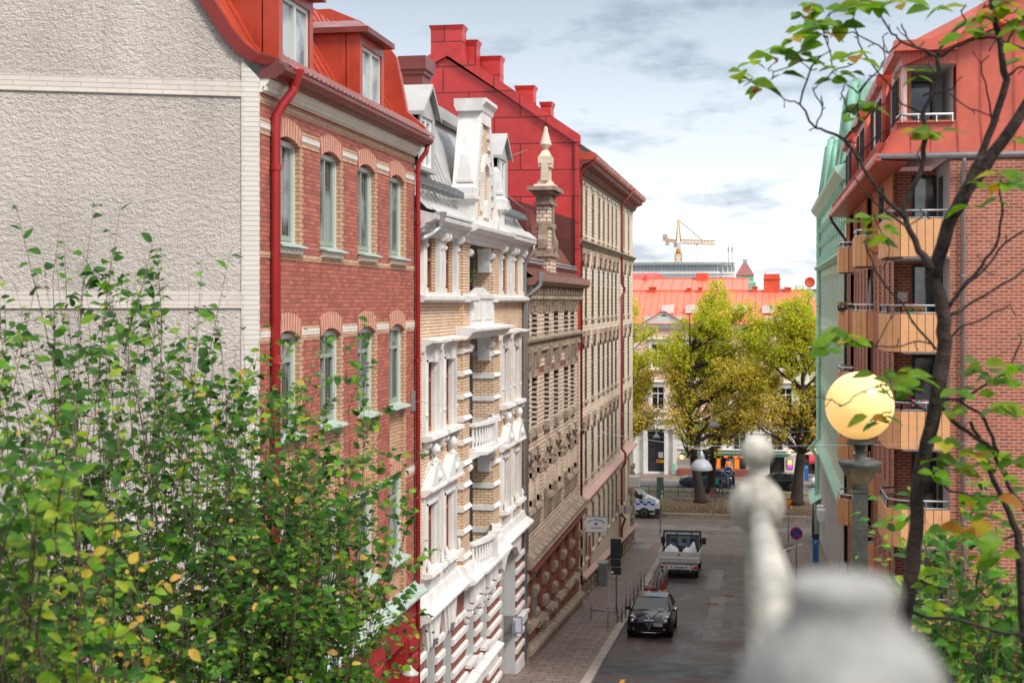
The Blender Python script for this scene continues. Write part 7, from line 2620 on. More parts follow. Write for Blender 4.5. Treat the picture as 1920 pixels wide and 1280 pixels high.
G().add([(1.78 - .27, y - .006, z + .29), (1.78 + .27, y - .006, z + .29), (1.78, y - .006, z - .2)], [(0, 1, 2)]).build('yellow_field', syel, t)
t = pole_sign('direction_sign', 'round blue sign with a white arrow pointing right on the avenue', -2.7, 117.8, 2.7)
z, x, y = .13 + 2.3, -2.7, 117.74
G(lambda u, d, q: (x + u, y - q, z + d)).lathe(0, 0, [(.01, -.02), (.36, -.02), (.36, 0), (.01, 0)], 28, sm=False).build('plate', sblue, t)
g = disc(G(), x, y, z, .32, .36, -.006)
g.box(x - .22, x + .08, y - .008, y - .006, z - .04, z + .04)
g.add([(x + .05, y - .007, z - .13), (x + .25, y - .007, z), (x + .05, y - .007, z + .13)], [(0, 1, 2)])
g.build('arrow', 'whitepaint', t)
t = pole_sign('traffic_sign', 'grey backs of two tall signs on a pole at the left pavement corner', -7.0, 100, 3.9)
g = G().box(-7.24, -6.76, 99.9, 99.94, 2.5, 4.0)
g.box(-6.98, -6.8, 99.86, 99.9, 2.5, 2.7).box(-6.98, -6.8, 99.86, 99.9, 2.75, 2.95)
g.build('sign_back', mk('grey green sign back', (.12, .15, .14), .5, .1, 3), t)
g = G()
for (a, b) in ((2.55, 2.9), (2.95, 3.15)):
    g.box(-6.93, -6.8, 99.84, 99.86, a, b - .1)
g.build('stickers', 'whitepaint', t)
t = pole_sign('traffic_sign', 'dark green backs of stacked signs on a slim pole beside the bicycle rack', -6.4, 63.5, 3.4)
zb = gz(63.5) + .12
g = G().box(-6.66, -6.18, 63.42, 63.45, zb + 2.45, zb + 3.35).box(-6.64, -6.2, 63.42, 63.45, zb + 2.1, zb + 2.42).box(-6.62, -6.18, 63.42, 63.45, zb + 1.75, zb + 2.07)
g.build('sign_back', mk('dark green sign back', (.022, .035, .032), .5, .15, 3), t)
G().ball((-6.58, 63.4, zb + 1.85), .06, 8).build('sticker', 'whitepaint', t)
tag(G().tube([(-6.35, 59.3, gz(59.3)), (-6.42, 60.6, gz(60.6) + 2.0)], .025, 6).build('leaning_pole', 'galv'), 'thin leaning steel pole in front of the stacked green sign backs', 'pole')
# projecting eye clinic sign
t = thing('projecting_sign', 'white eye clinic sign with an eye emblem hanging out from the cream brick wall', 'sign', (-8.4, 68.2, 5.6))
Ys = 68.2
xa, xb, za, zb = -8.36, -7.33, 5.20, 5.93
G().box(xa, xb, Ys, Ys + .08, za, zb).build('panel', 'whitepaint', t)
G().box(xa - .03, xb + .03, Ys - .01, Ys + .09, zb, zb + .03).box(xa - .03, xb + .03, Ys - .01, Ys + .09, za - .03, za).box(-8.5, xa, Ys + .02, Ys + .06, 5.3, 5.36).box(-8.5, xa, Ys + .02, Ys + .06, 5.8, 5.86).build('frame', 'galv', t)
txt = 'TARA VÅRDCENTRUM'
cx_, cz_, R0 = (xa + xb) / 2, za - .02, .62
lb = mk('sign blue lettering', (.03, .14, .35), .5, .03, 3)
for i, ch_ in enumerate(txt):
    if ch_ == ' ':
        continue
    a = math.radians(128 - 76 * i / (len(txt) - 1))
    textmesh(ch_, .085, lb, t, Matrix.Translation((cx_ + R0 * math.cos(a), Ys - .006, cz_ + R0 * math.sin(a))) @ Matrix.Rotation(PI / 2, 4, 'X') @ Matrix.Rotation(a - PI / 2, 4, 'Z'), bold=.003)
textmesh('ANNEXET', .12, mk('sign pink lettering', (.55, .14, .16), .5, .03, 3), t, Matrix.Translation((cx_, Ys - .006, za + .2)) @ Matrix.Rotation(PI / 2, 4, 'X'))
g = disc(G(), cx_, Ys, za + .4, .0, .05, -.008, 16)
g.tube([(cx_ - .12, Ys - .005, za + .4), (cx_ - .05, Ys - .005, za + .455), (cx_ + .05, Ys - .005, za + .455), (cx_ + .12, Ys - .005, za + .4), (cx_ + .05, Ys - .005, za + .345), (cx_ - .05, Ys - .005, za + .345), (cx_ - .12, Ys - .005, za + .4)], .008, 4)
g.build('eye_emblem', lb, t)
t = thing('projecting_sign', 'blank white sign with rusty brackets near the far end of the cream brick wall', 'sign', (-8.4, 85.5, 4.2))
Ys = 85.0
G().box(-8.45, -7.42, Ys, Ys + .1, 3.63, 4.08).build('panel', 'offwhite', t)
rust = mk('rusty enamel', (.42, .25, .13), .8, .4, 6)
G().box(-8.1, -8.0, Ys - .02, Ys + .12, 3.6, 4.1).box(-7.6, -7.5, Ys - .02, Ys + .12, 3.6, 4.1).box(-8.5, -8.4, Ys - .02, Ys + .1, 3.55, 4.15).tube([(-8.5, Ys, 4.4), (-8.2, Ys, 4.5), (-7.9, Ys, 4.12)], .02, 5).build('rusty_bracket', rust, t)
t = thing('projecting_sign', 'small grey and pink lightbox on the far corner of the cream brick building', 'sign', (-8.4, 93, 5))
G().box(-8.45, -7.8, 91.6, 92.6, 4.4, 5.0).build('panel', 'offwhite', t)
G().box(-8.45, -7.75, 91.5, 92.7, 4.28, 4.4).build('pink_base', bpy.data.materials['pink sheet ledge'], t)
# cable cabinet, parking meters, litter bin, lantern
t = thing('cable_cabinet', 'grey utility cabinet standing against the cream brick wall', 'cabinet', (-8.1, 73, gz(73) + .12))
zb = gz(73) + .1
G().box(-8.28, -7.83, 72.6, 73.5, zb, zb + 1.15).build('housing', 'galv', t)
G().box(-8.3, -7.8, 72.57, 73.53, zb + 1.15, zb + 1.2).build('lid', 'greypipe', t)
G().box(-8.3, -7.8, 72.58, 73.52, zb - .1, zb + .08).build('plinth', 'darkstone', t)
for (x, y, zg, lab) in ((3.15, 86.0, gz(86) + .12, 'blue parking meter with a dark head by the right-hand wall'), (4.0, 131.2, .13, 'blue parking meter across the avenue, right of the tree')):
    t = thing('parking_meter', lab, 'parking meter', (x, y, zg))
    o = G().box(x - .17, x + .17, y - .13, y + .13, zg, zg + 1.45).build('housing', mk('parking blue %d' % int(y), (.02, .14, .42), .35, .05, 3), t)
    G().box(x - .2, x + .2, y - .16, y + .14, zg + 1.45, zg + 1.72).build('head', 'dark', t)
    textmesh('P', .22, 'whitepaint', o, Matrix.Translation((x, y - .134, zg + 1.2)) @ Matrix.Rotation(PI / 2, 4, 'X'), bold=.006)
t = thing('street_lantern', 'small green capped lantern on a black post by the right-hand corner', 'lantern', (3.2, 103, .0))
x, y = 3.55, 101.5
G().tube([(x, y, 0), (x, y, 2.6)], .05, 8).tube([(x, y, 0), (x, y, 1.4)], .1, 10).build('post', 'dark', t)
G().frustum(x, y, 2.6, 3.0, .12, .12, .2, .2).build('lantern_glass', 'glassd', t)
G().frustum(x, y, 3.0, 3.32, .3, .3, .05, .05).build('cap', 'greenpaint', t)
t = thing('parking_sign', 'small blue sign with a white P on the right pavement, near the grey railing', 'sign', (3.3, 47, 3.4))
zb = gz(47.0) + .12
x = 2.95
G().tube([(x, 47, zb), (x, 47, zb + 2.2)], .03, 6).build('pole', 'galv', t)
o = G().box(x - .28, x + .28, 46.9, 46.94, zb + 1.6, zb + 2.15).build('plate', sblue, t)
textmesh('P', .45, 'whitepaint', o, Matrix.Translation((x, 46.89, zb + 1.87)) @ Matrix.Rotation(PI / 2, 4, 'X'), bold=.01)
# bicycle rack: upright posts joined by a low rail, some feet painted red
redf = mk('red scooter paint', (.5, .01, .03), .4, .05, 3)
t = thing('bicycle_rack', 'galvanised rack of upright posts on low rails along the left kerb', 'bicycle rack', (-5.9, 65, gz(65)))
g = G()
for i in range(9):
    y = 61.0 + i * 1.35
    zb = gz(y) + .12
    for dx in (0, .09):
        x = -6.1 + dx * 2 + (i % 3) * .05
        g.tube([(x, y, zb), (x, y, zb + 1.0 + .12 * (i % 2))], .036, 6)
for i in range(8):
    y = 68.6 + i * .8
    zb = gz(y) + .02
    x = -5.35 + .12 * (i % 4)
    g.tube([(x, y, zb), (x, y, zb + .9 + .14 * (i % 3))], .034, 6)
for y in (70.5, 72.0, 73.2, 74.5):
    g.tube([(-4.85, y, gz(y)), (-4.85, y, gz(y) + 1.15)], .036, 6)
g.build('posts', 'galv', t)
g = G()
g.tube([(-6.1, 61, gz(61) + .3), (-6.0, 71.8, gz(71.8) + .3)], .03, 6)
g.tube([(-6.0, 71, gz(71) + .4), (-4.85, 71.0, gz(71) + .35)], .03, 6)
g.tube([(-7.3, 61.5, gz(61.5) + .55), (-6.1, 61.5, gz(61.5) + .5)], .035, 6)
g.tube([(-7.3, 61.5, gz(61.5) + .12), (-7.3, 61.5, gz(61.5) + 1.2)], .028, 6)
g.build('rails', 'galv', t)
g = G().box(-5.75, -5.15, 70.3, 70.4, gz(70.3) + .25, gz(70.3) + .4).tube([(-4.78, 70.2, gz(70) + .05), (-4.8, 70.2, gz(70) + .85)], .06, 6).box(-4.95, -4.6, 69.8, 70.15, gz(70) + .02, gz(70) + .34)
g.build('red_brackets', redf, t)
# black hoop fence along the path
t = thing('hoop_fence', 'low black railing with small hoops between the path and the leaf-strewn planting strip', 'fence', (-6, 118.3, .13))
g = G()
for a, b in ((-20, -5.4), (-4.6, -1.0)):
    g.tube([(a, 118.3, .95), (b, 118.3, .95)], .03, 5)
    g.tube([(a, 118.3, .55), (b, 118.3, .55)], .02, 5)
    x = a
    while x < b:
        g.tube([(x, 118.3, .11), (x, 118.3, 1.05)], .03, 5)
        g.tube([(x + .3, 118.3, .55), (x + .3, 118.3, .8), (x + .6, 118.3, .8), (x + .6, 118.3, .55)], .018, 4)
        x += 1.2
g.build('railing', 'dark', t)

# ================================================================== lamps hung on span wires
def hung(label, x, y, z, w, wires):
    t = thing('hanging_lamp', label, 'street lamp', (x, y, z), 'dome lamps hung on wires over the street')
    g = G()
    r = w / 2
    g.lathe(x, y, [(.01, z), (r * .3, z - .01), (r * .62, z - .07), (r * .88, z - .17), (r, z - .29), (r * .97, z - .3), (r * .8, z - .28)], 24)
    g.build('shade', 'lampgrey', t)
    G().lathe(x, y, [(.09, z - .02), (.1, z + .06), (.05, z + .16), (.03, z + .2)], 12).build('socket', 'galv', t)
    g = G()
    dx = Vector((wires[1][0] - wires[0][0], wires[1][1] - wires[0][1], 0)).normalized() * .32
    g.tube([(x - dx.x, y - dx.y, z + .34), (x - dx.x * .6, y - dx.y * .6, z + .26), (x, y, z + .24), (x + dx.x * .6, y + dx.y * .6, z + .26), (x + dx.x, y + dx.y, z + .34)], .015, 6)
    g.tube([(x, y, z + .18), (x, y, z + .28)], .015, 6)
    g.build('hanger', 'greypipe', t)


def wire(label, pts, r=.011, sag=0.0):
    P = [Vector(p) for p in pts]
    out = []
    for a, b in zip(P[:-1], P[1:]):
        for k in range(12):
            q = k / 12
            p = a.lerp(b, q)
            p.z -= sag * 4 * q * (1 - q)
            out.append(tuple(p))
    out.append(tuple(P[-1]))
    return tag(G().tube(out, r, 5).build('span_wire', 'greypipe'), label, 'wire')


hung('largest dome street lamp, hanging lowest over the street centre', -1.56, 37.65, 12.18, .6, ((-8.5, 34), (7.3, 42)))
wire('span wire running from the red brick wall over the largest dome lamp', [(-8.44, 34.15, 13.85), (-1.9, 37.5, 12.52), (-1.2, 37.85, 12.5), (7.3, 41.95, 12.35)], .0055, .03)
tag(G().box(-8.49, -8.45, 34.0, 34.3, 13.6, 14.1).build('wire_anchor', 'greypipe'), 'grey anchor plate on the red brick wall beside the red downpipe', 'plate')
hung('middle-sized dome street lamp between the two trunks of the left lime tree', -2.45, 75, 10.05, .6, ((-8.5, 70), (4, 80)))
wire('second span wire over the middle-sized dome lamp', [(-8.44, 70, 10.9), (-2.45, 75, 10.33), (4.0, 80.5, 11.2)], .012, .1)
hung('smaller dome street lamp just above and right of the middle-sized one', -3.1, 118, 7.05, .62, ((-8.5, 70), (4, 80)))
wire('span wire carrying the smaller dome lamp', [(-16, 133.5, 9), (-3.1, 118, 7.3), (8, 112, 9.4)], .02, .2)
hung('tiny dome street lamp far left in front of the restaurant entrance', -9.0, 124, 4.75, .6, ((-8.5, 70), (4, 80)))
wire('span wire carrying the tiny dome lamp before the restaurant entrance', [(-14, 128, 6.2), (-9.0, 124, 5.0), (4.5, 101.2, 7.4)], .02, .3)
wire('thin wire from the ochre brick house across the street', [(-8.44, 52, 12.2), (4, 72, 9.2)], .008, .5)

# ================================================================== plants
def at(px, py, Y):
    """point of the world seen at a photograph pixel, at distance Y along the street"""
    dx, dz = (px - 960) / 2667, (565 - py) / 2667
    x, y = -math.sin(YAW) + dx * math.cos(YAW), math.cos(YAW) + dx * math.sin(YAW)
    return Vector((x / y * Y, Y, EYE + dz / y * Y))


def rvec(s=1.0):
    return Vector((rnd.uniform(-s, s), rnd.uniform(-s, s), rnd.uniform(-s, s)))


def leaf(g, p, d, n, L_, wd=.34, fold=.12, m=0, droop=.15):
    """ovate leaf at p pointing along d with face normal about n"""
    d = d.normalized()
    s = d.cross(n)
    if s.length < .05:
        s = d.orthogonal()
    s.normalize()
    n = s.cross(d)
    def q(a, b, c):
        return tuple(p + d * (a * L_) + s * (b * L_) + n * (c * L_ - droop * a * a * L_))
    v = [q(0, 0, 0), q(.2, -wd * .75, fold * .6), q(.5, -wd, fold), q(.8, -wd * .55, fold * .5), q(1, 0, 0), q(.8, wd * .55, fold * .5), q(.5, wd, fold), q(.2, wd * .75, fold * .6), q(.35, 0, 0), q(.7, 0, 0)]
    g.add(v, [(0, 8, 2, 1), (8, 9, 3, 2), (9, 4, 3), (0, 7, 6, 8), (8, 6, 5, 9), (9, 5, 4)], m, True)


def bez(a, b, c, n):
    return [a.lerp(b, t / n).lerp(b.lerp(c, t / n), t / n) for t in range(n + 1)]


green_l = leafmat('shrub leaves', [(0.020, 0.075, 0.007), (0.042, 0.135, 0.011), (0.09, 0.225, 0.014), (0.024, 0.085, 0.014), (0.19, 0.33, 0.022)], .28, .4)
dark_l = leafmat('dark green leaves', [(0.012, 0.048, 0.007), (0.024, 0.082, 0.011), (0.045, 0.12, 0.014), (0.03, 0.08, 0.022)], .3, .4)  # darker leaf tone, dealt out at random
yel_l = leafmat('yellowing leaves', [(0.55, 0.36, 0.05), (0.45, 0.38, 0.05), (0.60, 0.34, 0.10), (0.30, 0.33, 0.04)], .4, .5)
lime_l = leafmat('yellow green leaves', [(0.12, 0.26, 0.02), (0.20, 0.32, 0.03), (0.30, 0.34, 0.03), (0.09, 0.20, 0.02)], .4, .45)


def shrub(name, label, cat, base, targets, leafL, mats, pick, per=22, rad=.011, sub=3, up=.35, twig='twig', leafy=.3):
    """stems rising from base to target points, with side twigs carrying alternate leaves"""
    t = thing(name, label, cat, tuple(base))
    gs, gl = G(), G()
    for tg in targets:
        b0 = base.lerp(Vector((tg.x, tg.y, base.z)), rnd.uniform(0, .35)) + Vector((rnd.gauss(0, .3), rnd.gauss(0, .25), 0))
        L_ = (tg - b0).length
        mid = b0.lerp(tg, .5) + Vector((rnd.gauss(0, .12), rnd.gauss(0, .1), L_ * up * rnd.uniform(.2, .6)))
        pts = bez(b0, mid + rvec(L_ * .09), tg, 12)
        wv, wa = rvec(.022), rvec(.022)
        for i in range(1, 13):
            wv = wv * .6 + rvec(.03)
            wa += wv
            pts[i] = pts[i] + wa
        r = rad * rnd.uniform(.6, 1.15)
        gs.tube([tuple(p) for p in pts], [r * (1 - .82 * i / 12) for i in range(13)], 5)
        twigs = []
        for k in range(sub):
            i = rnd.randint(5, 11)
            dirn = ((pts[i + 1] - pts[i]).normalized() * .6 + rvec(.8) + Vector((0, 0, .25))).normalized()
            tl = rnd.uniform(.25, .6) * min(1, L_ / 2)
            e = pts[i] + dirn * tl
            tw = bez(pts[i], pts[i] + dirn * tl * .5 + Vector((0, 0, .06)), e + Vector((0, 0, -.05)), 5)
            gs.tube([tuple(p) for p in tw], [r * .4, r * .35, r * .3, r * .25, r * .2, r * .12], 4)
            twigs.append(tw)
        lines = [(pts, leafy, int(per * .7))] + [(tw, .1, max(6, per // 2)) for tw in twigs]
        for ln, f0, cnt in lines:
            for k in range(cnt):
                f = f0 + (1 - f0) * (k + rnd.random()) / cnt
                x = f * (len(ln) - 1)
                i = min(int(x), len(ln) - 2)
                p = ln[i].lerp(ln[i + 1], x - i)
                ax = (ln[i + 1] - ln[i]).normalized()
                side = ax.cross(Vector((rnd.uniform(-.5, .5), rnd.uniform(-.5, .5), 1))).normalized() * (1 if k % 2 else -1)
                d = (side + ax * .5 + rvec(.45) + Vector((0, 0, -.1))).normalized()
                n = (Vector((.15, -.65, .9)) + rvec(.6)).normalized()
                leaf(gl, p + side * .006, d, n, leafL * rnd.uniform(.45, 1.3), rnd.uniform(.27, .38), rnd.uniform(.02, .2), pick(p), rnd.uniform(.0, .55))
    gs.build('stems', twig, t)
    gl.build('foliage', mats, t)
    return t


# envelope of the big shrub left of the street, read off as the outline of its crown
ENV = [(0, 462), (40, 455), (90, 450), (150, 470), (230, 520), (300, 505), (345, 470), (400, 560), (440, 560), (475, 660), (520, 605), (560, 605), (600, 650), (650, 690), (700, 700), (735, 790), (750, 880), (768, 940)]
RT = [(700, 760), (765, 940), (740, 1000), (705, 1060), (650, 1110), (640, 1200), (560, 1290)]


def env(px):
    for (a, b), (c, d) in zip(ENV[:-1], ENV[1:]):
        if px <= c:
            return b + (d - b) * (px - a) / (c - a)
    return 960


def right_ok(px, py):
    for (a, b), (c, d) in zip(RT[:-1], RT[1:]):
        if b <= py <= d:
            return px < a + (c - a) * (py - b) / (d - b)
    return True


def targets(n, x0, x1, ya, yb, Y0, Y1, topbias=1.7):
    out = []
    while len(out) < n:
        px = rnd.uniform(x0, x1)
        e = env(px)
        py = e + (1260 - e) * rnd.random() ** topbias
        if not (ya < py < yb) or not right_ok(px, py):
            continue
        out.append(at(px, py, rnd.uniform(Y0, Y1)))
    return out


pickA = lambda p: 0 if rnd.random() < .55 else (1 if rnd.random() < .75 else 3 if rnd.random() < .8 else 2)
basex = at(300, 1500, 8.8)
basex.z = 10.9
shrub('garden_shrub', 'large leafy green shrub with many upright stems in front of the roughcast gable', 'shrub', basex,
      targets(165, -40, 500, 430, 1270, 7.4, 10.0, 1.2), .06, [green_l, dark_l, yel_l, lime_l], pickA, 22, .008, 6)
basex = at(500, 1500, 9.2)
basex.z = 10.6
shrub('garden_shrub', 'thicket of thin dark upright stems with few leaves at the foot of the spreading shrub', 'shrub', basex,
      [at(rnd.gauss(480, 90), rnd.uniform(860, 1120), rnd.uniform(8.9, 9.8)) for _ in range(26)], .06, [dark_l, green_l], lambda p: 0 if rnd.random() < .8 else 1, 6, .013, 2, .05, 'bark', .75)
basex = at(480, 1500, 9.6)
basex.z = 10.6
shrub('garden_shrub', 'spreading green shrub leaning over the red brick facade to its right', 'shrub', basex,
      targets(125, 380, 775, 590, 1250, 8.6, 11.0, 1.1), .065, [green_l, dark_l, yel_l, lime_l], pickA, 23, .007, 6, .3)
# the tall single shoots that stand clear of the crown
basex = at(150, 1500, 8.0)
basex.z = 11.3
shoots = [at(180, 368, 8), at(172, 392, 8.05), at(372, 455, 8.6), at(352, 480, 8.5), at(20, 470, 8), at(75, 455, 8.2), at(110, 455, 8.1), at(285, 505, 8.4), at(430, 540, 8.8), at(245, 510, 8.3)]
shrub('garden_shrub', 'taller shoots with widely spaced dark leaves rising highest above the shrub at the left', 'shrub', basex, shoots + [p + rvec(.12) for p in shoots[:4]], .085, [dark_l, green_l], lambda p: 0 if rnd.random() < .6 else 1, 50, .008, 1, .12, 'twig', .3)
# nearest bush, bottom left, partly yellowed and out of focus
basex = at(60, 1600, 5.2)
basex.z = 12.6
tg_ = [at(rnd.uniform(-60, 260), rnd.uniform(700, 1250), rnd.uniform(4.6, 5.8)) for _ in range(34)]
shrub('garden_shrub', 'nearest bush at the lower left with lime green and yellow leaves, out of focus', 'shrub', basex, tg_, .062, [lime_l, green_l, dark_l], lambda p: 0 if rnd.random() < .35 else (1 if rnd.random() < .6 else 2), 24, .010, 4, .3)
basex = at(200, 1600, 5.6)
basex.z = 12.4
tg_ = [at(x + rnd.uniform(-22, 22), y + rnd.uniform(-18, 18), rnd.uniform(5.4, 6.0)) for x, y in ((262, 884), (275, 945), (240, 980), (215, 995), (150, 975), (250, 1035), (210, 1060), (120, 1050), (190, 1100), (150, 1110), (180, 1180), (215, 1230), (100, 1150))]
shrub('garden_shrub', 'thin branches of golden yellow leaves among the green at the lower left', 'shrub', basex, tg_, .058, [yel_l, lime_l], lambda p: 0 if rnd.random() < .85 else 1, 11, .006, 3, .2, 'twig', .72)

# ---- the near tree at the right, drawn limb by limb
t = thing('garden_tree', 'near dark-stemmed tree with lichen spots and large oval leaves reaching over the top right', 'tree', tuple(at(1690, 1500, 6.2)))
big_l = leafmat('large oval leaves', [(0.06, 0.16, 0.010), (0.10, 0.22, 0.014), (0.17, 0.29, 0.016), (0.05, 0.13, 0.010), (0.26, 0.30, 0.02)], .5, .4)
edge_l = leafmat('browning leaves', [(0.45, 0.28, 0.03), (0.30, 0.12, 0.02), (0.40, 0.36, 0.03)], .45, .5)
gt, gb = G(), G()


def limb(g, pts, Y, r0=.66, dy=0.0, n=6):
    P = []
    yy = Y
    for i, q in enumerate(pts):
        P.append((at(q[0], q[1], yy + dy * i), q[2] * r0 * yy / 2667))
    # smooth the polyline a little
    Q = []
    for i in range(len(P) - 1):
        for k in range(3):
            f = k / 3
            p = P[i][0].lerp(P[i + 1][0], f)
            j = rvec(.006) * (1 if k else 0)
            Q.append((p + j, P[i][1] + (P[i + 1][1] - P[i][1]) * f))
    Q.append(P[-1])
    g.tube([tuple(q[0]) for q in Q], [max(.0018, q[1]) for q in Q], n)
    return [q[0] for q in Q]


limb(gt, [(1640, 1500, 26), (1690, 1200, 24), (1712, 1060, 22), (1720, 960, 21), (1722, 900, 20), (1738, 830, 21), (1758, 740, 22), (1772, 640, 22), (1768, 580, 21), (1745, 505, 19)], 6.2, .6, n=12)
limb(gt, [(1748, 520, 18), (1768, 460, 19), (1785, 405, 18), (1830, 335, 17), (1880, 265, 16), (1935, 180, 15), (2000, 80, 14)], 6.2, n=10)
limb(gt, [(1785, 405, 13), (1805, 360, 11), (1835, 300, 10), (1862, 235, 10), (1888, 150, 10), (1878, 105, 9), (1868, 50, 8), (1858, -30, 8)], 6.15, n=8)
limb(gb, [(1745, 505, 14), (1722, 470, 9), (1700, 420, 8), (1692, 400, 8), (1705, 368, 7), (1728, 315, 7), (1735, 262, 7), (1730, 215, 6), (1747, 175, 6), (1758, 140, 6), (1757, 105, 6)], 6.15)
br = [
    ([(1757, 105, 5), (1720, 90, 4), (1690, 78, 3.5), (1672, 64, 3), (1650, 28, 2.5)], 6.1), ([(1720, 90, 3), (1700, 70, 2.5), (1690, 45, 2)], 6.1),
    ([(1757, 105, 5), (1772, 72, 4), (1790, 58, 3.5), (1812, 40, 3), (1845, 30, 2.5)], 6.1), ([(1757, 108, 5), (1790, 88, 4), (1830, 72, 3.5), (1870, 72, 3), (1920, 92, 3)], 6.2),
    ([(1812, 40, 2.5), (1802, 20, 2), (1812, 8, 1.6)], 6.1), ([(1690, 78, 3), (1665, 100, 2.5), (1640, 82, 2.2), (1600, 60, 2), (1560, 62, 2)], 6.1),
    ([(1692, 400, 6), (1655, 365, 5.5), (1628, 330, 5), (1605, 290, 5), (1583, 262, 5), (1560, 250, 4), (1530, 240, 3.5), (1500, 196, 3), (1520, 130, 2.6), (1540, 105, 2.4), (1520, 114, 2)], 6.1),
    ([(1583, 262, 4), (1610, 235, 3.5), (1640, 205, 3), (1660, 195, 2.5)], 6.1), ([(1610, 235, 3), (1608, 195, 2.5), (1618, 165, 2)], 6.1), ([(1608, 175, 2.5), (1585, 155, 2.2), (1577, 175, 2), (1590, 210, 2.5)], 6.1),
    ([(1608, 175, 2.5), (1650, 130, 2.2), (1660, 110, 2), (1655, 70, 1.8)], 6.1), ([(1500, 196, 2.5), (1470, 186, 2), (1446, 165, 1.8)], 6.05), ([(1540, 105, 2), (1500, 115, 1.8), (1450, 135, 1.8), (1440, 130, 1.6)], 6.05),
    ([(1530, 240, 2.5), (1542, 205, 2.2), (1540, 180, 2)], 6.05), ([(1560, 122, 2), (1552, 85, 2), (1540, 50, 2), (1556, 25, 2), (1580, 15, 1.8)], 6.05), ([(1542, 200, 2.2), (1525, 170, 2), (1560, 135, 2), (1600, 120, 2)], 6.05),
    ([(1700, 425, 4), (1660, 395, 3), (1630, 370, 2.6), (1600, 330, 2.3)], 6.1), ([(1605, 300, 3), (1640, 260, 2.5), (1690, 215, 2.2), (1735, 230, 2)], 6.2),
    ([(1735, 215, 3), (1690, 195, 2.6), (1650, 140, 2.4), (1610, 80, 2.2), (1600, 30, 2), (1610, -10, 2)], 6.2), ([(1730, 180, 3), (1765, 172, 2.5), (1787, 165, 2)], 6.2), ([(1780, 175, 2.2), (1820, 205, 2), (1858, 218, 1.8)], 6.2),
    ([(1862, 235, 3), (1850, 170, 2.4), (1840, 120, 2), (1855, 105, 1.8)], 6.2), ([(1888, 150, 4), (1905, 130, 3.4), (1930, 120, 3)], 6.2), ([(1880, 95, 4), (1900, 60, 3), (1925, 20, 3)], 6.2),
    ([(1775, 580, 7), (1800, 545, 5), (1840, 500, 4.5), (1868, 460, 4), (1880, 400, 3.5), (1874, 350, 3)], 6.2), ([(1775, 595, 6), (1810, 575, 4), (1860, 545, 3.5), (1920, 505, 3.2)], 6.2),
    ([(1800, 545, 4), (1850, 500, 3.5), (1885, 455, 3), (1925, 430, 3)], 6.15), ([(1775, 640, 4), (1805, 610, 3), (1850, 595, 2.5), (1895, 570, 2)], 6.3),
    ([(1755, 655, 4), (1725, 620, 3.5), (1700, 580, 3), (1660, 535, 3), (1640, 505, 2.8), (1622, 455, 2.5)], 6.1), ([(1748, 645, 2.5), (1715, 640, 2.2), (1680, 650, 2), (1640, 650, 2), (1600, 640, 2), (1580, 640, 1.8)], 6.1),
    ([(1640, 650, 2), (1665, 605, 1.8), (1675, 590, 1.6)], 6.1), ([(1640, 400, 2), (1650, 430, 1.8), (1668, 470, 1.8), (1655, 505, 1.6)], 6.1), ([(1590, 640, 1.8), (1570, 645, 1.8)], 6.1),
    ([(1760, 760, 7), (1800, 800, 6), (1850, 830, 5), (1872, 870, 4.5), (1900, 900, 4)], 6.25), ([(1765, 750, 5), (1810, 745, 4), (1850, 720, 3.5), (1890, 700, 3), (1915, 640, 2.6)], 6.2),
    ([(1740, 770, 4), (1700, 750, 3.5), (1670, 745, 2.5), (1650, 720, 2)], 6.1), ([(1650, 725, 2), (1615, 735, 1.8), (1580, 760, 1.8), (1560, 748, 1.6), (1530, 745, 1.4)], 6.1), ([(1672, 770, 2.2), (1655, 775, 2), (1640, 790, 2)], 6.1),
    ([(1930, 1250, 15), (1918, 1150, 13), (1915, 1080, 12), (1910, 1000, 11), (1885, 945, 8), (1855, 880, 7), (1840, 830, 6), (1820, 790, 5)], 6.3),
    ([(1925, 960, 7), (1890, 910, 6), (1872, 860, 5.5), (1862, 820, 5), (1840, 775, 4.5), (1800, 750, 4)], 6.25), ([(1700, 1140, 6), (1740, 1158, 5), (1800, 1162, 4.5), (1860, 1180, 4.5), (1930, 1195, 4.5)], 6.2),
    ([(1860, 1180, 3.5), (1840, 1230, 3), (1835, 1280, 3)], 6.2), ([(1910, 1000, 4), (1850, 1020, 3), (1835, 1060, 3), (1830, 1100, 2.6), (1850, 1120, 2.4)], 6.3), ([(1740, 880, 3.5), (1780, 920, 3), (1850, 930, 2.6), (1905, 930, 2.4)], 6.3),
    ([(1760, 150, 2), (1740, 120, 1.8), (1738, 100, 1.5)], 6.1), ([(1735, 330, 2), (1720, 290, 1.8), (1730, 262, 1.5)], 6.1), ([(1700, 425, 2), (1735, 400, 1.8), (1745, 410, 1.5)], 6.1),
]
for pts, Y in br:
    limb(gb, pts, Y, n=5)
    # short spurs with swollen buds
    for q in pts[1:]:
        if rnd.random() < .7:
            p = at(q[0], q[1], Y)
            e = p + rvec(.05)
            gb.tube([tuple(p), tuple(p.lerp(e, .5) + rvec(.006)), tuple(e)], [.0028, .002, .0032], 4)
gt.build('trunk', 'barklichen', t)
gb.build('branches', 'bark', t)
gl = G()
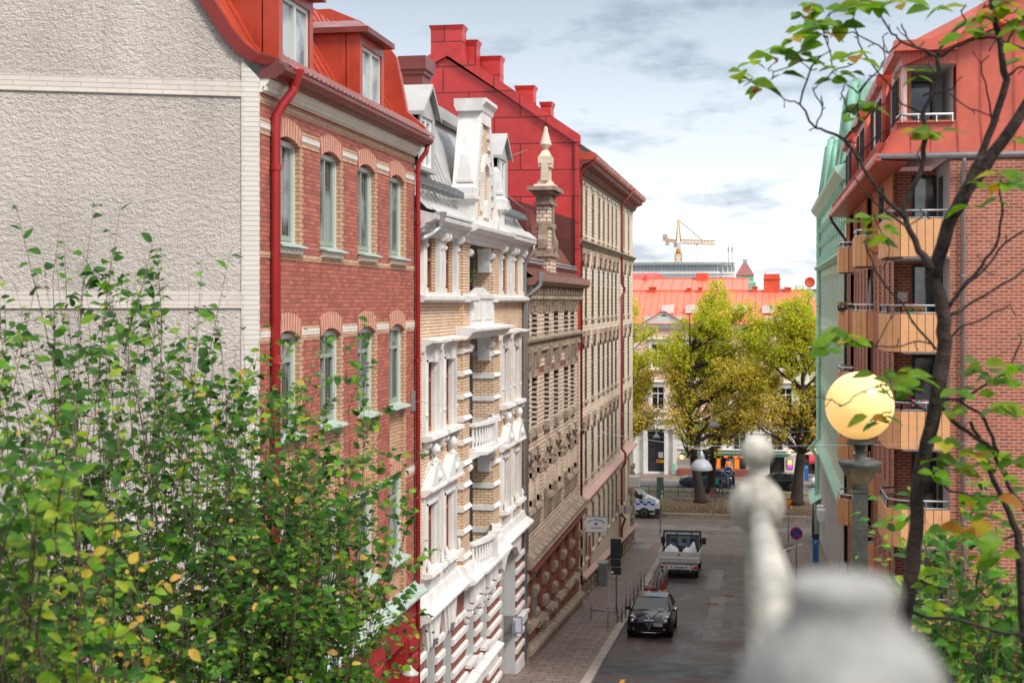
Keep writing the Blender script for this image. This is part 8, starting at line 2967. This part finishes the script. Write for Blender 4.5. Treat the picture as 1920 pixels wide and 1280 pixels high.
CL = [(1385, 138, 3), (1412, 152, 4), (1432, 165, 3), (1415, 118, 3), (1442, 100, 4), (1470, 88, 4), (1482, 70, 4), (1500, 100, 5), (1512, 112, 3), (1462, 135, 2), (1500, 55, 4), (1505, 30, 4), (1520, 8, 5), (1530, 45, 5), (1540, 62, 4), (1555, 42, 4), (1578, 46, 3), (1538, 20, 4),
      (1590, 20, 4), (1612, 8, 5), (1635, 5, 4), (1575, 130, 2), (1588, 108, 3), (1605, 105, 3), (1598, 140, 3), (1560, 150, 2), (1612, 198, 4), (1600, 220, 3), (1630, 195, 3), (1545, 118, 2), (1640, 12, 4), (1668, 5, 3), (1690, 4, 3), (1742, 14, 2), (1770, 12, 3), (1718, 132, 2), (1722, 146, 2), (1742, 132, 1),
      (1808, 60, 2), (1830, 52, 4), (1850, 62, 3), (1838, 32, 3), (1870, 40, 3), (1900, 20, 5), (1912, 50, 5), (1905, 90, 3), (1890, 5, 5), (1918, 110, 3), (1745, 250, 3), (1728, 256, 2), (1762, 248, 2), (1745, 244, 2), (1622, 412, 3), (1642, 405, 3), (1655, 432, 2), (1640, 448, 3), (1665, 442, 2), (1548, 640, 4), (1560, 625, 3), (1578, 632, 4), (1592, 645, 3), (1555, 655, 3), (1605, 640, 2),
      (1832, 340, 3), (1872, 325, 4), (1888, 345, 4), (1905, 350, 3), (1870, 375, 2), (1825, 385, 2), (1915, 255, 3), (1640, 705, 2), (1680, 695, 3), (1700, 700, 3), (1720, 712, 3), (1668, 728, 3), (1700, 735, 3), (1650, 790, 3), (1662, 782, 2), (1632, 782, 2), (1845, 685, 3), (1860, 702, 3), (1880, 715, 4), (1905, 690, 4), (1838, 735, 4), (1860, 770, 3), (1880, 760, 4), (1910, 765, 4), (1918, 720, 4), (1800, 735, 3), (1785, 765, 3), (1815, 700, 2),
      (1770, 830, 3), (1755, 860, 3), (1750, 890, 4), (1775, 885, 3), (1790, 870, 4), (1825, 845, 4), (1850, 870, 4), (1870, 855, 4), (1900, 865, 4), (1915, 900, 4), (1840, 945, 4), (1850, 965, 3), (1820, 935, 3), (1870, 930, 3), (1848, 1040, 3), (1840, 1015, 4), (1735, 1100, 2), (1755, 1135, 2), (1765, 1070, 2), (1810, 990, 4), (1860, 1000, 4), (1880, 1040, 4)]
for px, py, n_ in CL:
    c = at(px, py, 6.1 + rnd.uniform(-.15, .15))
    for k in range(n_):
        a = 2 * PI * k / n_ + rnd.uniform(-.6, .6)
        d = Vector((math.cos(a), math.sin(a) * .8, rnd.uniform(-.35, .25)))
        nn = (Vector((0, -.45, 1)) + rvec(.55)).normalized()
        leaf(gl, c + rvec(.012), d, nn, rnd.uniform(.055, .115), rnd.uniform(.3, .42), .1, 0 if rnd.random() < .9 else 1, .25)
gl.build('foliage', [big_l, edge_l], t)
o = G().ball(tuple(at(1414, 170, 6.05)), .011, 8).ball(tuple(at(1419, 169, 6.05)), .011, 8).ball(tuple(at(1877, 42, 6.05)), .013, 8).build('fruit', mk('orange fruit', (.6, .1, .02), .4, .1, 9), t)
# leafy undergrowth below that tree
basex = at(1830, 1700, 7.2)
basex.z = 11.5
tg_ = []
while len(tg_) < 95:
    px, py = rnd.uniform(1680, 1960), rnd.uniform(930, 1280)
    if px < 1790 and py < 960 and rnd.random() < .7:
        continue
    if px < 1740 and py > 1180:
        continue
    tg_.append(at(px, py, rnd.uniform(6.8, 8.2)))
shrub('garden_shrub', 'leafy undergrowth filling the lower right corner in front of the red brick gable', 'shrub', basex, tg_, .068, [green_l, dark_l, lime_l], lambda p: 0 if rnd.random() < .55 else (1 if rnd.random() < .7 else 2), 20, .007, 4, .3)
basex = at(1790, 1700, 7.6)
basex.z = 11.2
tg_ = [at(x + rnd.uniform(-15, 15), y + rnd.uniform(-12, 12), 7.4 + rnd.uniform(-.3, .3)) for x, y in ((1670, 985), (1690, 975), (1700, 1010), (1730, 985), (1770, 965), (1790, 975), (1810, 985), (1680, 1040), (1750, 1000), (1720, 1030), (1765, 1020), (1830, 1010), (1690, 1060), (1740, 1060))]
shrub('garden_shrub', 'light green sprays of leaves just right of the lamp post', 'shrub', basex, tg_, .07, [green_l, lime_l], lambda p: 0 if rnd.random() < .6 else 1, 13, .006, 3, .2, 'twig', .7)

# ---- street limes along the avenue
lt_top = leafmat('lime crown green', [(0.30, 0.42, 0.03), (0.44, 0.50, 0.04), (0.60, 0.52, 0.05), (0.24, 0.36, 0.03), (0.68, 0.48, 0.08)], .5, .6)
lt_low = leafmat('lime crown autumn', [(0.56, 0.38, 0.06), (0.66, 0.40, 0.11), (0.46, 0.38, 0.05), (0.72, 0.44, 0.16), (0.38, 0.26, 0.08)], .3, .6)


def lime(label, x, y, blobs, fork, lean=0.0, r0=.42, dens=1.0, zsplit=9.5, trunk2=None):
    t = thing('lime_tree', label, 'tree', (x, y, .13), 'lime trees along the avenue')
    gt = G()
    base = Vector((x, y, .05))
    fk = Vector((x + lean, y, fork))
    pts = bez(base, base.lerp(fk, .5) + Vector((-lean * .3, 0, 0)), fk, 8)
    gt.tube([tuple(p) for p in pts], [r0 * 1.55, r0 * 1.15, r0 * 1.02, r0 * .95, r0 * .88, r0 * .84, r0 * .8, r0 * .78, r0 * .75], 12)
    top = Vector((x + lean * 1.6, y, max(b[2] for b in blobs) - 2.2))
    spine = bez(fk, fk.lerp(top, .5) + Vector((rnd.uniform(-.4, .4), 0, 0)), top, 8)
    gt.tube([tuple(p) for p in spine], [r0 * .62 * (1 - .118 * i) + .015 for i in range(9)], 8)
    gl = G()
    for (bx, by, bz, br_) in blobs:
        c = Vector((bx, by, bz))
        f = max(0, min(.8, (bz - fork - 2.2) / max(1, top.z - fork)))
        s = spine[int(f * 8)]
        mid = s.lerp(c, .5) + Vector((rnd.uniform(-.3, .3), rnd.uniform(-.3, .3), -.35))
        br = bez(s, mid, c, 7)
        rr = .11 * r0 / .42 * (1.2 - f * .7)
        gt.tube([tuple(p + (rvec(.07) if 0 < i < 7 else Vector())) for i, p in enumerate(br)], [rr * (1 - .11 * i) for i in range(8)], 5)
        subs = []
        for k in range(6):
            a = br[rnd.randint(3, 7)]
            e = a + rvec(1).normalized() * br_ * rnd.uniform(.5, 1.0) + Vector((0, 0, .2))
            gt.tube([tuple(a), tuple(a.lerp(e, .5) + rvec(.12)), tuple(e)], [.04, .028, .012], 4)
            subs.append((a, e))
        low = bz < zsplit
        n_ = int((560 if not low else 330) * dens * br_ * br_)
        for k in range(n_):
            if rnd.random() < .55:
                a, e = rnd.choice(subs)
                p = a.lerp(e, rnd.uniform(.3, 1.15)) + rvec(.3)
            else:
                d = rvec(1)
                while d.length > 1:
                    d = rvec(1)
                p = c + d * br_
            s_ = rnd.uniform(.06, .125)
            u = rvec(1).normalized()
            w = u.cross(rvec(1)).normalized()
            u, w = u * s_, w * s_ * .75
            pm = (.62 if low else .12) if abs(bz - zsplit) > 1.5 else .5
            gl.add([tuple(p - u), tuple(p + w), tuple(p + u), tuple(p - w)], [(0, 1, 2, 3)], 1 if rnd.random() < pm else 0)
    gt.build('trunk', 'bark', t)
    gl.build('crown', [lt_top, lt_low], t)
    return t


def pxblobs(lst, Y, dY=2.2):
    out = []
    for (px, py, r) in lst:
        p = at(px, py, Y + rnd.uniform(-dY, dY))
        out.append((p.x, p.y, p.z, r))
    return out


def fillblobs(n, inside, x0, x1, y0, y1, r=(.75, 1.25)):
    out = []
    while len(out) < n:
        px, py = rnd.uniform(x0, x1), rnd.uniform(y0, y1)
        if inside(px, py):
            out.append((px, py, rnd.uniform(*r)))
    return out


def in1(px, py):      # crown outline of the tall middle lime
    c = 1340 + (py - 530) * -.02
    hw_ = 22 + (py - 530) * .85
    return abs(px - c) < min(hw_, 98)


def in3(px, py):
    c = 1500
    hw_ = 30 + (py - 545) * .85
    return abs(px - c) < min(hw_, 104)


b_ = [(1345, 540, .8), (1340, 552, 1.0), (1328, 565, 1.0), (1358, 562, 1.0), (1318, 590, 1.1), (1372, 585, 1.1), (1345, 590, 1.2)]
lime('tallest lime tree, yellow green on top, in the middle across the avenue', -4.84, 115.5, pxblobs(b_ + fillblobs(70, in1, 1228, 1452, 575, 800), 116.5), 3.4, -.55, .42, 1.0)
lime('lime tree with the darker trunk directly behind the tallest one', -4.3, 121.5, pxblobs(fillblobs(22, in1, 1270, 1430, 650, 800), 121), 4.0, .4, .40, .75)
lime('lime tree with a thick dark trunk at the right, beside the green building', 2.75, 115.5, pxblobs([(1500, 555, .9), (1515, 562, 1.0), (1485, 575, 1.0)] + fillblobs(66, in3, 1398, 1606, 572, 805), 116.5), 4.2, .35, .46, .95)
lime('leftmost lime tree, half hidden behind the tall cream brick building', -12.3, 116.5, pxblobs(fillblobs(56, lambda a, b: a < 1222 + 10 * math.sin(b * .05) - max(0, 585 - b) * .9, 1110, 1250, 545, 815), 117), 4.0, .1, .42, 1.0)

# ================================================================== foreground: globe lamp and railing
Yl = 9.8
xl = at(1612, 800, Yl).x
t = thing('globe_lamp', 'lit yellow globe lamp on a dark square post with a fluted metal cup', 'street lamp', (xl, Yl, 11.4))
zc = at(1612, 760, Yl).z
m_, nt_, b0 = newmat('glowing opal glass')
b0.inputs['Base Color'].default_value = (.85, .62, .25, 1)
b0.inputs['Roughness'].default_value = .25
b0.inputs['Emission Color'].default_value = (1.0, .56, .16, 1)
b0.inputs['Emission Strength'].default_value = .34
G().ball((xl, Yl, zc), .228, 32, 0, 20).build('globe', m_, t)
lp = bpy.data.lights.new('lamp_glow', 'POINT')
lp.energy = 4
lp.color = (1, .6, .25)
lp.shadow_soft_size = .23
lo = bpy.data.objects.new('lamp_glow', lp)
C.objects.link(lo)
lo.location = (xl, Yl - .0, zc - .6)
metal = mk('weathered dark metal', (.055, .06, .05), .5, .35, 14, .3, 60, dirt=.3)
g = G()
z = lambda py: at(1612, py, Yl).z
g.lathe(xl, Yl, [(.06, z(822)), (.085, z(824)), (.085, z(828)), (.09, z(829)), (.09, z(833)), (.04, z(835)), (.032, z(845)), (.035, z(865)), (.045, z(868))], 20)
g.build('neck', metal, t)
g = G()
g.lathe(xl, Yl, [(.04, z(862)), (.10, z(864)), (.142, z(865)), (.125, z(875)), (.09, z(892)), (.06, z(905)), (.055, z(910)), (.06, z(914)), (.045, z(918))], 28, flute=.045)
g.build('fluted_cup', metal, t)
g = G()
g.box(xl - .055, xl + .055, Yl - .055, Yl + .055, z(922), z(916))
g.box(xl - .05, xl + .05, Yl - .05, Yl + .05, 10.2, z(922))
g.build('post', metal, t)

# painted metal fence rail running away from the camera, with ball finials
cream_m = mk('chipped cream paint', (.40, .375, .32), .55, .55, 30, .3, 60, dirt=.9)
t = thing('fence_railing', 'out-of-focus cream painted railing with ball finials running away in the foreground', 'railing', (0, 1.5, 14.7))
Yf = 2.2
fx_ = at(1419, 940, Yf).x
zf = lambda py: at(1418, py, Yf).z
g = G()
g.ball((fx_, Yf, zf(848)), .0255, 20, 0, 12)
g.lathe(fx_, Yf, [(.014, zf(872)), (.011, zf(885)), (.013, zf(893)), (.022, zf(898)), (.023, zf(903)), (.018, zf(906))], 18)
g.ball((fx_, Yf, zf(946)), .0425, 22, 0, 14)
g.lathe(fx_, Yf, [(.017, 14.7), (.017, zf(975))], 16)
g.build('finial_post', cream_m, t)
Yn = .72
pn = at(1578, 1090, Yn)
zn = lambda py: at(1578, py, Yn).z
capm = mk('weathered grey cast cap', (.27, .265, .25), .75, .4, 18, .4, 60, dirt=.8)
g = G()
g.lathe(pn.x, Yn, [(.008, zn(1078)), (.022, zn(1084)), (.026, zn(1094)), (.028, zn(1108)), (.026, zn(1130)), (.027, zn(1155)), (.033, zn(1178)), (.041, zn(1205)), (.048, zn(1245)), (.053, zn(1300)), (.03, zn(1360)), (.03, 14.7)], 28)
g.build('near_post', capm, t)
g = G()
re_ = at(1500, 1330, .72)
g.tube([(fx_ + .004, Yf - .02, zf(962)), tuple(re_)], .0155, 14)
g.tube([(fx_, Yf, zf(955) - .45), (re_.x, re_.y, re_.z - .45)], .012, 10)
g.build('rail', cream_m, t)
